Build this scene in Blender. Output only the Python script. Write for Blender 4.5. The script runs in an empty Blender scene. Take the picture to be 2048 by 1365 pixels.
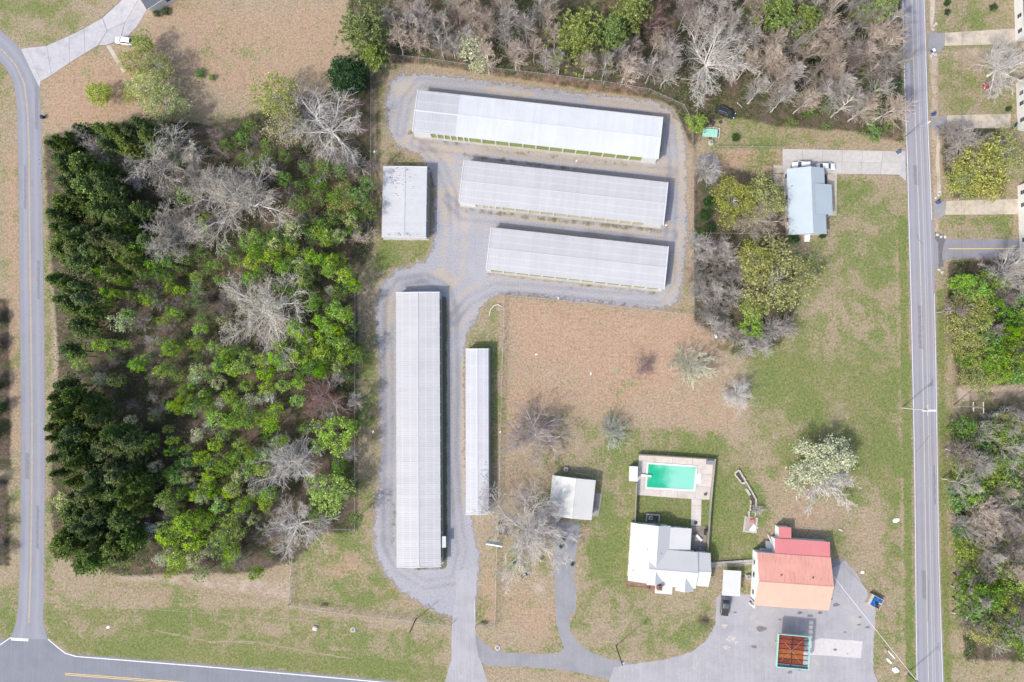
import bpy, bmesh, math, random
import numpy as np
from mathutils import Vector, Matrix, Euler

# ------------------------------------------------------------------ camera, world, sun, exposure
S = bpy.context.scene
COL = S.collection
H = 170.0                                   # flying height of the drone, metres
FPX, CX, CY = 1365.0, 1024.0, 682.5         # focal length and centre in photo pixels
NADX, NADY = 1047.0, 745.0                  # where straight down lands
cam_d = bpy.data.cameras.new('camera')
cam_d.sensor_width = 36.0
cam_d.lens = 36.0 * FPX / 2048.0
cam_d.clip_start, cam_d.clip_end = 1.0, 12000.0
cam = bpy.data.objects.new('camera', cam_d)
COL.objects.link(cam)
S.camera = cam
RX = math.atan((NADY - CY) / FPX)
RY = math.atan((NADX - CX) / FPX)
cam.location = (0, 0, H)
cam.rotation_euler = Euler((RX, RY, 0), 'XYZ')
RCAM = np.array(cam.rotation_euler.to_matrix())

SUN_EL, SUN_AZ = math.radians(47), math.atan2(-0.77, -0.64)
wd = bpy.data.worlds.new('World')
S.world = wd
wd.use_nodes = True
wn = wd.node_tree
bg = wn.nodes.get('Background') or wn.nodes.new('ShaderNodeBackground')
sky = wn.nodes.new('ShaderNodeTexSky')
sky.sky_type = 'NISHITA'
sky.sun_disc = False
sky.sun_elevation = SUN_EL
sky.sun_rotation = SUN_AZ
sky.air_density = 1.0
sky.dust_density = 3.0
sky.ozone_density = 0.6
wn.links.new(sky.outputs[0], bg.inputs[0])
bg.inputs[1].default_value = 0.15
sun_d = bpy.data.lights.new('sun', 'SUN')
sun_d.energy = 2.0
sun_d.angle = math.radians(2.5)
sun_d.color = (1.0, 0.965, 0.91)
sun = bpy.data.objects.new('sun', sun_d)
COL.objects.link(sun)
sdir = Vector((math.sin(SUN_AZ) * math.cos(SUN_EL), math.cos(SUN_AZ) * math.cos(SUN_EL), math.sin(SUN_EL)))
sun.rotation_euler = sdir.to_track_quat('Z', 'Y').to_euler()
sun.location = sdir * 300
S.view_settings.view_transform = 'Standard'
S.view_settings.look = 'None'
S.view_settings.exposure = 0.84
S.view_settings.gamma = 1.0
S.view_settings.use_curve_mapping = False
S.cycles.max_bounces = 5
S.cycles.diffuse_bounces = 3
S.cycles.transparent_max_bounces = 12

# ------------------------------------------------------------------ measuring helpers
def PA(px, py, z=0.0):
    """survey pixel -> ground position at height z (arrays or scalars)"""
    px = np.asarray(px, float); py = np.asarray(py, float)
    d = np.stack([(px - CX) / FPX, -(py - CY) / FPX, -np.ones_like(px)], -1)
    w = d @ RCAM.T
    t = (H - z) / (-w[..., 2])
    return w[..., 0] * t, w[..., 1] * t

def P(px, py, z=0.0):
    x, y = PA(px, py, z)
    return Vector((float(x), float(y), float(z)))

MPP = H / FPX                                # metres per photo pixel on the ground
rnd = random.Random(11)

# ------------------------------------------------------------------ object helpers
def link(name, me, mat=None, parent=None, loc=None, rotz=None):
    o = bpy.data.objects.new(name, me)
    COL.objects.link(o)
    if mat is not None and me is not None and hasattr(me, 'materials') and len(me.materials) == 0:
        me.materials.append(mat)
    if parent is not None:
        o.parent = parent
    if loc is not None:
        o.location = loc
    if rotz is not None:
        o.rotation_euler = (0, 0, rotz)
    return o

def tag(o, label=None, cat=None, group=None, kind=None):
    if label: o['label'] = label
    if cat: o['category'] = cat
    if group: o['group'] = group
    if kind: o['kind'] = kind
    return o

def thing(name, label, cat, loc=(0, 0, 0), rotz=0.0, group=None):
    o = bpy.data.objects.new(name, None)
    o.empty_display_size = 0.3
    COL.objects.link(o)
    o.location = loc
    o.rotation_euler = (0, 0, rotz)
    return tag(o, label, cat, group)

def np_mesh(name, V, faces_list, smooth=False):
    """V (n,3); faces_list = list of int arrays (m,k)"""
    me = bpy.data.meshes.new(name)
    V = np.asarray(V, np.float32)
    me.vertices.add(len(V))
    me.vertices.foreach_set('co', V.ravel())
    idx = []; starts = []; off = 0
    for F in faces_list:
        F = np.asarray(F, np.int32)
        if len(F) == 0: continue
        k = F.shape[1]
        idx.append(F.ravel())
        starts.append(off + np.arange(len(F), dtype=np.int32) * k)
        off += F.size
    idx = np.concatenate(idx); starts = np.concatenate(starts)
    me.loops.add(len(idx)); me.loops.foreach_set('vertex_index', idx)
    me.polygons.add(len(starts)); me.polygons.foreach_set('loop_start', starts)
    me.update(calc_edges=True)
    me.validate()
    if smooth:
        me.polygons.foreach_set('use_smooth', np.ones(len(me.polygons), bool))
    return me

class MB:
    """collects simple solids into ONE mesh"""
    def __init__(s): s.v = []; s.f = []
    def add(s, vs, fs):
        b = len(s.v); s.v += [tuple(v) for v in vs]; s.f += [tuple(i + b for i in f) for f in fs]; return s
    def box(s, x0, x1, y0, y1, z0, z1):
        return s.add([(x0,y0,z0),(x1,y0,z0),(x1,y1,z0),(x0,y1,z0),(x0,y0,z1),(x1,y0,z1),(x1,y1,z1),(x0,y1,z1)],
                     [(3,2,1,0),(4,5,6,7),(0,1,5,4),(1,2,6,5),(2,3,7,6),(3,0,4,7)])
    def prism(s, poly, z0, z1):
        n = len(poly)
        a = 0.5 * sum(poly[i][0]*poly[(i+1)%n][1] - poly[(i+1)%n][0]*poly[i][1] for i in range(n))
        if a < 0: poly = poly[::-1]
        return s.add([(p[0],p[1],z0) for p in poly] + [(p[0],p[1],z1) for p in poly],
                     [tuple(range(n))[::-1], tuple(range(n, 2*n))] + [(i,(i+1)%n,n+(i+1)%n,n+i) for i in range(n)])
    def tube(s, p0, p1, r0, r1=None, n=8, cap=True):
        r1 = r0 if r1 is None else r1
        p0 = Vector(p0); p1 = Vector(p1); d = (p1 - p0).normalized()
        a = d.orthogonal().normalized(); b = d.cross(a)
        vs = []
        for p, r in ((p0, r0), (p1, r1)):
            for i in range(n):
                t = 2*math.pi*i/n
                vs.append(p + a*math.cos(t)*r + b*math.sin(t)*r)
        fs = [(i,(i+1)%n,n+(i+1)%n,n+i) for i in range(n)]
        if cap: fs += [tuple(range(n))[::-1], tuple(range(n,2*n))]
        return s.add(vs, fs)
    def slab(s, q, t=0.06):
        """quad q (4 points, ccw from above) with thickness t downwards"""
        q = [Vector(p) for p in q]
        lo = [p - Vector((0,0,t)) for p in q]
        return s.add(q + lo, [(0,1,2,3),(7,6,5,4)] + [(i,i+4,(i+1)%4+4,(i+1)%4) for i in range(4)])
    def ring(s, rows, cap=True):
        """loft: rows = list of equal-length closed cross sections"""
        n = len(rows[0]); b = [p for r in rows for p in r]; fs = []
        for k in range(len(rows)-1):
            for i in range(n):
                j = (i+1) % n
                fs.append((k*n+i, k*n+j, (k+1)*n+j, (k+1)*n+i))
        if cap:
            fs.append(tuple(range(n))[::-1]); fs.append(tuple(range((len(rows)-1)*n, len(rows)*n)))
        return s.add(b, fs)
    def mesh(s, name, mat=None, smooth=False, bevel=0):
        me = bpy.data.meshes.new(name)
        me.from_pydata(s.v, [], s.f)
        me.update()
        bm = bmesh.new(); bm.from_mesh(me)
        if bevel:
            bmesh.ops.bevel(bm, geom=bm.edges[:], offset=bevel, segments=2, affect='EDGES', clamp_overlap=True)
        bmesh.ops.recalc_face_normals(bm, faces=bm.faces[:])
        bm.to_mesh(me); bm.free()
        if smooth:
            for p in me.polygons: p.use_smooth = True
        if mat: me.materials.append(mat)
        return me
    def build(s, name, mat=None, parent=None, **k):
        return link(name, s.mesh(name, mat, **k), None, parent)

# ------------------------------------------------------------------ material helpers
def nd(nt, t, ins=None, **props):
    n = nt.nodes.new(t)
    for k, v in props.items(): setattr(n, k, v)
    for k, v in (ins or {}).items():
        if isinstance(v, bpy.types.NodeSocket): nt.links.new(v, n.inputs[k])
        else: n.inputs[k].default_value = v
    return n
def M_(nt, op, a, b=0.0, c=0.0, clamp=False):
    n = nd(nt, 'ShaderNodeMath', {0: a, 1: b, 2: c}, operation=op); n.use_clamp = clamp
    return n.outputs[0]
def noise(nt, vec, scale, detail=3.0, rough=0.55, dist=0.0):
    n = nd(nt, 'ShaderNodeTexNoise', {'Vector': vec, 'Scale': scale, 'Detail': detail, 'Roughness': rough, 'Distortion': dist})
    return n.outputs['Fac']
def smooth(nt, v, a, b, to0=0.0, to1=1.0):
    n = nd(nt, 'ShaderNodeMapRange', {0: v, 1: a, 2: b, 3: to0, 4: to1}, interpolation_type='SMOOTHSTEP')
    return n.outputs[0]
def lin(nt, v, a, b, to0=0.0, to1=1.0):
    n = nd(nt, 'ShaderNodeMapRange', {0: v, 1: a, 2: b, 3: to0, 4: to1}); n.clamp = True
    return n.outputs[0]
def mix(nt, f, a, b, mode='MIX'):
    n = nt.nodes.new('ShaderNodeMix'); n.data_type = 'RGBA'; n.blend_type = mode
    for k, v in ((0, f), (6, a), (7, b)):
        if isinstance(v, bpy.types.NodeSocket): nt.links.new(v, n.inputs[k])
        else: n.inputs[k].default_value = v if k == 0 else (tuple(v) + (1,))[:4]
    return n.outputs[2]
def newmat(name):
    m = bpy.data.materials.new(name); m.use_nodes = True
    nt = m.node_tree
    return m, nt, nt.nodes['Principled BSDF']
def objco(nt): return nt.nodes.new('ShaderNodeTexCoord').outputs['Object']
def worldco(nt): return nt.nodes.new('ShaderNodeNewGeometry').outputs['Position']
def scalec(nt, col, f):
    """colour times scalar socket"""
    c = nd(nt, 'ShaderNodeCombineColor', {0: f, 1: f, 2: f}).outputs[0]
    return mix(nt, 1.0, col, c, 'MULTIPLY')
def bump(nt, bs, h, dist=0.05, strength=0.5):
    b = nd(nt, 'ShaderNodeBump', {'Height': h, 'Distance': dist, 'Strength': strength})
    nt.links.new(b.outputs[0], bs.inputs['Normal'])

MATS = {}
def mat(name, col, rough=0.8, var=0.12, sc=1.2, metal=0.0, rand=0.0, dirt=None, dirt_amt=0.5, dirt_sc=0.6, bmp=0.0, spec=0.3, world=False):
    if name in MATS: return MATS[name]
    m, nt, bs = newmat(name)
    v = worldco(nt) if world else objco(nt)
    f = noise(nt, v, sc, 5, 0.6)
    c = mix(nt, lin(nt, f, 0.3, 0.7), tuple(x*(1-var) for x in col), tuple(min(1, x*(1+var)) for x in col))
    if dirt:
        d = noise(nt, v, dirt_sc, 6, 0.65)
        c = mix(nt, smooth(nt, d, 0.62 - 0.25*dirt_amt, 0.75, 0, min(1, dirt_amt*1.3)), c, dirt)
    if rand:
        r = nt.nodes.new('ShaderNodeObjectInfo').outputs['Random']
        c = scalec(nt, c, lin(nt, r, 0, 1, 1-rand, 1+rand))
    nt.links.new(c, bs.inputs['Base Color'])
    bs.inputs['Roughness'].default_value = rough
    bs.inputs['Metallic'].default_value = metal
    bs.inputs['Specular IOR Level'].default_value = spec
    if bmp: bump(nt, bs, f, 0.03, bmp)
    MATS[name] = m
    return m

# ------------------------------------------------------------------ painted survey fields (ground cover)
def seg_d2(X, Y, a, b):
    ax, ay = a; bx, by = b
    dx, dy = bx-ax, by-ay
    L = dx*dx + dy*dy + 1e-9
    t = np.clip(((X-ax)*dx + (Y-ay)*dy) / L, 0, 1)
    return (X-ax-t*dx)**2 + (Y-ay-t*dy)**2
def line_dist(X, Y, pts):
    d = np.full(X.shape, 1e18)
    for a, b in zip(pts[:-1], pts[1:]): d = np.minimum(d, seg_d2(X, Y, a, b))
    return np.sqrt(d)
def poly_sd(X, Y, pts):
    """signed distance in px, positive inside"""
    d = line_dist(X, Y, list(pts) + [pts[0]])
    ins = np.zeros(X.shape, bool)
    n = len(pts)
    for i in range(n):
        x1, y1 = pts[i]; x2, y2 = pts[(i+1) % n]
        if y1 == y2: continue
        c = ((y1 > Y) != (y2 > Y)) & (X < (x2-x1)*(Y-y1)/(y2-y1) + x1)
        ins ^= c
    return np.where(ins, d, -d)
def sstep(v, a, b):
    t = np.clip((v-a)/(b-a), 0, 1); return t*t*(3-2*t)
def pmask(X, Y, pts, soft=15): return sstep(poly_sd(X, Y, pts), -soft, soft)
def stroke(X, Y, pts, w, soft): return 1 - sstep(line_dist(X, Y, pts), w-soft, w+soft)
def blob(X, Y, x, y, rx, ry=None):
    ry = ry or rx
    return np.exp(-(((X-x)/rx)**2 + ((Y-y)/ry)**2) * 1.2)

# outlines traced from the survey
ROAD_W_R = [(-40,40),(0,60),(30,86),(58,120),(76,160),(82,220),(84,300),(86,450),(88,600),(90,800),(91,900),(90,1000),(89,1100),(88,1200),(86,1245),(97,1282)]
ROAD_W_L = [(-40,100),(0,122),(15,140),(28,170),(34,220),(36,300),(38,470),(39,600),(41,750),(42,900),(41,1020),(39,1150),(36,1220),(30,1255),(18,1280)]
ROAD_E_L = [(1798,-300),(1802,-80),(1804,10),(1806,110),(1809,220),(1813,320),(1816,440),(1820,588),(1824,760),(1827,918),(1829,1070),(1830,1210),(1832,1350),(1838,1700)]
ROAD_E_R = [(1844,-300),(1848,-80),(1851,10),(1854,110),(1857,220),(1861,320),(1866,440),(1871,588),(1874,720),(1877,918),(1880,1115),(1884,1240),(1888,1365),(1896,1700)]
GRAVEL = [(778,168),(800,150),(850,147),(950,160),(1050,174),(1150,187),(1250,195),(1310,204),(1345,224),(1366,262),(1372,320),(1372,470),(1366,560),(1358,597),(1338,614),(1300,618),(1200,606),(1100,596),(1040,589),(1000,588),(968,606),(948,640),(934,670),(928,700),(928,800),(931,900),(936,1000),(948,1062),(958,1110),(955,1160),(948,1200),(910,1236),(860,1217),(800,1180),(768,1142),(752,1100),(748,1060),(754,1000),(764,900),(762,800),(758,700),(753,640),(755,600),(767,565),(792,541),(830,531),(848,524),(864,505),(870,470),(869,400),(864,350),(852,322),(834,308),(800,292),(782,272),(776,250),(773,205)]
WOODS = [
 [(88,275),(130,262),(300,238),(420,250),(560,215),(660,180),(700,110),(745,110),(748,500),(716,545),(716,1060),(640,1070),(590,1120),(520,1145),(240,1152),(110,1110),(102,1000),(105,860),(118,720),(105,560),(95,420)],
 [(690,-200),(1800,-200),(1804,60),(1806,285),(1700,262),(1560,255),(1480,235),(1420,240),(1385,300),(1350,215),(1300,196),(1100,168),(960,145),(850,128),(745,125),(700,80)],
 [(1388,350),(1440,330),(1560,360),(1575,480),(1600,600),(1560,690),(1500,700),(1430,670),(1388,640)],
 [(1895,525),(2300,500),(2300,760),(2000,770),(1915,770),(1900,640)],
 [(1900,845),(2300,830),(2300,1330),(1930,1320),(1915,1100)],
 [(-200,560),(18,600),(22,940),(-200,960)],
 [(-200,960),(16,960),(20,1130),(-200,1150)],
 [(1885,240),(2010,262),(2010,392),(1905,398),(1885,330)],
]

def cover_fields(X, Y):
    g = np.full(X.shape, 0.34); o = np.full(X.shape, 0.30); l = np.zeros(X.shape); b = np.zeros(X.shape)
    # --- green
    g = np.maximum(g, 0.70*pmask(X, Y, [(95,1215),(560,1212),(900,1262),(890,1370),(700,1358),(140,1308),(96,1270)], 14))
    g += 0.30*stroke(X, Y, [(130,1296),(400,1312),(700,1335),(890,1350)], 16, 14)
    g += 0.28*blob(X, Y, 200, 1225, 90, 22) - 0.25*blob(X, Y, 520, 1262, 60, 18) - .3*blob(X, Y, 780, 1262, 90, 20) - .25*blob(X,Y,700,1300,50,14)
    g += 0.2*pmask(X, Y, [(590,1065),(715,1062),(748,1080),(790,1180),(890,1235),(840,1232),(590,1205)], 12) - .3*blob(X, Y, 690, 1140, 45, 40) + .15*blob(X,Y,610,1160,25,60)
    g += 0.18*pmask(X, Y, [(715,545),(756,560),(755,1060),(715,1060)], 10) - .25*blob(X,Y,742,915,20,20) - .25*blob(X,Y,735,600,25,60)
    g += 0.36*pmask(X, Y, [(762,478),(862,478),(855,518),(790,535),(755,530)], 10)
    g += 0.28*pmask(X, Y, [(1500,520),(1812,480),(1818,1000),(1700,1010),(1480,880)], 40)
    g += 0.30*blob(X, Y, 1735, 800, 70, 110) + .2*blob(X, Y, 1770, 940, 45, 70) + .25*blob(X,Y,1585,760,120,70) - .3*blob(X,Y,1730,650,80,60) + .2*blob(X,Y,1545,720,60,30)
    g += .15*blob(X,Y,1680,560,50,60) - .25*blob(X,Y,1640,620,40,40)
    g += .22*pmask(X, Y, [(1668,352),(1812,360),(1818,500),(1640,490)], 12) + .35*(stroke(X,Y,[(1665,520),(1688,508),(1694,528),(1680,548)],4,4)) 
    g += 0.42*pmask(X, Y, [(1190,960),(1270,900),(1420,870),(1500,900),(1540,1050),(1500,1120),(1430,1130),(1170,1190)], 25)
    g += 0.20*blob(X, Y, 1460, 1050, 60, 80) + .30*blob(X, Y, 1340, 870, 90, 22) - .15*blob(X,Y,1240,1010,30,60)
    g += 0.65*pmask(X, Y, [(1272,990),(1383,998),(1382,1052),(1266,1046)], 4) + .4*pmask(X,Y,[(1402,1000),(1418,1000),(1413,1090),(1402,1050)],3)
    g += 0.24*pmask(X, Y, [(1150,1190),(1430,1185),(1425,1260),(1330,1310),(1180,1310),(1145,1250)], 20) - .3*blob(X,Y,1355,1215,30,35) - .22*blob(X,Y,1200,1270,30,50)
    g += .3*blob(X,Y,1570,1040,100,15)*0 + .45*blob(X,Y,1678,1100,22,80) + .25*blob(X,Y,1790,1100,20,120)
    g += .35*blob(X,Y,1120,970,55,60) + .25*blob(X,Y,1060,1110,60,50) - .25*blob(X,Y,1060,960,60,50)
    g += .28*pmask(X, Y, [(1440,225),(1640,258),(1640,290),(1440,292)], 10) + .6*stroke(X,Y,[(1432,293),(1555,293)],3,3)
    g += .2*pmask(X, Y, [(1885,-50),(2028,-50),(2028,230),(1885,225),(1862,120)], 12) + .2*blob(X,Y,1900,180,30,40) - .3*blob(X,Y,1930,120,50,30)
    g += .15*pmask(X, Y, [(1890,432),(2060,432),(2060,476),(1890,476)], 6)
    g += .18*pmask(X, Y, [(1882,540),(1900,640),(1905,840),(1925,1330),(1940,1500),(1890,1500),(1876,900)], 8)
    er = [(x-13, y) for x, y in ROAD_E_L]
    g += 0.75*stroke(X, Y, [p for p in er if p[1] > 430], 6, 5) - .25*stroke(X,Y,[(p[0]-10,p[1]) for p in er if p[1]>430],4,4)
    g += 0.6*stroke(X, Y, [(x+8, y) for x, y in ROAD_E_R if y > 530], 6, 5)
    g += .25*pmask(X,Y,[(-100,1160),(36,1170),(30,1260),(-100,1260)],10) + .2*stroke(X,Y,[(p[0]+9,p[1]) for p in ROAD_W_R[5:]],7,6)
    g += .22*pmask(X, Y, [(-60,-60),(245,-60),(130,75),(60,92),(-20,40)], 20) + .35*blob(X,Y,90,20,40,14)
    g += .35*blob(X,Y,985,720,16,120) + .3*blob(X,Y,990,870,14,120) + .3*blob(X,Y,886,900,9,320)
    g += .3*stroke(X,Y,[(1020,590),(1100,597),(1110,600)],5,5) + .22*stroke(X,Y,[(935,413),(1080,434),(1200,450),(1310,462)],6,6)+ .18*stroke(X,Y,[(845,275),(1000,297),(1290,335)],6,6)
    g += .2*blob(X,Y,1390,960,20,10) + .25*blob(X,Y,1225,890,45,35)
    g += .25*pmask(X,Y,[(1395,420),(1440,420),(1450,520),(1400,560)],12)
    # dry places
    g -= 0.32*pmask(X, Y, [(1012,604),(1375,636),(1440,700),(1500,760),(1490,880),(1300,850),(1230,830),(1120,820),(1012,880)], 35)
    g -= .05*blob(X,Y,1070,700,40,60)
    g -= 0.22*pmask(X, Y, [(300,-60),(700,-60),(690,130),(520,210),(420,230),(90,255),(85,200),(200,100)], 20)
    g += .14*blob(X,Y,420,120,110,40) + .12*blob(X,Y,470,60,120,50)
    g -= .2*blob(X,Y,1590,1010,60,50) + .25*blob(X,Y,1720,1080,40,60) + .1*blob(X,Y,1650,1020,70,30)
    g -= .22*pmask(X, Y, [(1012,1140),(1110,1150),(1115,1290),(1000,1290)], 14)
    g -= .2*pmask(X,Y,[(970,1335),(1200,1357),(1210,1380),(970,1380)],6)
    # --- orange / rusty dry
    o += 0.75*pmask(X, Y, [(1012,604),(1375,636),(1400,690),(1330,760),(1200,740),(1040,720)], 40) + .35*blob(X,Y,1240,710,70,70) + .3*blob(X,Y,1340,660,60,30)
    o += .45*pmask(X, Y, [(88,90),(240,120),(420,220),(88,260)], 20) + .35*pmask(X,Y,[(290,20),(690,0),(690,150),(500,215),(300,110)],30) + .3*pmask(X,Y,[(1012,740),(1400,760),(1480,860),(1300,850),(1100,830),(1012,1000)],40)
    o += .5*pmask(X, Y, [(970,1140),(988,1140),(988,1250),(955,1240)], 8) + .5*blob(X,Y,690,1140,40,30) + .4*blob(X,Y,1060,1230,50,50)
    o += .4*blob(X,Y,1520,320,40,20) + .5*pmask(X,Y,[(1435,302),(1560,302),(1560,345),(1440,330)],10)
    o += .5*blob(X,Y,1790,275,25,25) + .3*blob(X,Y,800,1190,60,20) + .4*stroke(X,Y,[(1380,260),(1381,420),(1380,560)],7,5)
    o += .35*blob(X,Y,1600,1035,70,25) + .3*blob(X,Y,1680,1230,60,20)
    o += .6*blob(X,Y,900,15,120,40) + .6*blob(X,Y,1240,15,90,30) + .5*stroke(X,Y,[(780,112),(900,125),(1100,158),(1300,192)],12,10) + .5*blob(X,Y,1640,90,60,60) + .4*blob(X,Y,1740,200,40,60) + .4*blob(X,Y,1430,690,60,20)
    o += .4*pmask(X,Y,[(8,300),(36,300),(40,900),(20,900)],6)
    # --- forest litter
    for w in WOODS: l = np.maximum(l, pmask(X, Y, w, 14))
    l = np.maximum(l, .55*stroke(X, Y, [(752,150),(757,300),(752,420)], 9, 8))
    l = np.maximum(l, .45*stroke(X, Y, [(1902,560),(1908,740),(1918,900),(1935,1250)], 9, 8))
    l = np.maximum(l, .5*pmask(X, Y, [(1935,780),(2300,770),(2300,832),(1935,832)], 6))
    l = np.maximum(l, .5*stroke(X, Y, [(1395,640),(1440,690),(1500,712)], 14, 12))
    # --- bare, pinkish straw
    b = np.maximum(b, .5*pmask(X, Y, [(225,1150),(270,1128),(330,1130),(420,1150),(560,1160),(584,1150),(580,1205),(520,1195),(440,1180),(320,1168),(240,1165)], 9))
    b = np.maximum(b, .7*pmask(X, Y, [(1910,776),(2300,765),(2300,800),(1915,802)], 8))
    b = np.maximum(b, .55*blob(X,Y,1000,805,14,14)*0 + .6*blob(X,Y,1080,1175,22,16) + .5*blob(X,Y,735,862,16,9) + .5*stroke(X,Y,[(103,480),(112,640),(112,760),(104,850)],8,6))
    b = np.maximum(b, .5*stroke(X,Y,[(310,1262),(420,1284),(500,1283),(580,1298),(700,1318)],2.2,2))
    b = np.maximum(b, .35*blob(X,Y,1490,760,60,50) + .45*blob(X,Y,1470,820,60,40) + .4*blob(X,Y,1050,1000,50,50))
    b = np.maximum(b, .42*stroke(X, Y, GRAVEL + [GRAVEL[0]], 9, 9))
    b = np.maximum(b, .6*pmask(X,Y,[(1875,68),(1878,300),(1878,470),(1868,470),(1862,230),(1858,60)],4))
    b = np.maximum(b, .5*blob(X,Y,1950,108,60,18))
    return np.clip(np.stack([g, o, l, b], -1), 0, 1)

def color_attr(me, name, arr4):
    a = me.attributes.new(name, 'FLOAT_COLOR', 'POINT')
    a.data.foreach_set('color', np.asarray(arr4, np.float32).ravel())

# ------------------------------------------------------------------ ground
def grid_mesh(name, xs, ys, z=0.0, keep=None):
    X, Y = np.meshgrid(xs, ys)
    gx, gy = PA(X, Y, z)
    V = np.stack([gx, gy, np.full(gx.shape, z)], -1).reshape(-1, 3)
    nx, ny = len(xs), len(ys)
    i, j = np.meshgrid(np.arange(nx-1), np.arange(ny-1))
    a = (j*nx + i).ravel()
    F = np.stack([a + nx, a + nx + 1, a + 1, a], -1)       # image y runs down: this order faces up
    Xf, Yf = X.ravel(), Y.ravel()
    if keep is not None:
        k = keep(Xf, Yf)
        F = F[k[F].any(1)]
        used = np.unique(F)
        remap = np.full(len(V), -1); remap[used] = np.arange(len(used))
        F = remap[F]; V = V[used]; Xf = Xf[used]; Yf = Yf[used]
    return np_mesh(name, V, [F]), Xf, Yf

def ground_material():
    m, nt, bs = newmat('grass_and_dirt')
    p = worldco(nt)
    at = nt.nodes.new('ShaderNodeAttribute'); at.attribute_name = 'cover'
    sep = nd(nt, 'ShaderNodeSeparateColor', {0: at.outputs['Color']})
    g, o, l = sep.outputs[0], sep.outputs[1], sep.outputs[2]; b = at.outputs['Alpha']
    nbig = noise(nt, p, 0.06, 4, 0.6)
    nmid = noise(nt, p, 0.24, 8, 0.74, .6)
    nfin = noise(nt, p, 2.2, 4, 0.7)
    nf2 = noise(nt, p, 1.1, 5, 0.75)
    mixn = M_(nt, 'ADD', M_(nt, 'MULTIPLY', nfin, .5), M_(nt, 'MULTIPLY', nf2, .5))
    tan = mix(nt, lin(nt, mixn, .36, .62), (.190,.148,.098), (.350,.288,.205))
    rust = mix(nt, lin(nt, mixn, .36, .62), (.250,.163,.110), (.400,.282,.200))
    of = M_(nt, 'ADD', o, M_(nt, 'MULTIPLY', M_(nt, 'SUBTRACT', nbig, .5), 1.2))
    dry = mix(nt, smooth(nt, of, .15, .95), tan, rust)
    dry = mix(nt, smooth(nt, nmid, .55, .66, 0, .55), dry, (.40,.335,.245))
    dry = mix(nt, smooth(nt, nmid, .45, .34, 0, .45), dry, (.200,.150,.098))
    grn = mix(nt, lin(nt, mixn, .36, .62), (.080,.098,.026), (.200,.212,.076))
    grn = mix(nt, smooth(nt, nbig, .4, .62), grn, mix(nt, lin(nt, mixn, .36, .62), (.058,.096,.020), (.150,.200,.052)))
    thr = lin(nt, g, 0, 1, .79, .20)
    comb = M_(nt, 'SUBTRACT', M_(nt, 'ADD', M_(nt, 'ADD', M_(nt, 'MULTIPLY', nmid, 1.3), M_(nt, 'MULTIPLY', nbig, .8)), M_(nt, 'MULTIPLY', nf2, .4)), .75)
    tuft = noise(nt, p, 1.7, 6, .82)
    gw = lin(nt, M_(nt, 'SUBTRACT', comb, thr), -.38, .38)
    gm = smooth(nt, M_(nt, 'ADD', gw, M_(nt, 'MULTIPLY', M_(nt, 'SUBTRACT', tuft, .5), 2.1)), .34, .68)
    c = mix(nt, M_(nt, 'MULTIPLY', gm, .86), dry, grn)
    # sparse pale straw specks and darker weeds
    speck = noise(nt, p, 3.6, 2, .6)
    c = mix(nt, smooth(nt, speck, .66, .74, 0, .5), c, (.44,.39,.29))
    c = mix(nt, smooth(nt, noise(nt, p, 1.0, 4, .75), .59, .68, 0, .6), c, (.070,.085,.035))
    py_ = nd(nt, 'ShaderNodeSeparateXYZ', {0: p})
    st1 = M_(nt, 'SINE', M_(nt, 'MULTIPLY', py_.outputs[1], 4.6)); st2 = M_(nt, 'SINE', M_(nt, 'MULTIPLY', py_.outputs[0], 3.9))
    stp = M_(nt, 'MULTIPLY', M_(nt, 'ADD', st1, M_(nt, 'MULTIPLY', st2, .6)), M_(nt, 'MULTIPLY', smooth(nt, o, .5, 1.0, 0, .035), smooth(nt, nbig, .4, .6)))
    c = scalec(nt, c, M_(nt, 'ADD', 1.0, stp))
    bare = mix(nt, lin(nt, nfin, .3, .7), (.27,.21,.165), (.45,.37,.31))
    c = mix(nt, smooth(nt, M_(nt, 'ADD', b, M_(nt, 'ADD', M_(nt, 'MULTIPLY', M_(nt, 'SUBTRACT', nmid, .5), 2.2), M_(nt, 'MULTIPLY', M_(nt, 'SUBTRACT', tuft, .5), 1.4))), .28, .78), c, bare)
    lit = mix(nt, lin(nt, nf2, .3, .7), (.070,.052,.040), (.165,.125,.098))
    lit = mix(nt, smooth(nt, o, .42, .8, 0, .85), lit, mix(nt, lin(nt, nf2, .3, .7), (.150,.090,.064), (.300,.195,.150)))
    lit = mix(nt, smooth(nt, nmid, .44, .58, 0, .8), lit, (.042,.060,.018))
    lit = mix(nt, smooth(nt, noise(nt, p, .14, 3, .6), .56, .70, 0, .6), lit, (.21,.135,.095))
    c = mix(nt, smooth(nt, M_(nt, 'ADD', l, M_(nt, 'MULTIPLY', M_(nt, 'SUBTRACT', nmid, .5), .8)), .3, .7), c, lit)
    nt.links.new(c, bs.inputs['Base Color'])
    bs.inputs['Roughness'].default_value = .95
    bs.inputs['Specular IOR Level'].default_value = .1
    bump(nt, bs, M_(nt, 'ADD', nfin, nf2), .10, .55)
    return m

xs = np.concatenate([[-22000,-6000,-2000,-800], np.arange(-330, 2380, 5), [2800,3900,8000,24000]])
ys = np.concatenate([[-18000,-5000,-1600,-700], np.arange(-330, 1700, 5), [2100,3000,6500,20000]])
gme, GX, GY = grid_mesh('ground', xs, ys)
color_attr(gme, 'cover', cover_fields(GX, GY))
ground = link('ground', gme, ground_material())
tag(ground, kind='structure')

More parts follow.
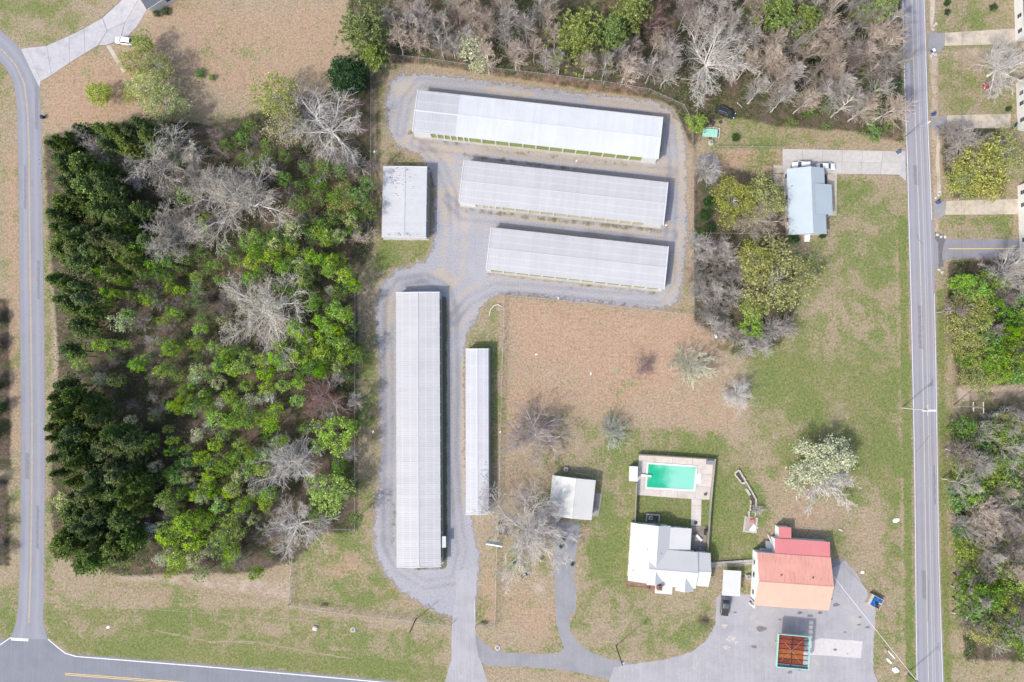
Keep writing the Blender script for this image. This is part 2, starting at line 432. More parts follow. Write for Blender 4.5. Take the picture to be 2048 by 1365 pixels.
# ------------------------------------------------------------------ gravel yard
LOOPS = [
 [(800,265),(812,200),(840,165),(960,175),(1150,202),(1300,220),(1340,250),(1348,320),(1340,480),(1342,560),(1318,598),(1200,592),(1060,578),(990,576),(940,600),(905,640)],
 [(905,545),(910,460),(905,390),(880,330),(850,295),(830,285)],
 [(850,290),(1000,312),(1180,334),(1340,345)],
 [(895,400),(930,432),(1100,445),(1345,472)],
 [(905,640),(908,760),(905,900),(915,1040),(925,1100),(910,1160),(850,1170),(800,1140),(775,1090),(775,1000),(778,880),(776,700),(778,610),(800,565),(850,555),(895,580),(908,640)],
]
def gravel_fields(X, Y):
    sd = poly_sd(X, Y, GRAVEL)
    alpha = sstep(sd, -17, 17)
    dust = np.full(X.shape, .33); dark = np.zeros(X.shape)
    for i, L in enumerate(LOOPS):
        d = line_dist(X, Y, L)
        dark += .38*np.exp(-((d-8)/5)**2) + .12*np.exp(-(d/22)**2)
        dust += .22*np.exp(-((d)/5)**2)*(.6 if i == 4 else 1) + .30*np.exp(-((d-20)/8)**2)*(.3 if i == 4 else 1)
    dust += .7*blob(X,Y,880,548,16,8) + .5*blob(X,Y,905,565,12,14) + .55*blob(X,Y,778,620,14,40) + .3*blob(X,Y,778,740,8,60)
    dust += .7*stroke(X,Y,[(980,180),(1060,190)],6,6) + .75*stroke(X,Y,[(1180,200),(1290,212),(1350,240),(1362,300),(1366,420)],5,5)
    dust += .6*stroke(X,Y,[(1340,340),(1362,380)],4,4) + .8*stroke(X,Y,[(1350,510),(1346,575),(1325,600)],4,4) + .7*stroke(X,Y,[(1000,430),(1080,440),(1300,466)],4,4)
    dust += .6*stroke(X,Y,[(845,285),(900,300),(1000,300),(1200,325),(1350,345)],7,7) + .45*blob(X,Y,800,175,30,15)
    dust += .5*stroke(X,Y,[(925,720),(926,1010)],3,3) + .4*blob(X,Y,870,300,20,14)
    grass = .55*stroke(X,Y,[(935,418),(1080,437),(1320,462)],7,6) + .45*stroke(X,Y,[(830,277),(1000,300),(1310,334)],6,5) + .9*stroke(X,Y,[(887,600),(888,1130)],7,4)
    grass += .5*stroke(X,Y,[(975,548),(1150,568),(1320,588)],4,4) + .4*stroke(X,Y,[(1330,500),(1333,570)],4,4) + .5*stroke(X,Y,[(928,310),(1150,340)],6,5) + .6*blob(X,Y,820,265,10,10) + .5*blob(X,Y,1321,290,8,40)
    grass += .7*stroke(X,Y,[(928,330),(920,400)],4,4)*0 + .5*stroke(X,Y,[(786,1090),(789,1000)],5,5) + .6*stroke(X,Y,[(830,1138),(880,1136)],5,5) + .7*blob(X,Y,863,380,6,60) + .45*blob(X,Y,865,450,8,40)
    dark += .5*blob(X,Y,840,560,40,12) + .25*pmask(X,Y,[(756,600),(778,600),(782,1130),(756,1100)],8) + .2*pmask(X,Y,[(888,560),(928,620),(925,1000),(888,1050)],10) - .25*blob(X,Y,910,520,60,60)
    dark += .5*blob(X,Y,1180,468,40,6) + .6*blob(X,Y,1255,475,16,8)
    dust = .26 + (dust-.33)*1.5
    return np.clip(np.stack([alpha, dust, dark, grass], -1), 0, 1)

def gravel_material():
    m, nt, bs = newmat('crushed_gravel')
    p = worldco(nt)
    at = nt.nodes.new('ShaderNodeAttribute'); at.attribute_name = 'cover'
    sep = nd(nt, 'ShaderNodeSeparateColor', {0: at.outputs['Color']})
    al, du, dk = sep.outputs[0], sep.outputs[1], sep.outputs[2]; gr = at.outputs['Alpha']
    n1 = noise(nt, p, 2.6, 4, .75); n2 = noise(nt, p, .45, 6, .68); n3 = noise(nt, p, .10, 4, .6)
    c = mix(nt, lin(nt, n1, .28, .72), (.215,.215,.236), (.352,.352,.382))
    c = mix(nt, smooth(nt, M_(nt, 'ADD', M_(nt,'MULTIPLY',du,.9), M_(nt, 'MULTIPLY', M_(nt, 'SUBTRACT', n2, .5), 1.3)), .25, .95, 0, .85), c, mix(nt, lin(nt, n1, .3, .7), (.29,.245,.195), (.42,.365,.30)))
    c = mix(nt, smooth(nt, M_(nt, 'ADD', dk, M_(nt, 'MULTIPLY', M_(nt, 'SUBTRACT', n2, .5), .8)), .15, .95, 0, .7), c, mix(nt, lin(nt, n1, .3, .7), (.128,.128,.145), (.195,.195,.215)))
    c = mix(nt, smooth(nt, n3, .52, .68, 0, .4), c, (.36,.35,.365))
    c = mix(nt, smooth(nt, M_(nt, 'ADD', gr, M_(nt, 'MULTIPLY', M_(nt, 'SUBTRACT', n2, .5), 1.5)), .35, .75, 0, .9), c, mix(nt, lin(nt, n1, .3, .7), (.062,.068,.030), (.150,.140,.075)))
    nt.links.new(c, bs.inputs['Base Color'])
    bs.inputs['Roughness'].default_value = .95
    bs.inputs['Specular IOR Level'].default_value = .15
    ne = noise(nt, p, .55, 7, .82)
    nt.links.new(smooth(nt, M_(nt, 'ADD', al, M_(nt, 'MULTIPLY', M_(nt, 'SUBTRACT', ne, .5), 2.3)), .30, .66), bs.inputs['Alpha'])
    bump(nt, bs, n1, .05, .5)
    return m
sme, SX, SY = grid_mesh('gravel_drive', np.arange(719, 1403, 3), np.arange(119, 1263, 3), 0.006, keep=lambda X, Y: poly_sd(X, Y, GRAVEL) > -20)
color_attr(sme, 'cover', gravel_fields(SX, SY))
tag(link('gravel_drive', sme, gravel_material()), kind='structure')

# ------------------------------------------------------------------ paved sheets
def ragged(pts, step_px=6, jit=1.0, seed=1, closed=True):
    r = random.Random(seed); out = []
    n = len(pts)
    for i in range(n if closed else n-1):
        a = pts[i]; b = pts[(i+1) % n]
        L = math.hypot(b[0]-a[0], b[1]-a[1]); k = max(1, int(L/step_px))
        nxn, nyn = -(b[1]-a[1])/max(L,1e-6), (b[0]-a[0])/max(L,1e-6)
        for s in range(k):
            t = s/k; j = r.uniform(-jit, jit) if s else r.uniform(-jit, jit)*.5
            out.append((a[0]+(b[0]-a[0])*t + nxn*j, a[1]+(b[1]-a[1])*t + nyn*j))
    return out
def sheet(name, pts, z, m, parent=None, jit=0.0, seed=1, thick=0.0, step=6):
    pp = ragged(pts, step, jit, seed) if jit else pts
    W = [P(x, y, z) for x, y in pp]
    if thick:
        mb = MB().prism([(w.x, w.y) for w in W], z-thick, z)
        return mb.build(name, m, parent)
    me = bpy.data.meshes.new(name)
    bm = bmesh.new()
    vs = [bm.verts.new(w) for w in W]
    f = bm.faces.new(vs)
    bmesh.ops.triangulate(bm, faces=[f])
    for f in bm.faces:
        if f.normal.z < 0: f.normal_flip()
    bm.to_mesh(me); bm.free()
    return link(name, me, m, parent)
def strip(name, L, R, z, m, parent=None, sub=1):
    """road from its two edges, with UV-like attribute 'across' 0..1"""
    n = max(len(L), len(R))
    def resample(pts, k=60):
        pts = np.array(pts, float); d = np.r_[0, np.cumsum(np.hypot(*np.diff(pts, axis=0).T))]
        t = np.linspace(0, d[-1], k); return np.stack([np.interp(t, d, pts[:,0]), np.interp(t, d, pts[:,1])], -1)
    A, B = resample(L), resample(R); K = 13
    t = np.linspace(0, 1, K)[None, :, None]
    G = A[:, None, :]*(1-t) + B[:, None, :]*t
    gx, gy = PA(G[..., 0], G[..., 1], z)
    V = np.stack([gx, gy, np.full(gx.shape, z)], -1).reshape(-1, 3)
    i, j = np.meshgrid(np.arange(K-1), np.arange(len(A)-1)); a = (j*K + i).ravel()
    F = np.stack([a, a+K, a+K+1, a+1], -1)
    me = np_mesh(name, V, [F])
    if me.polygons[0].normal.z < 0: me.flip_normals()
    at = me.attributes.new('across', 'FLOAT', 'POINT')
    at.data.foreach_set('value', np.tile(np.linspace(0, 1, K), len(A)).astype(np.float32))
    return link(name, me, m, parent)
def ribbon(name, pts, w_px, z, m, parent=None):
    pts = np.array(pts, float); d = np.gradient(pts, axis=0); nrm = np.stack([-d[:,1], d[:,0]], -1)
    nrm /= np.linalg.norm(nrm, axis=1, keepdims=True)
    return strip(name, pts - nrm*w_px/2, pts + nrm*w_px/2, z, m, parent)

def asphalt_material(name, base, tracks=(.27,.73), seam=None, patch=.25, pale=1.18, warm=(1,1,1)):
    m, nt, bs = newmat(name)
    p = worldco(nt)
    n1 = noise(nt, p, 3.0, 3, .7); n2 = noise(nt, p, .22, 6, .65)
    mp = nd(nt, 'ShaderNodeMapping', {'Vector': p, 'Scale': (2.2, .05, 1)}).outputs[0]
    n3 = noise(nt, mp, 1.0, 4, .6)
    c = mix(nt, lin(nt, n1, .3, .7), tuple(b*.90 for b in base), tuple(b*1.10 for b in base))
    c = mix(nt, smooth(nt, n2, .38, .68, 0, patch*2), c, tuple(b*.80 for b in base))
    c = mix(nt, smooth(nt, n3, .45, .7, 0, .35), c, tuple(b*1.16 for b in base))
    spk = noise(nt, p, .9, 6, .8)
    c = mix(nt, smooth(nt, spk, .60, .70, 0, patch), c, tuple(b*.55 for b in base))
    c = mix(nt, smooth(nt, noise(nt, p, .11, 6, .7), .54, .66, 0, patch*1.6), c, (base[0]*1.25, base[1]*1.2, base[2]*1.08))
    if tracks:
        a = nt.nodes.new('ShaderNodeAttribute'); a.attribute_name = 'across'; a = a.outputs['Fac']
        for t in tracks:
            d = M_(nt, 'ABSOLUTE', M_(nt, 'SUBTRACT', a, t))
            c = mix(nt, smooth(nt, d, .13, .02, 0, .55), c, tuple(b*pale for b in base))
        e = M_(nt, 'ABSOLUTE', M_(nt, 'SUBTRACT', a, .5))
        c = mix(nt, smooth(nt, e, .455, .5, 0, .6), c, tuple(b*.8*w for b, w in zip(base, (1.05,1,.92))))
        if seam:
            for t in seam:
                d = M_(nt, 'ABSOLUTE', M_(nt, 'SUBTRACT', a, t))
                c = mix(nt, smooth(nt, d, .022, .008, 0, .75), c, tuple(b*1.45 for b in base))
    crack = nd(nt, 'ShaderNodeTexVoronoi', {'Vector': p, 'Scale': .16}, feature='DISTANCE_TO_EDGE').outputs['Distance']
    c = mix(nt, smooth(nt, M_(nt,'ADD',crack,M_(nt,'MULTIPLY',n2,.05)), .028, .018, 0, .28), c, tuple(b*.55 for b in base))
    nt.links.new(c, bs.inputs['Base Color'])
    bs.inputs['Roughness'].default_value = .9
    bs.inputs['Specular IOR Level'].default_value = .2
    bump(nt, bs, n1, .02, .4)
    return m
A_W = asphalt_material('worn_blue_grey_asphalt', (.225,.228,.258))
A_E = asphalt_material('worn_grey_asphalt', (.235,.232,.258), (.2,.42,.62,.85), seam=(.70,.87))
A_S = asphalt_material('dark_asphalt', (.185,.192,.215), None, patch=.3)
A_D = asphalt_material('old_drive_asphalt', (.235,.235,.25), None, patch=.4)
A_L = asphalt_material('pale_lot_asphalt', (.315,.308,.322), None, patch=.42)
A_P = mat('fresh_patch_asphalt', (.125,.12,.125), .9, .2, 1.5, world=True)
def conc(name, col, dirt=(.24,.22,.19), amt=.5):
    return mat(name, col, .9, .10, 1.0, dirt=dirt, dirt_amt=amt, dirt_sc=.35, rand=.05, world=True, bmp=.3)
C_PALE = conc('pale_concrete', (.40,.38,.36), (.33,.31,.28), .45)
C_GREY = conc('grey_concrete', (.385,.375,.385), (.27,.265,.28), .6)
C_TAN = conc('stained_tan_concrete', (.43,.375,.30), (.24,.21,.185), .75)
C_DECK = conc('pool_deck_concrete', (.47,.425,.385), (.34,.29,.25), .5)
PAINT_W = mat('white_road_paint', (.66,.66,.68), .7, .1, 2.0, dirt=(.3,.3,.32), dirt_amt=.5, dirt_sc=1.5, world=True)
PAINT_Y = mat('yellow_road_paint', (.50,.37,.16), .7, .1, 2.0, dirt=(.27,.25,.22), dirt_amt=.75, dirt_sc=1.2, world=True)
PAINT_YB = mat('bright_yellow_road_paint', (.62,.43,.13), .7, .1, 2.0, world=True)

# west lane, ending at the junction
road_w = tag(strip('side_road', ROAD_W_L, ROAD_W_R, .012, A_W), kind='structure')
cl = [(-30,78),(2,98),(30,128),(48,165),(55,220),(58,300),(59,450),(61,600),(63,750),(64,880),(63,1020),(61,1150),(59,1205),(57,1245)]
ribbon('centre_line', [(x-.9, y) for x, y in cl], .75, .016, PAINT_Y, road_w)
ribbon('centre_line', [(x+.9, y) for x, y in cl], .75, .016, PAINT_Y, road_w)
# main road along the bottom
MAIN_U = [(-500,1262),(-40,1277),(18,1279),(97,1279),(112,1292),(132,1305),(150,1309),(400,1328),(700,1354),(900,1374),(1400,1425),(2200,1500)]
road_m = tag(sheet('main_road', MAIN_U + [(2200,1640),(900,1520),(-500,1420)], .016, A_S), kind='structure')
ribbon('edge_line', [(96,1279),(110,1291),(128,1306),(146,1313),(400,1333),(700,1359),(1000,1388),(1400,1430)], 1.7, .020, PAINT_W, road_m)
ribbon('edge_line', [(-120,1330),(-20,1305),(2,1289),(22,1275)], 1.5, .020, PAINT_W, road_m)
sheet('stop_bar', [(22,1276),(57,1278),(56,1283),(22,1281)], .020, PAINT_W, road_m)
ribbon('centre_line', [(130,1347),(400,1367.5),(700,1392),(1300,1450)], 1.2, .020, PAINT_YB, road_m)
ribbon('centre_line', [(130,1350),(400,1370.5),(700,1395),(1300,1453)], 1.2, .020, PAINT_YB, road_m)
# east road
road_e = tag(strip('east_road', ROAD_E_L, ROAD_E_R, .014, A_E), kind='structure')
ribbon('edge_line', [(x+2, y) for x, y in ROAD_E_L], 1.0, .018, PAINT_W, road_e)
ribbon('edge_line', [(x-2.5, y) for x, y in ROAD_E_R if y < 470], 1.0, .018, PAINT_W, road_e)
ribbon('edge_line', [(x-2.5, y) for x, y in ROAD_E_R if y > 530], 1.0, .018, PAINT_W, road_e)
mid = [((a[0]*.5+b[0]*.5)+.8, a[1]) for a, b in zip(ROAD_E_L, ROAD_E_R)]
ribbon('centre_line', [(x-4, y) for x, y in mid], .9, .018, mat('pale_yellow_road_paint', (.52,.47,.36), .7, .1, 2., dirt=(.3,.3,.3), dirt_amt=.6, dirt_sc=1.2, world=True), road_e)
ribbon('seam_line', [(x+5, y) for x, y in mid], .8, .018, mat('pale_asphalt_seam', (.42,.415,.43), .8, .1, 2., world=True), road_e)
sheet('stop_bar', [(1845,820),(1872,820),(1872,823.5),(1845,823.5)], .021, PAINT_W, road_e)
for x0_, y0_, y1_, w_ in ((70,150,260,7),(48,330,420,5),(74,520,600,6),(50,905,960,9),(72,1010,1100,6)):
    sheet('patch', [(x0_,y0_),(x0_+w_,y0_+2),(x0_+w_,y1_),(x0_,y1_-3)], .0135, mat('sealed_asphalt_patch', (.185,.187,.212), .9, .12, 1.5, world=True), road_w, jit=.8, seed=int(y0_))
for x0_, y0_, y1_, w_ in ((1820,120,230,9),(1826,330,372,10),(1836,610,700,9),(1866,930,1010,4),(1843,1140,1200,9)):
    sheet('patch', [(x0_,y0_),(x0_+w_,y0_+2),(x0_+w_+2,y1_),(x0_+2,y1_-3)], .0155, mat('sealed_asphalt_patch', (.185,.187,.212)), road_e, jit=.8, seed=int(y0_))
for pts_ in ([(1834,468),(1838,480),(1846,489)],[(1831,905),(1845,890),(1858,872)],[(1856,1245),(1858,1160)]):
    ribbon('tyre_mark', pts_, .8, .0185, mat('tyre_mark', (.12,.12,.13), .9, .2, 2., world=True), road_e)
# side street to the east
A_ES = asphalt_material('side_street_asphalt', (.215,.212,.235), None, patch=.35)
st = tag(sheet('side_street', [(1872,470),(1886,478),(1905,479),(2060,479),(2600,470),(2600,512),(2060,516),(1905,517),(1886,522),(1874,540),(1868,530),(1867,480)], .012, A_ES), kind='structure')
ribbon('centre_line', [(1897,498),(1950,498),(2100,497),(2500,492)], 1.6, .016, PAINT_YB, st)
sheet('patch', [(1869,464),(1893,473),(1889,487),(1884,510),(1887,533),(1878,536),(1876,510),(1877,488),(1870,478)], .020, A_P, st, jit=1.2, seed=4)
# asphalt apron of the storage yard
tag(sheet('asphalt_entrance', [(913,1142),(936,1138),(954,1132),(953,1180),(951,1240),(952,1285),(958,1315),(968,1342),(985,1400),(880,1400),(893,1352),(902,1322),(904,1240),(912,1190)], .020, asphalt_material('pale_entrance_asphalt', (.315,.31,.325), None, patch=.36), jit=.8, seed=3), kind='structure')
tag(sheet('asphalt_driveway', [(1104,1035),(1161,1048),(1153,1100),(1147,1165),(1153,1178),(1152,1218),(1140,1236),(1140,1262),(1156,1286),(1180,1304),(1216,1318),(1262,1327),(1280,1350),(1235,1368),(1200,1355),(1130,1341),(1050,1334),(975,1332),(958,1322),(951,1290),(948,1265),(962,1280),(985,1300),(1010,1305),(1075,1309),(1118,1306),(1128,1296),(1118,1270),(1112,1240),(1109,1160)], .010, A_D, jit=.9, seed=5), kind='structure')
tag(sheet('parking_lot', [(1228,1335),(1280,1326),(1330,1320),(1382,1305),(1412,1283),(1430,1250),(1433,1195),(1445,1188),(1500,1190),(1590,1200),(1660,1180),(1662,1140),(1690,1122),(1715,1150),(1735,1185),(1752,1222),(1746,1300),(1747,1340),(1765,1400),(1700,1420),(1300,1420),(1215,1372)], .013, A_L, jit=1.0, seed=6), kind='structure')
PAD = mat('bright_pad_concrete', (.46,.44,.435), .9, .08, 1.2, dirt=(.42,.39,.37), dirt_amt=.5, dirt_sc=.5, world=True)
pad = tag(sheet('concrete_pad', [(1640,1277),(1725,1283),(1722,1317),(1632,1310),(1606,1312),(1610,1290)], .019, PAD, jit=.5, seed=7), kind='structure')
OIL = mat('oil_stain', (.16,.15,.15), .8, .3, 2.0, world=True)
for i, (x, y, r) in enumerate([(1735,1255,4),(1560,1240,3),(1690,1265,3),(1600,1338,6),(1580,1345,5),(1470,1225,3),(1522,1258,9),(1670,1300,4),(1718,1250,4),(1720,1235,3.5),(1508,1294,5),(1695,1308,1.5),(1600,1226,5),(1620,1232,5),(1640,1226,5),(1672,1210,6),(1662,1198,4)]):
    r_ = random.Random(i)
    sheet('oil_stain', [(x+math.cos(a)*r*r_.uniform(.6,1.3)*1.2, y+math.sin(a)*r*r_.uniform(.4,.8)) for a in np.linspace(0, 6.1, 11)], .0225, OIL, pad)

rut = [(308,1261),(360,1272),(420,1284),(500,1283),(540,1289),(580,1297),(640,1308),(705,1318)]
tag(ribbon('dirt_rut', rut, 1.6, .008, mat('bare_dirt_rut', (.27,.215,.14), .95, .25, 1.2, world=True)), kind='structure')
for i, (x, y, r0_) in enumerate([(1448,1252,5),(1462,1278,7),(1452,1296,6),(1474,1286,4)]):
    r_ = random.Random(40+i)
    sheet('worn_patch', [(x+math.cos(a)*r0_*r_.uniform(.5,1.4)*1.3, y+math.sin(a)*r0_*r_.uniform(.5,1.3)) for a in np.linspace(0, 6.0, 13)], .0225, mat('crumbled_pale_asphalt', (.39,.365,.345), .95, .25, 1.6, dirt=(.22,.20,.19), dirt_amt=.5, dirt_sc=1.2, world=True), pad)
def slabs(root, quads, m, z, thick=.05, name='slab', gap=.0):
    for q in quads:
        W = [P(x, y, z) for x, y in q]
        c = sum(W, Vector())/len(W)
        W = [c + (w-c)*(1-.012) for w in W]
        MB().prism([(w.x, w.y) for w in W], z-thick, z).build(name, m, root)
def quadgrid(a, b, c, d, nu, nv):
    """a..b top edge, d..c bottom edge"""
    L = lambda p, q, t: (p[0]+(q[0]-p[0])*t, p[1]+(q[1]-p[1])*t)
    out = []
    for i in range(nu):
        for j in range(nv):
            f = lambda u, v: L(L(a, b, u), L(d, c, u), v)
            out.append([f(i/nu, j/nv), f((i+1)/nu, j/nv), f((i+1)/nu, (j+1)/nv), f(i/nu, (j+1)/nv)])
    return out
def setting(name):
    o = bpy.data.objects.new(name, None); COL.objects.link(o); o['kind'] = 'structure'; return o
JOINT = mat('dark_joint_dirt', (.15,.13,.11), .95, .2, 2., world=True)
# driveway of the pale blue house
d = setting('concrete_driveway')
sheet('joint_bed', [(1565,298),(1806,303),(1808,352),(1660,347),(1565,346)], .012, JOINT, d)
slabs(d, quadgrid((1565,298),(1806,303),(1800,350),(1565,346),6,2), C_PALE, .05)
slabs(d, [[(1799,300),(1811,302),(1812,362),(1799,352)]], C_GREY, .045, name='apron')
slabs(d, [[(1653,346),(1674,347),(1673,432),(1656,432)]], C_TAN, .05, name='walkway')
slabs(d, [[(1547,348),(1571,350),(1572,374),(1548,372)],[(1547,330),(1565,332),(1565,347),(1547,346)]], C_TAN, .04, name='patio_slab')
# driveway of the dark-roofed house, top left
d = setting('concrete_driveway')
sheet('joint_bed', [(52,95),(93,92),(138,72),(196,41),(241,2),(300,-40),(293,21),(274,53),(252,78),(212,92),(196,92),(138,127),(104,151),(81,164)], .012, JOINT, d)
slabs(d, [[(42,99),(54,95.5),(82,163),(79,176)],[(54,95.5),(93,92),(103,151),(82,163)],[(93,92),(138,72),(139,126),(103,151)],[(138,72),(168,57),(170,107),(139,126)],[(168,57),(205,36),(214,62),(196,91),(170,107)],
          [(205,36),(241,3),(262,-30),(280,-5),(250,45),(214,62)],[(214,62),(250,45),(240,80),(212,91),(197,91)],[(250,45),(280,-5),(294,21),(274,53),(252,77),(241,80)]], C_GREY, .05)
slabs(d, [[(212,92),(220,90),(252,142),(246,147)]], C_TAN, .03, name='walkway')
# driveways of the white houses, right edge
for q, ap in ((quadgrid((1890,66),(2034,57),(2034,88),(1889,92),4,1), [(1858,66),(1890,67),(1888,93),(1880,104),(1862,108),(1856,92)]),
              (quadgrid((1894,231),(2022,228),(2020,256),(1893,258),4,1), [(1864,236),(1893,232),(1893,246),(1888,258),(1868,262),(1862,250)]),
              (quadgrid((1893,402),(2046,398),(2046,429),(1890,430),4,1), [(1867,410),(1893,402),(1890,430),(1880,436),(1872,440),(1868,428)])):
    d = setting('concrete_driveway')
    slabs(d, q, C_TAN, .05)
    sheet('apron', ap, .020, A_D, d, jit=.6, seed=9)
for q in ([(1861,-20),(1868,-20),(1870,25),(1864,60),(1860,60)], [(1874,268),(1880,268),(1879,330),(1883,392),(1876,395),(1872,330)]):
    tag(sheet('ditch_gravel', q, .009, C_TAN, jit=.8, seed=12), kind='structure')

# ------------------------------------------------------------------ storage buildings
def roof_mat(name, col, rows=None, stain=None, var=.05, rand=.03, streak=.25):
    m, nt, bs = newmat(name)
    o = objco(nt); w = worldco(nt)
    xyz = nd(nt, 'ShaderNodeSeparateXYZ', {0: o})
    n1 = noise(nt, w, .25, 6, .65)
    mp = nd(nt, 'ShaderNodeMapping', {'Vector': o, 'Scale': (6, .25, 1)}).outputs[0]
    n2 = noise(nt, mp, 1.0, 4, .6)
    c = mix(nt, lin(nt, n1, .3, .7), tuple(x*(1-var) for x in col), tuple(x*(1+var) for x in col))
    c = mix(nt, smooth(nt, n2, .5, .75, 0, streak), c, stain[0] if stain else tuple(x*.86 for x in col))
    c = mix(nt, smooth(nt, noise(nt, w, .06, 3, .6), .5, .7, 0, .35), c, tuple(x*1.10 for x in col))
    if rows:
        f = M_(nt, 'ABSOLUTE', M_(nt, 'SUBTRACT', M_(nt, 'FRACT', M_(nt, 'DIVIDE', M_(nt, 'ADD', xyz.outputs[1], 50*rows + rows*.5), rows)), .5))
        c = mix(nt, smooth(nt, f, .085, .035, 0, .38), c, tuple(min(.85, x*1.32) for x in col))
    if stain:
        c = mix(nt, smooth(nt, noise(nt, w, 1.0, 6, .75), .60, .70, 0, stain[1]), c, stain[0])
    r = nt.nodes.new('ShaderNodeObjectInfo').outputs['Random']
    c = scalec(nt, c, lin(nt, r, 0, 1, 1-rand, 1+rand))
    nt.links.new(c, bs.inputs['Base Color'])
    bs.inputs['Roughness'].default_value = .55
    bs.inputs['Metallic'].default_value = 0.0
    bs.inputs['Specular IOR Level'].default_value = .35
    return m
R_OLD = roof_mat('aged_galvanised_roof', (.375,.385,.40), 2.4)
R_GREY = roof_mat('grey_galvanised_roof', (.395,.392,.402), 1.9)
R_WHITE = roof_mat('white_coated_roof', (.475,.492,.515), None, streak=.15)
R_SMALL = roof_mat('spotted_white_roof', (.43,.435,.445), None)
R_NARROW = roof_mat('streaked_white_roof', (.42,.425,.44), 1.6)
W_WHITE = mat('white_metal_wall', (.56,.57,.57), .6, .06, .8, dirt=(.42,.38,.32), dirt_amt=.3)
TRIM = mat('white_roof_trim', (.55,.55,.55), .5, .05, 1.0, dirt=(.45,.42,.38), dirt_amt=.3)
RUST_TRIM = mat('rusty_eave_trim', (.40,.34,.30), .7, .2, 1.0, dirt=(.30,.15,.08), dirt_amt=.6)
DOOR_G = mat('olive_green_door', (.215,.255,.085), .6, .08, 2.0, dirt=(.17,.18,.08), dirt_amt=.3, rand=.08)
DOOR_T = mat('faded_tan_door', (.40,.385,.29), .6, .08, 2.0, rand=.06)
SLABM = conc('foundation_concrete', (.36,.345,.32))
SPOT = mat('dark_roof_debris', (.10,.09,.08), .9, .3, 2.0)
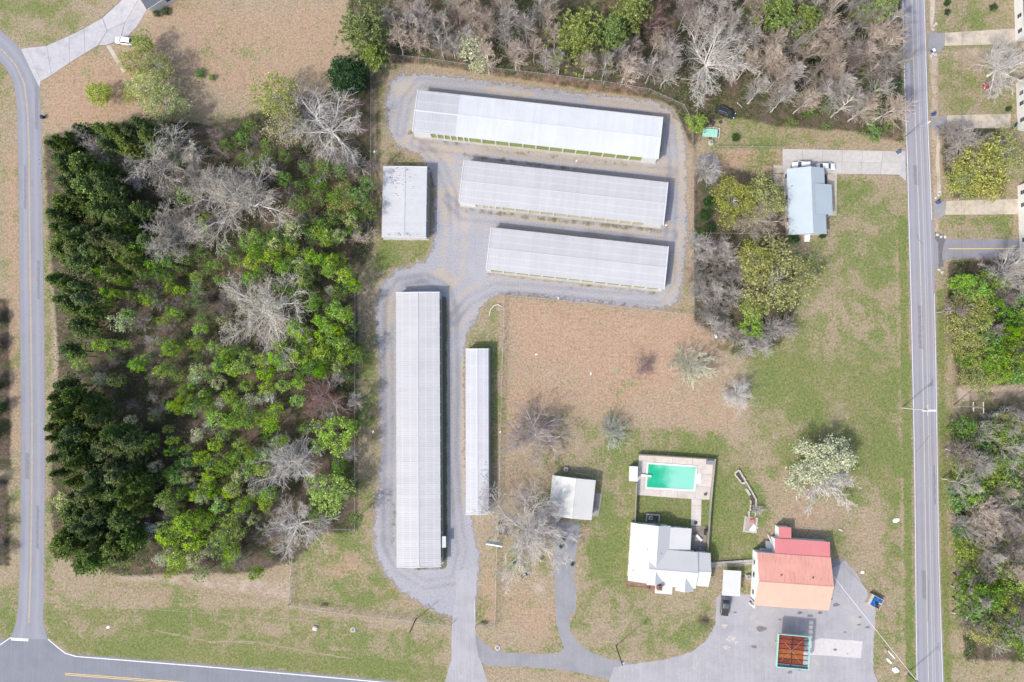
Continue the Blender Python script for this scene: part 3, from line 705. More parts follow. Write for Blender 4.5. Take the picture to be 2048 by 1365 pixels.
def storage(label, cor, h, pitch, mats, doors_s, doors_n=None, door_mat=DOOR_G, ridge=.35, old=0.0, group='metal roofed storage buildings in the gravel yard'):
    W = [P(x, y, h) for x, y in cor]
    e1 = ((W[1]-W[0]) + (W[2]-W[3])) / 2; e2 = ((W[0]-W[3]) + (W[1]-W[2])) / 2
    if e1.length > e2.length: u, v = e1, e2
    else: u, v = e2, -e1
    L, D = u.length, v.length
    c = sum(W, Vector())/4
    root = thing('storage_building', label, 'storage building', (c.x, c.y, 0), math.atan2(u.y, u.x), group)
    zr = lambda y: h + ridge*(1 - abs(y)/(D/2))
    n = max(2, round(L/pitch)); w = L/n
    # one corrugated sheet, ridge in the middle, shared by every panel
    def panel_mesh(m):
        prof = [(0,0),(.02,.026),(.07,.026),(.09,0),(w*.5-.05,0),(w*.5-.03,.018),(w*.5+.03,.018),(w*.5+.05,0),(w-.004,0)]
        V = []; F = []
        ysn = [-D/2-.04, 0, D/2+.04]
        for y in ysn:
            for x, dz in prof: V.append((x, y, zr(y)+dz))
        for y in ysn: V += [(0, y, zr(y)-.03), (w-.004, y, zr(y)-.03)]
        k = len(prof)
        for a in range(2):
            for i in range(k-1): F.append((a*k+i, a*k+i+1, (a+1)*k+i+1, (a+1)*k+i))
        b = 3*k
        for a in range(2): F.append((b+2*a+1, b+2*a, b+2*a+2, b+2*a+3))
        F.append(tuple(range(k))[::-1] + (b, b+1)); F.append(tuple(range(2*k, 3*k)) + (b+5, b+4))
        mb = MB().add(V, F); return mb.mesh('roof_panel', m)
    pm = panel_mesh(mats[0]); po = panel_mesh(mats[1]) if len(mats) > 1 else pm
    for i in range(n):
        link('roof_panel', po if (i+.5)/n < old else pm, None, root, (-L/2 + i*w, 0, 0))
    rc = MB()
    rc.add([(-L/2,-.2,zr(.2)+.066),(L/2,-.2,zr(.2)+.066),(L/2,0,zr(0)+.075),(-L/2,0,zr(0)+.075),(L/2,.2,zr(.2)+.066),(-L/2,.2,zr(.2)+.066)], [(0,1,2,3),(3,2,4,5)])
    rc.build('ridge_cap', mats[0], root)
    for s in (-1, 1):                                   # gable trims and eave gutters
        t = MB()
        x0 = s*(L/2+.09)
        for a, b in ((-D/2-.14, 0), (0, D/2+.14)):
            t.slab([(x0-.09,a,zr(a)+.10),(x0+.09,a,zr(a)+.10),(x0+.09,b,zr(b)+.10),(x0-.09,b,zr(b)+.10)], .24)
        t.build('gable_trim', TRIM, root)
        if s > 0:
            g = MB(); y = s*(D/2+.10)
            g.box(-L/2-.18, L/2+.18, y-.045, y+.045, h-.20, h-.03)
            g.build('gutter', RUST_TRIM, root)
    MB().box(-L/2-.25, L/2+.25, -D/2-.35, D/2+.35, -.1, .12).build('foundation', SLABM, root)
    for s in (-1, 1):
        x = s*(L/2-.10)
        MB().add([(x-.08,-D/2+.1,.12),(x+.08,-D/2+.1,.12),(x+.08,D/2-.1,.12),(x-.08,D/2-.1,.12),
                  (x-.08,-D/2+.1,h-.04),(x+.08,-D/2+.1,h-.04),(x+.08,D/2-.1,h-.04),(x-.08,D/2-.1,h-.04),(x-.08,0,h+ridge-.06),(x+.08,0,h+ridge-.06)],
                 [(3,2,1,0),(0,1,5,4),(2,3,7,6),(1,2,6,9,5),(3,0,4,8,7),(4,5,9,8),(8,9,6,7)]).build('wall', W_WHITE, root)
    cache = {}
    def side(s, bays):
        y = s*(D/2-.08)
        if not bays:
            MB().box(-L/2+.19, L/2-.19, y-.08, y+.08, .12, h-.06).build('wall', W_WHITE, root); return
        yi = s*(D/2-.20); dh = h-.42
        MB().box(-L/2+.19, L/2-.19, min(yi-s*.12, yi-s*.2), max(yi-s*.12, yi-s*.2), .12, h-.06).build('wall', W_WHITE, root)
        MB().box(-L/2+.19, L/2-.19, min(y-s*.22, y+s*.06), max(y-s*.22, y+s*.06), dh, h-.06).build('header', W_WHITE, root)
        edges = [bays[0][0]] + [b for _, b in bays]
        for e in edges:
            key = ('post', s)
            if key not in cache:
                cache[key] = MB().box(-.16, .16, min(y-s*.22, y+s*.10), max(y-s*.22, y+s*.10), .12, dh).mesh('door_post', W_WHITE)
            link('door_post', cache[key], None, root, (e, 0, 0))
        for a, b in ((-L/2+.19, bays[0][0]-.16), (bays[-1][1]+.16, L/2-.19)):
            if b-a > .1: MB().box(a, b, min(y-s*.22, y+s*.07), max(y-s*.22, y+s*.07), .12, dh).build('wall', W_WHITE, root)
        for a, b in bays:
            key = (round(b-a, 2), s)
            if key not in cache:
                hw = (b-a)/2-.163; m = MB(); nb = 9
                for i in range(nb):                   # curtain of interlocking slats
                    z0 = .13 + (dh-.14)*i/nb; z1 = .13 + (dh-.14)*(i+1)/nb
                    yy = yi + s*.05
                    m.box(-hw, hw, min(yi, yy), max(yi, yy), z0+.02, z1-.02)
                m.box(-hw, hw, min(yi-s*.03, yi), max(yi-s*.03, yi), .13, dh-.01)
                cache[key] = m.mesh('roll_up_door', door_mat)
            link('roll_up_door', cache[key], None, root, ((a+b)/2, 0, 0))
    side(-1, doors_s(L) if doors_s else None); side(1, doors_n(L) if doors_n else None)
    return root, L, D
def bays(fr_edges):
    return lambda L: [(-L/2 + L*a, -L/2 + L*b) for a, b in zip(fr_edges[:-1], fr_edges[1:])]
def even(n, m0=.02, m1=.02):
    return bays([m0 + (1-m0-m1)*i/n for i in range(n+1)])
z1 = [510,550,590,627,665,702,731,805,885,962,1040,1115,1192,1268,1342,1420,1495,1570,1645,1720]
b1, L1, D1 = storage('longest white storage building at the top, its first roof panels greyer, olive doors', [(835,180),(1324,236),(1316.5,317),(827,264)], 3.5, .88, (R_WHITE, R_OLD), bays([(z-416)/(1800-416) for z in z1]), even(16), ridge=.30, old=.167)
b2, L2, D2 = storage('grey roofed storage building below the longest white one, parallel to it', [(928,321),(1335,366),(1326,450),(919.5,405)], 3.3, .88, (R_GREY,), bays([(z-682)/(1838-682) for z in [770,810,850,888,925,1000,1075,1145,1220,1297,1372,1447,1520,1595,1668,1740]]), even(14), DOOR_T, ridge=.30)
b3, L3, D3 = storage('grey roofed storage building just above the tan fenced lawn', [(982,455),(1335.5,495),(1328,578),(974,540)], 3.0, .88, (R_GREY,), even(13), even(13), ridge=.30)
b4, L4, D4 = storage('short squarish white storage building by the west fence, dark specks on its roof', [(767,333.5),(853.5,336),(851.5,475),(764,473)], 3.2, .92, (R_SMALL,), even(4), None, DOOR_T, ridge=.25)
b5, L5, D5 = storage('longest upright storage building, wide grey ridged roof between the two gravel lanes', [(791.8,586),(879.3,586),(880.5,1133),(794.5,1133)], 3.0, .90, (R_GREY,), even(20), even(20), ridge=.45)
b6, L6, D6 = storage('narrow white storage building beside the paved exit lane, dark stains at its lower end', [(932,699),(976.5,699),(977,1028.5),(932,1028.5)], 3.0, .90, (R_NARROW,), None, even(13), ridge=.20)
# specks and stains lying on two roofs
sp = MB(); r = random.Random(3)
for i in range(95):
    x = r.gauss(D4*.18, 1.6) if i < 65 else r.uniform(-4, 4); y = r.gauss(1.0, 1.6)
    xx = L4/2 - abs(r.gauss(2.0, 2.8)) if i < 70 else -L4/2 + r.uniform(.3, 1.0); s_ = r.uniform(.03, .085)
    if abs(y) < D4/2-.3 and abs(xx) < L4/2-.2:
        zz = 3.2 + .25*(1-abs(y)/(D4/2)) + .06
        sp.box(xx-s_, xx+s_, y-s_, y+s_, zz-.04, zz+.02)
tag(sp.build('leaf_debris', SPOT, b4), kind='stuff')
sp = MB()
for i in range(260):
    x = -L6/2 + abs(r.gauss(0, 4.5)) + .2; y = -D6/2 + abs(r.gauss(0, .9)) + .05
    if y < D6/2 and x < L6/2:
        zz = 3.0 + .20*(1-abs(y)/(D6/2)) + .06; s_ = r.uniform(.05, .14)
        sp.box(x-s_, x+s_, y-s_*1.6, y+s_*1.6, zz-.05, zz+.004)
tag(sp.build('leaf_debris', mat('grey_roof_grime', (.33,.31,.31), .9, .3, 2.0), b6), kind='stuff')
# small awning over the office door of the long upright building
MB().slab([(-L5/2+4.3,-D5/2-1.25,2.45),(-L5/2+7.0,-D5/2-1.25,2.45),(-L5/2+7.0,-D5/2-.30,2.62),(-L5/2+4.3,-D5/2-.30,2.62)][::-1], .08).build('awning', TRIM, b5)
bb = tag(MB().tube((0,0,0),(.55,.1,0),.025,n=5).tube((.55,.1,0),(1.5,.0,0),.018,n=5).tube((.55,.1,0),(1.3,.5,0),.014,n=5).build('fallen_branch', mat('grey_dead_wood', (.20,.18,.16))), 'short dead branch lying on the white roof of the longest storage building', 'branch')
bb.location = P(1306, 257, 3.46); bb.rotation_euler = (0, 0, 1.9); bb.scale = (2, 2, 2)

# ------------------------------------------------------------------ houses
GLASS = mat('dark_window_glass', (.045,.055,.07), .12, .1, 1.0, spec=.6)
FRAMEW = mat('white_window_frame', (.66,.66,.65), .6)
class Build:
    """a building laid out in its own axes from survey pixels"""
    def __init__(s, name, label, cat, px, py, rot_deg, group=None):
        b = P(px, py, 0); s.root = thing(name, label, cat, (b.x, b.y, 0), math.radians(rot_deg), group)
        s.c, s.s = math.cos(math.radians(-rot_deg)), math.sin(math.radians(-rot_deg)); s.b = b
    def l(s, px, py, z):
        w = P(px, py, z); dx, dy = w.x - s.b.x, w.y - s.b.y
        return (dx*s.c - dy*s.s, dx*s.s + dy*s.c)
    def rect(s, x0, y0, x1, y1, z):
        a = s.l(x0, y0, z); b = s.l(x1, y1, z)
        return min(a[0], b[0]), max(a[0], b[0]), min(a[1], b[1]), max(a[1], b[1])
    def slope(s, q, m, name='roof_slope', t=.07, rib=.42, ribh=.035):
        """q: eave a, eave b, ridge b, ridge a (ccw from above); standing ribs run eave to ridge"""
        q = [Vector(p) for p in q]
        mb = MB().slab(q, t)
        L = (q[1]-q[0]).length; n = max(1, int(L/(rib or 99))); nz = Vector((0,0,1))
        if rib:
            for i in range(1, n):
                a = q[0].lerp(q[1], i/n); b = q[3].lerp(q[2], i/n)
                e = (q[1]-q[0]).normalized()*.022
                mb.add([a-e, a+e, b+e, b-e, a-e+nz*ribh, a+e+nz*ribh, b+e+nz*ribh, b-e+nz*ribh], [(4,5,6,7),(0,1,5,4),(1,2,6,5),(2,3,7,6),(3,0,4,7)])
        return mb.build(name, m, s.root)
    def gable(s, x0, x1, y0, y1, ze, zr, axis, wall_m, roof_m, ov=.35, ridge=.5, z0=.0, sides=('l','r'), cap=True, walls=True, rib=.42):
        """box walls with two slopes; axis 'x' = ridge runs along x"""
        ins = ov
        X0, X1, Y0, Y1 = x0+ins, x1-ins, y0+ins, y1-ins
        if walls:
            t = .18
            for bx in ((X0,X1,Y0,Y0+t),(X0,X1,Y1-t,Y1),(X0,X0+t,Y0+t,Y1-t),(X1-t,X1,Y0+t,Y1-t)):
                MB().box(*bx, z0, ze-.10).build('wall', wall_m, s.root)
        if axis == 'x':
            yr = y0 + (y1-y0)*ridge
            s.slope([(x0,y0,ze),(x1,y0,ze),(x1,yr,zr),(x0,yr,zr)], roof_m, rib=rib)
            s.slope([(x1,y1,ze),(x0,y1,ze),(x0,yr,zr-.002),(x1,yr,zr-.002)], roof_m, rib=rib)
            if walls:
                for x in (X0+.09, X1-.09):
                    MB().ring([[(x-.08,Y0,ze-.10),(x-.08,Y1,ze-.10),(x-.08,yr,zr-.22)],[(x+.08,Y0,ze-.10),(x+.08,Y1,ze-.10),(x+.08,yr,zr-.22)]]).build('gable_end', wall_m, s.root)
            if cap: MB().add([(x0,yr-.16,zr-.02),(x1,yr-.16,zr-.02),(x1,yr,zr+.05),(x0,yr,zr+.05),(x1,yr+.16,zr-.02),(x0,yr+.16,zr-.02)],[(0,1,2,3),(3,2,4,5)]).build('ridge_cap', roof_m, s.root)
        else:
            xr = x0 + (x1-x0)*ridge
            s.slope([(x1,y0,ze),(x1,y1,ze),(xr,y1,zr),(xr,y0,zr)], roof_m, rib=rib)
            s.slope([(x0,y1,ze),(x0,y0,ze),(xr,y0,zr-.002),(xr,y1,zr-.002)], roof_m, rib=rib)
            if walls:
                for y in (Y0+.09, Y1-.09):
                    MB().ring([[(X0,y-.08,ze-.10),(X1,y-.08,ze-.10),(xr,y-.08,zr-.22)],[(X0,y+.08,ze-.10),(X1,y+.08,ze-.10),(xr,y+.08,zr-.22)]]).build('gable_end', wall_m, s.root)
            if cap: MB().add([(xr-.16,y0,zr-.02),(xr-.16,y1,zr-.02),(xr,y1,zr+.05),(xr,y0,zr+.05),(xr+.16,y1,zr-.02),(xr+.16,y0,zr-.02)],[(1,0,3,2),(2,3,5,4)]).build('ridge_cap', roof_m, s.root)
    def window(s, x, y, z, w, h, face, name='window'):
        """face: 'n','s','e','w'"""
        fx = MB(); g = MB(); d = .05
        if face in 'ns':
            k = 1 if face == 'n' else -1
            f0, f1 = sorted((y, y+k*d)); fx.box(x-w/2-.08, x+w/2+.08, f0, f1, z-h/2-.08, z+h/2+.08)
            g0, g1 = sorted((y+k*.02, y+k*(d+.02)))
            for a, b in ((z-h/2, z-.03), (z+.03, z+h/2)): g.box(x-w/2, x+w/2, g0, g1, a, b)
        else:
            k = 1 if face == 'e' else -1
            f0, f1 = sorted((x, x+k*d)); fx.box(f0, f1, y-w/2-.08, y+w/2+.08, z-h/2-.08, z+h/2+.08)
            g0, g1 = sorted((x+k*.02, x+k*(d+.02)))
            for a, b in ((z-h/2, z-.03), (z+.03, z+h/2)): g.box(g0, g1, y-w/2, y+w/2, a, b)
        f = fx.build(name, FRAMEW, s.root); g.build('pane', GLASS, f)
    def pipe(s, x, y, z, h=.5, r=.09, m=None):
        MB().tube((x,y,z-.3),(x,y,z+h),r,n=8).build('vent_pipe', m or SPOT, s.root)

WH_ROOF = roof_mat('white_house_roof', (.49,.488,.48), None, var=.03, rand=.015, streak=.12)
WH_WALL = mat('white_siding', (.66,.66,.64), .7, .05, 1.2, dirt=(.45,.43,.38), dirt_amt=.25)
BRICK = mat('red_brown_brick', (.23,.115,.085), .9, .3, 5.0, dirt=(.30,.24,.20), dirt_amt=.4)
# --- white house with the pool
h = Build('white_house', 'white metal roofed house with crossing gables just below the swimming pool', 'house', 1337, 1112, -4.2)
x0,x1,y0,y1 = h.rect(1263,1046,1334,1168, 3.0)
h.gable(x0,x1,y0,y1,3.0,4.6,'y',WH_WALL,WH_ROOF,ridge=.66)
wy = y1
cx0,cx1,cy0,cy1 = h.rect(1298,1097,1391,1178, 3.1)
h.gable(cx0,cx1,cy0,cy1,3.1,4.8,'x',WH_WALL,WH_ROOF,ridge=.48)
dx0,dx1,dy0,dy1 = h.rect(1388,1104,1417,1174, 2.8)
h.gable(cx1-.05,dx1,dy0,dy1,2.8,4.5,'x',WH_WALL,WH_ROOF,ridge=.48)
ax0,ax1,ay0,ay1 = h.rect(1334,1054,1381,1098, 2.7)      # low lean-to in the corner
h.slope([(ax1,cy1-.6,2.6),(ax1,ay1,2.6),(x1-.05,ay1,3.0),(x1-.05,cy1-.6,3.0)], WH_ROOF)
for bx in ((ax1-.5,ax1-.32,cy1-.3,ay1-.3),(x1-.3,ax1-.5,ay1-.48,ay1-.3)): MB().box(*bx,0,2.48).build('wall', WH_WALL, h.root)
gx0,gx1,gy0,gy1 = h.rect(1352,1160,1387,1181, 3.1)      # small front gable
h.gable(gx0,gx1,gy0-.35,cy0+2.6,3.05,4.25,'y',WH_WALL,WH_ROOF,ridge=.45,walls=True)
px0,px1,py0,py1 = h.rect(1311,1168,1344,1190, 2.8)      # porch roof
h.slope([(px0,py0,2.65),(px1,py0,2.65),(px1,cy0+.4,3.0),(px0,cy0+.4,3.0)], WH_ROOF, name='porch_roof')
for x in (px0+.3, px1-.3): MB().tube((x,py0+.3,0),(x,py0+.3,2.6),.09).build('porch_post', FRAMEW, h.root)
MB().box(px0-1.0, px1, py0-.1, cy0, 0, .35).build('porch_floor', BRICK, h.root)
chx, chy = h.l(1319,1176, 4.2)
ch = MB().box(chx-.55,chx+.55,chy-.5,chy+.5,0,4.7).build('chimney', BRICK, h.root)
MB().box(chx-.3,chx+.3,chy-.25,chy+.25,4.7,4.85).build('flue', SPOT, ch)
for px, py, w in ((1281,1046,1.3),(1317,1049,1.3)):
    x, y = h.l(px, py, 2.0); h.window(x, y1-.35, 1.7, w, 1.2, 'n')
for px in (1345, 1369):
    x, y = h.l(px, 1055, 2.0); h.window(x, ay1-.30, 1.55, 1.2, 1.0, 'n')
for py in (1070, 1098, 1128): x, y = h.l(1262, py, 2.0); h.window(x0+.35, y, 1.6, 1.1, 1.2, 'w')
for px, py, z in ((1295,1099,3.9),(1322,1107,3.9),(1266,1141,3.2)):
    x, y = h.l(px, py, z); h.pipe(x, y, z, .35, .08)
# brick flower beds at the front
fb = Build('flower_bed', 'brick edged flower bed against the front of the white house', 'flower bed', 1269, 1169, -4.2)
x0,x1,y0,y1 = fb.rect(1253,1160,1300,1177,0)
for bx in ((x0,x1,y0,y0+.22),(x0,x0+.22,y0+.22,y1),(x1-.22,x1,y0+.22,y1)): MB().box(*bx,0,.35).build('edging', BRICK, fb.root)
MB().box(x0+.22,x1-.22,y0+.22,y1,0,.22).build('soil', mat('bed_soil', (.20,.13,.09), .95, .4, 1.5), fb.root)

# --- garage of the white house
GA_ROOF = roof_mat('cream_garage_roof', (.52,.51,.485), None, var=.03, rand=.015, streak=.15)
ga = Build('garage', 'cream roofed garage at the top of the asphalt driveway', 'garage', 1144, 996, -6.5)
x0,x1,y0,y1 = ga.rect(1105,951,1183,1041,3.0)
ga.gable(x0,x1,y0,y1,3.0,3.85,'y',WH_WALL,GA_ROOF,ridge=.54)
for k in (.28, .72):
    xx = x0 + (x1-x0)*k
    dm = MB()
    for i in range(4): dm.box(xx-1.25, xx+1.25, y0+.30, y0+.345, .05+i*.54, .05+i*.54+.51)
    dm.build('garage_door', FRAMEW, ga.root)
sl = [P(x,y,0) for x,y in ((1186,985),(1204,988),(1197,1034),(1180,1032))]
tag(MB().prism([(p.x,p.y) for p in sl],-.05,.08).build('patio_slab', conc('lichen_grey_concrete', (.27,.245,.225), (.14,.13,.12), .7)), kind='structure')
MB().box(0,3.3,-.06,.06,.05,.17).build('loose_plank', mat('pale_plank', (.52,.46,.36)))
o = bpy.data.objects['loose_plank']; tag(o, 'pale timber plank lying behind the cream garage', 'plank'); o.location = P(1151,946,0); o.rotation_euler=(0,0,-.16)

# --- house with the pale blue metal roof
BL_ROOF = roof_mat('pale_blue_metal_roof', (.37,.425,.455), None, var=.04, rand=.02, streak=.2)
BL_WALL = mat('pale_house_wall', (.50,.50,.48), .8, .08)
b = Build('blue_roofed_house', 'house with a pale blue metal roof beside the concrete driveway and white cars', 'house', 1614, 403, 1.0)
x0,x1,y0,y1 = b.rect(1573.5,338,1653.5,468.5,3.0)
b.gable(x0,x1,y0,y1,3.0,4.6,'y',BL_WALL,BL_ROOF,ridge=.57)
qx0,qx1,qy0,qy1 = b.rect(1625,370,1666.5,429.5,3.0)
b.slope([(qx1,qy0,2.75),(qx1,qy1,2.75),(qx0,qy1,4.42),(qx0,qy0,4.42)], BL_ROOF, name='porch_roof')
for y in (qy0+.2, (qy0+qy1)/2, qy1-.2): MB().tube((qx1-.25,y,0),(qx1-.25,y,2.6),.08).build('porch_post', FRAMEW, b.root)
MB().box(x1-.34, x1+1.9, qy1-.5, y1-1.0, 0, .18).build('porch_floor', mat('dark_porch_floor', (.075,.07,.07)), b.root)
MB().box(x1-.34, qx1+.3, qy0, qy1-.6, 0, .16).build('porch_floor', SLABM, b.root)
x,y = b.l(1583,373,3.3); b.pipe(x,y,3.4,.3,.09)
for py in (352, 395, 440): x,y = b.l(1573,py,2); b.window(x0+.35,y,1.6,1.1,1.2,'w')
for px in (1590, 1632): x,y = b.l(px,338,2); b.window(x,y1-.35,1.6,1.1,1.2,'n')
s_ = Build('back_stoop', 'small pale stoop with steps at the lower end of the blue roofed house', 'steps', 1614, 476, 1.0)
x0,x1,y0,y1 = s_.rect(1609,468,1620,483,.5)
MB().box(x0,x1,y0+.6,y1,0,.7).build('landing', FRAMEW, s_.root); MB().box(x0,x1,y0+.3,y0+.6,0,.45).build('step', FRAMEW, s_.root); MB().box(x0,x1,y0,y0+.3,0,.22).build('step', FRAMEW, s_.root)

# --- red roofed store
RED_N = roof_mat('red_painted_roof', (.66,.335,.265), None, stain=((.26,.07,.06), .5), var=.08, streak=.6)  # same red metal as the front; colour lifted against the slope's shade
RED_S = roof_mat('faded_sunlit_orange_roof', (.61,.325,.248), .6, var=.06, streak=.25)  # front tone carries both fading and the sunlit look of the slope
RED_A = roof_mat('deep_red_roof', (.53,.19,.19), None, var=.06, streak=.15)
ST_WALL = mat('white_store_wall', (.68,.69,.70), .7, .06, 1.0, dirt=(.4,.4,.4), dirt_amt=.3)
st_ = Build('store_building', 'store with a red metal roof fading to peach at the front, above the paved lot', 'store', 1588, 1158, -3.7)
ex0, ey0 = st_.l(1508,1211,3.9); ex1, _ = st_.l(1657,1221,3.9)
_, er = st_.l(1589,1169,6.2); _, en = st_.l(1586,1110,3.9)
ro = (st_.l(1519,1165,6.2)[0] + ex0)/2
st_.slope([(ex0,ey0,3.9),(ex1,ey0,3.9),(ex1,er,6.2),(ex0,er,6.2)], RED_S, rib=.9, ribh=.03)
st_.slope([(ex1,en,3.9),(ex0+.15,en,3.9),(ex0+.15,er,6.198),(ex1,er,6.198)], RED_N, rib=.45)
MB().add([(ex0,er-.18,6.19),(ex1,er-.18,6.19),(ex1,er,6.26),(ex0,er,6.26),(ex1,er+.18,6.19),(ex0,er+.18,6.19)],[(0,1,2,3),(3,2,4,5)]).build('ridge_cap', RED_N, st_.root)
t=.2
for bx in ((ex0+.4,ex1-.4,ey0+.9,ey0+.9+t),(ex0+.4,ex0+.4+t,ey0+.9+t,en-.3),(ex1-.4-t,ex1-.4,ey0+.9+t,en-.3),(ex0+.4+t,ex1-.4-t,en-.3-t,en-.3)): MB().box(*bx,0,3.75).build('wall', ST_WALL, st_.root)
for x in (ex0+.5, ex1-.5):
    MB().ring([[(x-.09,ey0+.9,3.75),(x-.09,en-.3,3.75),(x-.09,er,5.95)],[(x+.09,ey0+.9,3.75),(x+.09,en-.3,3.75),(x+.09,er,5.95)]]).build('gable_end', ST_WALL, st_.root)
ux0,uy1 = st_.l(1550,1077,3.3); ux1,_ = st_.l(1660,1083,3.3)
st_.slope([(ux1,uy1,3.2),(ux0,uy1,3.2),(ux0,en-.2,3.82),(ux1,en-.2,3.82)], RED_A, rib=.45)
for bx in ((ux0+.2,ux1-.2,uy1-.45,uy1-.25),(ux0+.2,ux0+.4,en-.3,uy1-.45),(ux1-.4,ux1-.2,en-.3,uy1-.45)): MB().box(*bx,0,3.05).build('wall', ST_WALL, st_.root)
vx0,vy1 = st_.l(1558,1054,2.8); vx1,_ = st_.l(1583,1056,2.8)
st_.slope([(vx1,vy1,2.65),(vx0,vy1,2.65),(vx0,uy1-.05,3.0),(vx1,uy1-.05,3.0)], RED_A, rib=.45)
for bx in ((vx0+.1,vx1-.1,vy1-.35,vy1-.2),(vx0+.1,vx0+.25,uy1-.2,vy1-.35),(vx1-.25,vx1-.1,uy1-.2,vy1-.35)): MB().box(*bx,0,2.55).build('wall', ST_WALL, st_.root)
for px,py in ((1562,1150),(1625,1155)):
    x,y = st_.l(px,py,5.3); st_.pipe(x,y,5.25,.55,.17)
# front glazing, door and posts under the overhang
for k in (.12,.32,.68,.88):
    xx = ex0 + (ex1-ex0)*k; st_.window(xx, ey0+.9, 1.6, 2.6, 1.7, 's')
MB().box((ex0+ex1)/2-.9,(ex0+ex1)/2+.9,ey0+.83,ey0+.9,0,2.2).build('door', GLASS, st_.root)
for k in (.02,.26,.5,.74,.98):
    xx = ex0 + (ex1-ex0)*k; MB().box(xx-.09,xx+.09,ey0+.25,ey0+.43,0,3.75).build('porch_post', FRAMEW, st_.root)
dp = MB().box(ex0+.1,ex0+.5,ey0-.9,ey0-.5,0,3.2).box(ex0+.12,ex0+.48,ey0-.5,ey0-.2,2.6,3.2)
dp.build('corner_pillar', FRAMEW, st_.root)
for py,w in ((1125,1.0),(1150,1.2),(1185,1.0)):
    x,y = st_.l(1508,py,2); st_.window(ex0+.4,y,1.8,w,1.1,'w')
# rear steps and landing
rs = Build('back_stairs', 'white wooden stairs and landing at the rear corner of the red store', 'stairs', 1531, 1097, -3.7)
x0,x1,y0,y1 = rs.rect(1519,1088,1545,1107,1.5)
MB().box(x0,x1,y0,y1-1.0,1.35,1.5).build('landing', mat('grey_landing_boards', (.33,.33,.35)), rs.root)
for i in range(7): MB().box(x0+.3+i*.40,x0+.34+i*.40,y0+.05,y0+.09,1.5,2.4).build('baluster', FRAMEW, rs.root)
MB().box(x0,x1,y0+.02,y0+.12,2.4,2.5).box(x0,x0+.1,y0+.12,y1-1.0,2.4,2.5).build('handrail', FRAMEW, rs.root)
for i in range(5): MB().box(x1-1.3,x1-.1,y1-1.0+i*.30,y1-.7+i*.30,0,1.30-.25*i).build('step', FRAMEW, rs.root)
for x in (x0+.06, x1-.06): MB().box(x-.06,x+.06,y0+.2,y0+.3,0,1.35).build('leg', FRAMEW, rs.root)
rl = MB()
pts = [(x1-.2,y1+.4+.25*k,1.0-.06*k*k/2) for k in range(6)]
pts = [(x1-.15-.28*k*k*.14,y1-.6+.55*k,1.3-.12*k) for k in range(6)]
for a,bq in zip(pts[:-1],pts[1:]): rl.tube(a,bq,.10,n=6)
rl.build('curved_rail', FRAMEW, rs.root)

# --- houses cut by the frame on the right and top left
SHING = mat('dark_grey_shingle', (.105,.112,.135), .9, .25, 3.0)
WALL_P = mat('pale_grey_siding', (.58,.58,.56), .8, .05, 1.0)
def edge_house(label, x_w, y_n, y_s, win):
    e = Build('white_house', label, 'house', x_w+40, (y_n+y_s)/2, 0, 'white houses along the east side')
    x0,x1,y0,y1 = e.rect(x_w, y_n, x_w+95, y_s, 0)
    for bx in ((x0,x1,y0,y0+.2),(x0,x1,y1-.2,y1),(x0,x0+.2,y0+.2,y1-.2),(x1-.2,x1,y0+.2,y1-.2)): MB().box(*bx,0,3.2).build('wall', WALL_P, e.root)
    e.gable(x0-.25,x1+.3,y0-.3,y1+.3,3.3,5.2,'y',WALL_P,SHING,walls=False,rib=None,cap=True) if False else None
    xr = (x0+x1)/2
    e.slope([(x1+.3,y0-.3,3.25),(x1+.3,y1+.3,3.25),(xr,y1+.3,5.2),(xr,y0-.3,5.2)], SHING, rib=None)
    e.slope([(x0-.12,y1+.3,3.25),(x0-.12,y0-.3,3.25),(xr,y0-.3,5.198),(xr,y1+.3,5.198)], SHING, rib=None)
    for y in (y0+.1,y1-.1): MB().ring([[(x0,y-.08,3.2),(x1,y-.08,3.2),(xr,y-.08,5.0)],[(x0,y+.08,3.2),(x1,y+.08,3.2),(xr,y+.08,5.0)]]).build('gable_end', WALL_P, e.root)
    for py in win:
        _,yy = e.l(x_w,py,1.7); e.window(x0,yy,1.75,1.0,1.4,'w')
    return e
edge_house('white sided house at the top right corner with a dark roof', 2026, -60, 82, (-20, 32, 62))
edge_house('white sided house on the right edge with clutter at its corner, beside the red car', 2032, 166, 262, (186, 207, 240))
edge_house('white sided house on the right edge at the end of the lowest tan driveway', 2035, 372, 520, (385, 410, 480))
dk = Build('dark_roofed_house', 'dark grey shingled house corner at the top left with a white wall', 'house', 294, -40, 33)
o_ = dk.l(294, 19, 3.2); r2 = dk.l(350,-17,3.2); l2 = dk.l(277,0,3.2)
x0, y0 = o_; W_, D_ = 22.0, 11.0
for bx in ((x0+.3,x0+W_,y0+.3,y0+.5),(x0+.3,x0+.5,y0+.5,y0+D_),(x0+.5,x0+W_,y0+D_-.2,y0+D_),(x0+W_-.2,x0+W_,y0+.5,y0+D_-.2)): MB().box(*bx,0,3.05).build('wall', WALL_P, dk.root)
dk.slope([(x0,y0,3.2),(x0+W_+.3,y0,3.2),(x0+W_+.3,y0+D_/2,5.0),(x0,y0+D_/2,5.0)], SHING, rib=None)
dk.slope([(x0+W_+.3,y0+D_+.3,3.2),(x0,y0+D_+.3,3.2),(x0,y0+D_/2,4.998),(x0+W_+.3,y0+D_/2,4.998)], SHING, rib=None)
MB().box(x0-.05,x0+W_+.3,y0-.10,y0-.02,3.02,3.2).build('gutter', TRIM, dk.root)
MB().ring([[(x0+.32,y0+.5,3.05),(x0+.32,y0+D_,3.05),(x0+.32,y0+D_/2,4.8)],[(x0+.48,y0+.5,3.05),(x0+.48,y0+D_,3.05),(x0+.48,y0+D_/2,4.8)]]).build('gable_end', WALL_P, dk.root)
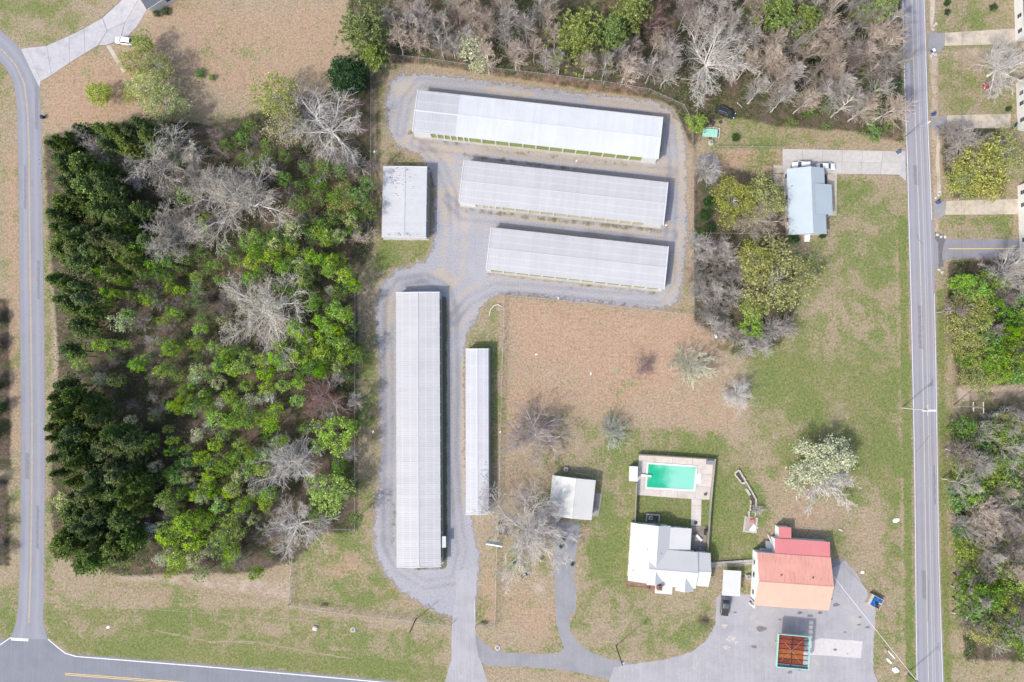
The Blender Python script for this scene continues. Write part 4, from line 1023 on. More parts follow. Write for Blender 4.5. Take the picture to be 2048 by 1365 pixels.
for k in (5.5, 10): dk.window(x0+k, y0+.3, 1.8, 1.1, 1.3, 's')

# ------------------------------------------------------------------ rusty canopy in the lot
TEAL = mat('faded_teal_metal', (.28,.52,.45), .6, .12, 2.0, dirt=(.55,.60,.58), dirt_amt=.5, dirt_sc=1.5)
RUST1 = mat('dark_rust', (.20,.045,.024), .9, .3, 2.5, dirt=(.10,.03,.02), dirt_amt=.45, rand=.25)
RUST2 = mat('orange_rust', (.34,.105,.030), .9, .3, 2.5, dirt=(.16,.05,.025), dirt_amt=.45, rand=.15)
RUSTB = mat('black_rust_beam', (.055,.028,.022), .9, .3, 2.0)
cn = Build('fuel_canopy', 'rusted open roofed canopy with a teal frame standing in the paved lot', 'canopy', 1587, 1303, -4.6)
x0,y1 = cn.l(1557,1268,4.4); x1,y0 = cn.l(1617.5,1340.5,4.4); w=x1-x0; d_=y1-y0
for bx in ((x0,x1,y0,y0+.16),(x0,x1,y1-.16,y1),(x0,x0+.16,y0+.16,y1-.16),(x1-.16,x1,y0+.16,y1-.16)): MB().box(*bx,3.75,4.5).build('fascia', TEAL, cn.root)
rows=6; ph=(d_-1.0)/rows
for i in range(rows):
    for j in range(2):
        a = x0+.42+j*(w-1.5)/2; bq = a+(w-1.5)/2-.16
        ya = y0+.85+i*ph
        m_ = MB().box(a,bq,ya+.07,ya+ph-.07,3.86,3.92)
        for k in range(1,3): m_.box(a,bq,ya+ph*k/3-.03,ya+ph*k/3+.03,3.92,3.97)
        m_.build('roof_deck_panel', RUST2 if i in (1,2) else RUST1, cn.root)
for i in range(rows+1):
    MB().box(x0+.16,x1-.16,y0+.85+i*ph-.06,y0+.85+i*ph+.06,3.80,4.02).build('joist', RUSTB, cn.root)
MB().box(x0+.42+(w-1.5)/2-.15,x0+.42+(w-1.5)/2-.01,y0+.16,y1-.16,4.02,4.22).build('main_beam', RUSTB, cn.root)
cb = MB(); cxm = x0+.42+(w-1.5)/2-.08; cym=(y0+y1)/2+.2
for dx,dy in ((2.6,2.6),(-1.7,1.7),(2.4,-2.9),(-2.4,-2.6)): cb.tube((cxm,cym,4.26),(cxm+dx,cym+dy,4.12),.022,n=5)
cb.build('cable', mat('pale_wire', (.5,.36,.25)), cn.root)
MB().box(x0+.2,x1-.2,y0+.18,y0+.72,3.82,3.9).build('gutter', mat('slate_gutter', (.16,.19,.22)), cn.root)
for xx in (x0+w*.28, x0+w*.72): MB().tube((xx,(y0+y1)/2,0),(xx,(y0+y1)/2,3.85),.14,n=10).build('column', TEAL, cn.root)
MB().box(x0+w*.12,x0+w*.88,(y0+y1)/2-.55,(y0+y1)/2+.55,0,.16).build('pump_island', SLABM, cn.root)
# ------------------------------------------------------------------ carport, ramp, small shelters
cp = Build('carport', 'small white carport between the white house and the red store', 'carport', 1463, 1166, -4)
x0,x1,y0,y1 = cp.rect(1446.5,1140,1480,1193.5,2.4)
cp.slope([(x1,y0,2.35),(x1,y1,2.35),(x0,y1,2.55),(x0,y0,2.55)], TRIM, rib=.35)
for x in (x0+.15,x1-.15):
    for y in (y0+.2,(y0+y1)/2,y1-.2): MB().tube((x,y,0),(x,y,2.3),.06).build('post', TRIM, cp.root)
WOOD = mat('weathered_wood', (.36,.335,.30), .9, .2, 2.0, rand=.12)
rp = Build('wooden_walkway', 'weathered plank walkway joining the white house and the red store', 'walkway', 1462, 1126, 4)
x0,_ = rp.l(1419,1128,.4); x1,_ = rp.l(1509,1123,.4)
n_=26; pmesh = MB().box(0,(x1-x0)/n_-.03,-.55,.55,.35,.41).mesh('plank', WOOD)
for i in range(n_): link('plank', pmesh, None, rp.root, (x0+i*(x1-x0)/n_,0,0))
for y in (-.5,.5):
    MB().box(x0,x1,y-.05,y+.05,.20,.345).build('beam', WOOD, rp.root)
    MB().box(x0+.2,x1-.2,y-.04,y+.04,1.2,1.28).build('handrail', WOOD, rp.root)
    for i in range(5):
        xx=x0+.3+i*(x1-x0-.6)/4; MB().box(xx-.05,xx+.05,y-.045,y+.045,.42,1.2).build('post', WOOD, rp.root)
ps = Build('pump_shed', 'little pump shed with a pale grey roof at the left side of the pool', 'shed', 1267, 948, -2)
x0,x1,y0,y1 = ps.rect(1259.5,933,1275,963.5,2.0)
ps.slope([(x0,y1,1.95),(x0,y0,1.95),(x1,y0,2.1),(x1,y1,2.1)], roof_mat('pale_shed_roof', (.55,.57,.60)), rib=.3)
MB().box(x0+.15,x1-.15,y0+.15,y1-.15,0,1.86).build('wall', WALL_P, ps.root)
MB().box(x1-.16,x1-.11,(y0+y1)/2-.4,(y0+y1)/2+.4,.05,1.7).build('door', FRAMEW, ps.root)

# ------------------------------------------------------------------ pool
WATER = None
m, nt, bs = newmat('green_pool_water')
p = worldco(nt)
n_ = noise(nt, p, .22, 3, .5); n2 = noise(nt, p, .55, 5, .6)
gx = nd(nt, 'ShaderNodeSeparateXYZ', {0: objco(nt)}).outputs[0]
f = M_(nt, 'ADD', lin(nt, gx, -6.5, 3.5), M_(nt, 'MULTIPLY', M_(nt, 'SUBTRACT', n_, .5), 1.3))
c = mix(nt, smooth(nt, f, .15, .75), (.016,.335,.185), (.20,.50,.385))
c = mix(nt, smooth(nt, M_(nt,'ADD',n2,M_(nt,'MULTIPLY',lin(nt,gx,-6.5,-2.5,.12,-.2),1.0)), .56, .66, 0, .7), c, (.27,.45,.30))
nt.links.new(c, bs.inputs['Base Color']); bs.inputs['Roughness'].default_value=.12; bs.inputs['IOR'].default_value=1.33; bs.inputs['Specular IOR Level'].default_value=.4
bump(nt, bs, noise(nt, p, 2.5, 2, .5), .01, .25)
WATER = m
pl = thing('swimming_pool', 'rectangular swimming pool of bright green water in a pale concrete deck', 'swimming pool', tuple(P(1342,954,0)), 0)
pc = P(1342,954,0)
def lp(px,py,z=0): w=P(px,py,z); return (w.x-pc.x, w.y-pc.y)
wq = [lp(1297,928.5),lp(1391.5,935),lp(1386.5,979.5),lp(1293.5,974.5)]
MB().prism([lp(1293.5,925),lp(1395,932),lp(1390,983.5),lp(1290,978)], -.3, .02).build('basin', mat('pool_basin', (.55,.6,.58)), pl)
MB().prism(wq, .02, .035).build('water', WATER, pl)
COP = mat('white_pool_coping', (.54,.55,.52), .7, .05)
oq = [lp(1293,924.5),lp(1395.5,931.5),lp(1390.5,984),lp(1289.5,978.5)]
for i in range(4):
    j=(i+1)%4; MB().prism([wq[i],wq[j],oq[j],oq[i]],.0,.10).build('coping', COP, pl)
stp = Vector((*lp(1391,957),0))
for k in range(3):
    q=[lp(1390.5+4*k,947),lp(1394.2+4*k,947.3),lp(1392.7+4*k,967.5),lp(1389+4*k,967.2)]
    MB().prism(q,.06,.115+.02*k).build('step', mat('pale_aqua_step', (.55,.66,.64)), pl)
dbm = MB(); a=lp(1281,950); c_=lp(1302,952.5); u=(Vector(c_)-Vector(a)).normalized(); v=Vector((-u.y,u.x))*.25
dbm.prism([Vector(a)+v,Vector(a)-v,Vector(c_)-v,Vector(c_)+v],.42,.48); dbm.build('diving_board', FRAMEW, pl)
MB().prism([Vector(a)+v+u*.2,Vector(a)-v+u*.2,Vector(a)-v+u*.9,Vector(a)+v+u*.9],.05,.42).build('board_stand', TRIM, pl)
ld = MB()
for t_ in (0,.5):
    x,y=lp(1390,939); ld.tube((x-.6,y+t_,.0),(x-.6,y+t_,.75),.03).tube((x-.6,y+t_,.75),(x+.3,y+t_,.75),.03).tube((x+.3,y+t_,.75),(x+.3,y+t_,.05),.03)
ld.build('ladder', mat('steel_rail', (.6,.6,.62), .3, .05, metal=.8), pl)
dkp = setting('pool_deck')
T=[(1278,911),(1310,912.5),(1345,914.5),(1385,917),(1427,920)]
Iu=[(1293.5,924),(1310,925.2),(1345,927.6),(1395.5,931)]
slabs(dkp, [[T[0],T[1],Iu[1],(1293,924.3)],[T[1],T[2],Iu[2],Iu[1]],[T[2],T[3],(1385,930.5),Iu[2]],[T[3],T[4],(1425,950),(1395,948),(1395.5,931.2),(1385,930.5)],
    [T[0],(1293,924.3),(1291,950),(1276,949)],[(1276,949),(1291,950),(1289,978.8),(1272,990),(1273,972)],
    [(1289,978.8),(1320,980.5),(1320,994),(1272,990)],[(1320,980.5),(1355,982.3),(1355,996.5),(1320,994)],[(1355,982.3),(1390.8,984.3),(1391,999),(1355,996.5)],
    [(1395,948),(1425,950),(1422,975),(1391.5,973)],[(1391.5,973),(1422,975),(1419,1000),(1391,999),(1390.8,984.3)],
    [(1383,998.6),(1403,999.6),(1403,1012),(1383,1011)],[(1383,1011),(1403,1012),(1402,1052),(1382,1052)]], C_DECK, .06)
tag(sheet('pool_patio', [(1382,1053),(1414,1053),(1411,1103),(1380,1099)], .03, conc('grubby_patio', (.27,.235,.20), (.12,.11,.10), .8)), kind='structure')

# ------------------------------------------------------------------ fences
GALV = mat('galvanised_steel', (.42,.43,.44), .5, .1, 2.0, metal=.3)
m, nt, bs = newmat('chain_link_wire')
uv = nt.nodes.new('ShaderNodeUVMap').outputs[0]
sx = nd(nt, 'ShaderNodeSeparateXYZ', {0: uv}); u_, v_ = sx.outputs[0], sx.outputs[1]
wires = []
for s in (1, -1):
    q = M_(nt, 'FRACT', M_(nt, 'MULTIPLY', M_(nt, 'ADD', u_, M_(nt, 'MULTIPLY', v_, s)), 8.0))
    wires.append(M_(nt, 'LESS_THAN', q, .08))
nt.links.new(M_(nt, 'MAXIMUM', wires[0], wires[1]), bs.inputs['Alpha'])
bs.inputs['Base Color'].default_value = (.36,.37,.37,1); bs.inputs['Roughness'].default_value = .6
CHAIN = m
POSTM = MB().tube((0,0,0),(0,0,1.9),.045,n=6).mesh('post', GALV)
CPOST = MB().tube((0,0,0),(0,0,2.1),.07,n=8).mesh('post', GALV)
def chain_fence(label, pts, hgt=1.8, gap=3.0, group='chain link fences round the storage yard'):
    W = [P(x, y, 0) for x, y in pts]
    root = thing('chain_link_fence', label, 'fence', tuple(W[0]), 0, group)
    L = [w - W[0] for w in W]
    rail = MB(); V = []; F = []; UV = []; s = 0
    for k, (a, b) in enumerate(zip(L[:-1], L[1:])):
        ln = (b-a).length; n = max(1, round(ln/gap))
        for i in range(n):
            link('post', CPOST if i == 0 else POSTM, None, root, a.lerp(b, i/n))
        up = Vector((0,0,hgt))
        rail.tube(a+up, b+up, .03, n=5)
        base = len(V); V += [a+Vector((0,0,.05)), b+Vector((0,0,.05)), b+up, a+up]; F.append((base, base+1, base+2, base+3))
        UV += [(s,0),(s+ln,0),(s+ln,hgt),(s,hgt)]; s += ln
    link('post', CPOST, None, root, L[-1])
    rail.build('top_rail', GALV, root)
    me = bpy.data.meshes.new('fabric'); me.from_pydata([tuple(v) for v in V], [], F); me.update()
    uvl = me.uv_layers.new(name='UVMap')
    for i, q in enumerate(UV): uvl.data[i].uv = q
    link('wire_mesh', me, CHAIN, root)
    return root
chain_fence('chain link fence along the woods left of the squarish storage building', [(745,128),(744.5,300),(744,450)])
chain_fence('long chain link fence between the wood and the grass strip left of the gravel yard', [(713,548),(712.5,800),(713,1057),(640,1055)])
chain_fence('chain link fence along the top of the gravel yard, under the leafless trees', [(745,128),(789,116),(863,124),(979,141),(1098,155),(1207,169),(1297,184),(1365,215),(1380,245)])
chain_fence('chain link fence along the right side of the gravel yard', [(1382.5,250),(1383,450),(1384.5,632)])
chain_fence('chain link fence along the top edge of the tan lawn', [(1009,592),(1120,602),(1240,615),(1376,631)])
chain_fence('chain link fence from the tan lawn down past the narrow storage building to the road', [(1009,592),(1003,800),(998,1000),(993,1130),(990,1250),(951,1252)])
chain_fence('chain link fence along the roadside grass with a white sign on it', [(904,1247),(800,1236),(699,1224),(640,1216),(581,1207)])
chain_fence('short chain link fence at the lower right corner of the wood', [(590,1100),(585,1150),(581,1207)])
chain_fence('chain link fence between the grass yard and the pale concrete driveway', [(1432,297),(1500,297),(1565,298)], 1.3)
chain_fence('low wire fence from the blue roofed house across the shrubs to the gravel yard', [(1386,468),(1480,469),(1574,470)], 1.2)
gt = thing('sliding_gate', 'metal gate beside the paved entrance of the storage yard', 'gate', tuple(P(951,1240,0)), math.radians(92))
MB().tube((0,0,.1),(5.5,0,.1),.04,n=6).tube((0,0,1.8),(5.5,0,1.8),.04,n=6).tube((0,0,.1),(0,0,1.8),.04,n=6).tube((5.5,0,.1),(5.5,0,1.8),.04,n=6).build('gate_frame', GALV, gt)
for i in range(9): MB().tube((.55+i*.55,0,.14),(.55+i*.55,0,1.76),.018,n=5).build('bar', GALV, gt)
for x, y, l in ((644,1216.5,'white sign board fixed to the roadside fence'),(963,1252,'white sign board on the fence right of the paved entrance')):
    sg = tag(MB().box(-.9,.9,-.02,.02,.7,1.6).build('sign_board', mat('white_sign_board', (.7,.7,.7), .5, .03)), l, 'sign')
    sg.location = P(x, y+.8, 0); sg.rotation_euler = (-.35, 0, -.12)
# wooden fence round the pool
def wood_fence(label, pts, hgt=1.7):
    W = [P(x, y, 0) for x, y in pts]
    root = thing('wooden_fence', label, 'fence', tuple(W[0]), 0, 'wooden fences round the pool')
    r = random.Random(len(pts))
    for a, b in zip(W[:-1], W[1:]):
        a = a-W[0]; b = b-W[0]; ln = (b-a).length; n = max(1, round(ln/2.4)); u = (b-a)/ln; ang = math.atan2(u.y, u.x)
        for i in range(n):
            p = a.lerp(b, i/n); w_ = ln/n; mb = MB(); k = int(w_/.16)
            for q in range(k):
                hh = hgt + r.uniform(-.06, .06); mb.box(.06+q*w_/k, .06+(q+1)*w_/k-.03, -.012, .012, .06, hh)
            pn = link('fence_panel', mb.mesh('fence_panel', WOOD), None, root, p, ang)
            pn['kind'] = 'stuff'
            MB().box(0, w_, .015, .055, .4, .48).box(0, w_, .015, .055, 1.3, 1.38).build('rail', WOOD, pn)
            MB().box(-.055, .055, -.055, .055, 0, hgt+.08).build('post', WOOD, root).location = p
    MB().box(-.055, .055, -.055, .055, 0, hgt+.08).build('post', WOOD, root).location = W[-1]-W[0]
wood_fence('wooden fence along the top of the pool deck', [(1277,908),(1345,912),(1428,918)], 1.6)
wood_fence('wooden fence along the right side of the pool and patio', [(1428,919),(1420,1000),(1413,1100)], 1.6)
wood_fence('wooden fence along the left side of the small pool lawn', [(1272,966),(1269,1043)], 1.6)

# ------------------------------------------------------------------ vehicles
RUBBER = mat('tyre_rubber', (.03,.03,.03), .85, .2, 4.0)
ALLOY = mat('alloy_rim', (.5,.5,.52), .35, .05, 2.0, metal=.7)
LAMP = mat('headlamp_glass', (.62,.64,.66), .15, .05, 2.0, spec=.6)
TAIL = mat('tail_lamp_red', (.35,.02,.02), .25, .05, 2.0, spec=.6)
def paint(name, c):
    m = mat(name, c, .28, .04, 1.5, spec=.5); m.node_tree.nodes['Principled BSDF'].inputs['Coat Weight'].default_value = .5; return m
def car(label, px, py, heading, col, kind='sedan', L=4.7, W=1.82, cat='car', z=0.0):
    """heading in degrees, nose direction"""
    g = P(px, py, .8)
    root = thing('parked_car' if kind != 'pickup' else 'parked_pickup', label, cat, (g.x, g.y, z), math.radians(heading))
    pm = paint('car_paint_' + col[0], col[1]); h = W/2
    hood, belt, roof = (.92,.95,1.45) if kind == 'sedan' else ((1.05,1.10,1.78) if kind == 'suv' else (1.08,1.12,1.80))
    def sec(x, w, z0, z1):
        c = .13
        return [(x,-w,z0+.06),(x,-w+c*.4,z0),(x,w-c*.4,z0),(x,w,z0+.06),(x,w,z1-.25),(x,w-.05,z1-.07),(x,w-c-.04,z1),(x,-w+c+.04,z1),(x,-w+.05,z1-.07),(x,-w,z1-.25)]
    x = lambda t: -L/2 + L*t
    MB().ring([sec(x(0),h-.16,.38,.80),sec(x(.03),h-.05,.30,belt-.03),sec(x(.2),h,.24,belt),sec(x(.5),h,.22,belt),sec(x(.72),h-.01,.24,hood),sec(x(.92),h-.06,.28,hood-.10),sec(x(.98),h-.16,.32,hood-.25),sec(x(1),h-.28,.40,.62)]).build('body', pm, root, smooth=True)
    # cabin
    if kind == 'sedan': cb = (.16,.30,.56,.74)
    elif kind == 'suv': cb = (.03,.10,.56,.72)
    else: cb = (.36,.40,.60,.74)
    rb, rt, ft, fb = [x(t) for t in cb]
    wb, wt = h-.10, h-.25
    def quadsec(xx, w, z): return [(xx,-w,z),(xx,w,z)]
    cab = MB().ring([[(rb,-wb,belt-.06),(rb,wb,belt-.06),(fb,wb,belt-.06),(fb,-wb,belt-.06)],[(rt,-wt,roof-.06),(rt,wt,roof-.06),(ft,wt,roof-.06),(ft,-wt,roof-.06)]])
    cab.build('cabin', pm, root)
    rm = MB().ring([[(rt+.02,-wt+.02,roof-.062),(rt+.02,wt-.02,roof-.062),(ft-.02,wt-.02,roof-.062),(ft-.02,-wt+.02,roof-.062)],[(rt+.12,-wt+.14,roof),(rt+.12,wt-.14,roof),(ft-.12,wt-.14,roof),(ft-.12,-wt+.14,roof)]])
    rm.build('roof', pm, root)
    def glass(name, a, b, c, d, off):
        a,b,c,d = map(Vector,(a,b,c,d)); ctr=(a+b+c+d)/4; n=(b-a).cross(d-a).normalized()
        if n.dot(ctr-Vector((0,0,.8)))<0: n=-n
        q=[ctr+(v-ctr)*.9+n*off for v in (a,b,c,d)]; q2=[v-n*.02 for v in q]
        MB().add(q+q2,[(0,1,2,3),(7,6,5,4)]+[(i,i+4,(i+1)%4+4,(i+1)%4) for i in range(4)]).build(name, GLASS, root)
    z0,z1_=belt-.02,roof-.08
    glass('windscreen',(fb,-wb,z0),(fb,wb,z0),(ft,wt,z1_),(ft,-wt,z1_),.012)
    glass('rear_window',(rb,wb,z0),(rb,-wb,z0),(rt,-wt,z1_),(rt,wt,z1_),.012)
    for s in (1,-1): glass('side_window',(rb+.1,s*wb,z0),(fb-.1,s*wb,z0),(ft,s*wt,z1_),(rt,s*wt,z1_),.012)
    for tx in (.18,.81):
        for s in (1,-1):
            wl = MB().tube((x(tx),s*(h-.20),.33),(x(tx),s*(h+.005),.33),.33,n=16).build('wheel', RUBBER, root)
            MB().tube((x(tx),s*(h-.02),.33),(x(tx),s*(h+.015),.33),.21,n=12).build('rim', ALLOY, wl)
    for s in (1,-1):
        MB().box(x(.945),x(.985),min(s*(h-.50),s*(h-.16)),max(s*(h-.50),s*(h-.16)),.60,hood-.17).build('headlight', LAMP, root)
        MB().box(x(0)-.005,x(.02),min(s*(h-.45),s*(h-.18)),max(s*(h-.45),s*(h-.18)),.62,.80).build('tail_light', TAIL, root)
        MB().box(fb-.28,fb-.12,min(s*(h-.04),s*(h+.16)),max(s*(h-.04),s*(h+.16)),belt-.02,belt+.12).build('mirror', pm, root)
    if kind == 'pickup':
        MB().box(x(.025),x(.345),-h+.16,h-.16,belt-.02,belt+.012).build('bed_cover', mat('black_bed_liner', (.04,.04,.042), .8), root)
    if kind == 'suv':
        for s in (1,-1): MB().box(rt+.2,ft-.3,s*(wt-.12)-.02,s*(wt-.12)+.02,roof+.02,roof+.06).box(rt+.3,rt+.36,s*(wt-.12)-.02,s*(wt-.12)+.02,roof-.02,roof+.02).box(ft-.46,ft-.4,s*(wt-.12)-.02,s*(wt-.12)+.02,roof-.02,roof+.02).build('roof_rail', ALLOY, root)
    return root
car('white car half hidden under the roof edge of the pale blue roofed house', 1603, 331, 180, ('white', (.72,.72,.72)), 'suv', 4.6, z=.05)
car('white sedan with dark windows, parked in front of the blue roofed house by the walkway', 1652, 333.5, 0, ('white', (.72,.72,.72)), 'sedan', 4.7, z=.05)
car('dark grey pickup parked nose out under the white carport', 1450.5, 1210, 84, ('dark_grey', (.085,.092,.10)), 'pickup', 5.3, 1.95, 'pickup', z=.013)
car('black car parked on the grass beneath the big pale leafless tree', 1452, 225, -23, ('black', (.018,.021,.028)), 'suv', 4.9)
car('dark red car parked on the lawn under a leafless tree at the right', 1986, 171, 183, ('dark_red', (.20,.022,.035)), 'sedan', 4.5)
car('white car nosed under the leafy trees by the driveway at the top left', 248, 82, 172, ('white', (.72,.72,.72)), 'suv', 4.7, z=.05)

# ------------------------------------------------------------------ bins, units, small things
def bin_(label, px, py, col, rz=0, lid=None, group='wheeled bins at the roadside'):
    g = P(px, py, .5)
    root = thing('wheeled_bin', label, 'bin', (g.x, g.y, 0), rz, group)
    mb = MB().ring([[(-.26,-.28,.08),(.26,-.28,.08),(.26,.28,.08),(-.26,.28,.08)],[(-.33,-.38,1.0),(.33,-.38,1.0),(.33,.38,1.0),(-.33,.38,1.0)]])
    mb.build('body', mat('bin_'+col[0], col[1], .5, .05), root)
    MB().ring([[(-.36,-.42,1.0),(.36,-.42,1.0),(.36,.42,1.0),(-.36,.42,1.0)],[(-.30,-.34,1.09),(.30,-.34,1.09),(.30,.36,1.09),(-.30,.36,1.09)]]).build('lid', mat('bin_'+(lid or col)[0], (lid or col)[1], .5, .05), root)
    for s in (-1,1): MB().tube((s*.30,.30,.12),(s*.38,.30,.12),.12,n=10).build('wheel', RUBBER, root)
    MB().tube((-.28,.46,.98),(.28,.46,.98),.025,n=6).build('handle', mat('bin_'+col[0], col[1]), root)
BLUE = ('blue', (.028,.075,.20)); NAVY=('navy', (.02,.035,.10))
bin_('navy wheeled bin at the edge of the left hand lane', 85, 235, NAVY, .2)
bin_('blue wheeled bin with a white bag on top at the highest tan driveway', 1866, 102, BLUE, .4, ('white',(.65,.66,.68)))
bin_('blue wheeled bin by the middle tan driveway on the right', 1867, 229, BLUE, -.3)
bin_('blue wheeled bin at the road end of the pale concrete driveway', 1797, 305, ('slate_blue', (.06,.12,.20)), .2)
bin_('blue wheeled bin by the lowest tan driveway on the right', 1876, 405, BLUE, .6)
def ac(label, px, py, rz=0):
    g = P(px, py, .4)
    root = thing('air_conditioner', label, 'air conditioner', (g.x, g.y, 0), rz)
    MB().box(-.55,.55,-.55,.55,0,.1).build('base_pad', SLABM, root)
    MB().box(-.42,.42,-.42,.42,.1,.85).build('casing', mat('grey_ac_casing', (.45,.46,.46), .5), root)
    MB().tube((0,0,.85),(0,0,.87),.34,n=16).build('fan_opening', SPOT, root)
    for k in range(3):
        a=k*2.094; MB().box(-.03,.03,.0,.30,.872,.885).build('fan_blade', GALV, root).rotation_euler=(0,0,a)
    MB().tube((0,0,.872),(0,0,.90),.07,n=8).build('hub', GALV, root)
ac('air conditioning unit in a walled recess behind the white house', 1301, 1036, .05)
ac('air conditioning unit behind the cream garage', 1132, 939, -.1)
ac('air conditioning unit between the carport and the red store', 1496, 1154, 0)
ac('white air conditioning unit near the green trailer by the gravel yard', 1422, 286, .1)
well = Build('recess_wall', 'low concrete wall round the air conditioner behind the white house', 'wall', 1306, 1036, -4)
x0,x1,y0,y1 = well.rect(1293,1028,1319,1045,.6)
for bx in ((x0,x1,y1-.22,y1),(x0,x0+.22,y0,y1-.22),(x1-.22,x1,y0,y1-.22)): MB().box(*bx,0,.7).build('wall', SLABM, well.root)
MB().box(x0+.22,x1-.22,y0,y1-.22,.0,.03).build('floor', SPOT, well.root)

# dumpster with rubbish
du = Build('skip', 'pale skip half covered by blue tarpaulin and rubbish at the edge of the paved lot', 'skip', 1746, 1201, -28)
TARP = mat('blue_tarpaulin', (.012,.105,.34), .5, .25, 1.5, bmp=.5)
tan_ = mat('tan_steel', (.42,.38,.31), .7, .1)
for bx in ((-1.9,1.9,-1.5,-1.38),(-1.9,1.9,1.38,1.5),(-1.9,-1.78,-1.38,1.38),(1.78,1.9,-1.38,1.38)): MB().box(*bx,0,1.35).build('side_panel', tan_, du.root)
MB().box(-1.78,1.78,-1.38,1.38,0,.9).build('rubbish', mat('dark_rubbish', (.12,.12,.14), .9, .6, 2.5), du.root)
MB().box(-1.95,-1.1,-1.55,1.55,1.35,1.43).build('lid', tan_, du.root)
tv=[]; r=random.Random(5); nx_,ny_=8,9
for j in range(ny_):
    for i in range(nx_): tv.append((-1.15+i*2.75/(nx_-1), -1.45+j*2.9/(ny_-1), 1.30+r.uniform(-.22,.12)-(0.35 if i>5 and j<5 else 0)))
tf=[(j*nx_+i,j*nx_+i+1,(j+1)*nx_+i+1,(j+1)*nx_+i) for j in range(ny_-1) for i in range(nx_-1) if not (i>=4 and 2<=j<=4)]
MB().add(tv,tf).build('tarpaulin', TARP, du.root)
MB().box(.2,.8,-.6,.0,1.0,1.5).box(.5,1.2,-1.1,-.7,1.0,1.4).build('black_bag', RUBBER, du.root)
MB().box(1.0,1.8,.1,.3,1.3,1.4).build('pale_board', FRAMEW, du.root); du.root.scale=(.85,.85,.9)

# green trailer, tyre, scrap by the grass yard
tr = Build('utility_trailer', 'pale green trailer bed with a white rail beside the gravel yard', 'trailer', 1420, 268, -5)
MB().box(-2.0,1.7,-1.05,1.05,.55,.68).build('bed', mat('faded_mint_paint', (.27,.50,.40), .7, .15, 1.5), tr.root)
tm=MB()
for a,b_ in (((-1.6,1.2,.95),(2.1,1.2,.95)),((2.1,1.2,.95),(2.1,-1.1,.95)),((2.1,1.2,.3),(2.1,1.2,.95)),((2.1,-1.1,.3),(2.1,-1.1,.95)),((-1.6,1.2,.3),(-1.6,1.2,.95))): tm.tube(a,b_,.05,n=6)
tm.build('rail', FRAMEW, tr.root)
for s in (-1,1): MB().tube((0,s*1.1,.32),(0,s*1.3,.32),.32,n=12).build('wheel', RUBBER, tr.root)
MB().tube((1.7,0,.5),(2.9,0,.45),.05).build('tow_bar', GALV, tr.root)
def tyre(name, label, px, py, R=.42, r_=.14, z=0):
    mb=MB(); rows=[]
    for i in range(17):
        a=i/16*2*math.pi; rows.append([((R-r_+r_*math.cos(t))*math.cos(a),(R-r_+r_*math.cos(t))*math.sin(a),r_+r_*math.sin(t)) for t in [k*math.pi/3 for k in range(6)]])
    mb.ring(rows, cap=False); o=mb.build(name, RUBBER); g=P(px,py,.1); o.location=(g.x,g.y,z); return tag(o,label,'tyre')
tyre('old_tyre','black tyre lying on the grass below the black car',1441,244.5)
tyre('old_tyre','black tyre lying on the pool walkway behind the white house',1391.5,1046, .40, .13, .05)
sc = Build('scrap_mower', 'dark scrap ride-on mower lying above the pale green trailer', 'mower', 1421, 247, -15)
MB().box(-.6,.6,-.45,.45,.25,.5).build('deck', mat('dark_purple_metal',(.06,.045,.06),.6,.3,3), sc.root)
MB().ring([[(.1,-.3,.5),(.9,-.28,.5),(.9,.28,.5),(.1,.3,.5)],[(.2,-.22,.85),(.85,-.2,.78),(.85,.2,.78),(.2,.22,.85)]]).build('hood', mat('dark_purple_metal',(.06,.045,.06)), sc.root)
MB().box(-.55,-.1,-.25,.25,.5,.62).box(-.6,-.5,-.25,.25,.6,.95).build('seat', RUBBER, sc.root)
for sx_,sy_ in ((.65,.45),(.65,-.45),(-.55,.5),(-.55,-.5)): MB().tube((sx_,sy_-.08,.25),(sx_,sy_+.08,.25),.25,n=10).build('wheel', RUBBER, sc.root)
MB().tube((.0,0,.5),(-.1,0,.95),.02,n=5).tube((-.1,-.15,.95),(-.1,.15,.95),.025,n=5).build('steering_wheel', RUBBER, sc.root)
tag(sheet('gravel_patch', [(1398,312),(1412,307),(1430,310),(1440,325),(1441,345),(1432,365),(1418,369),(1412,352),(1398,350)], .012, mat('grey_gravel_patch',(.20,.195,.205),.95,.2,2.,world=True), jit=1.2, seed=8), kind='structure')
tag(sheet('gravel_patch', [(1662,1175),(1661,1140),(1668,1118),(1685,1118),(1705,1140),(1715,1165),(1690,1180)], .011, mat('grey_gravel_patch',(.20,.195,.205)), jit=1.8, seed=18), kind='structure')

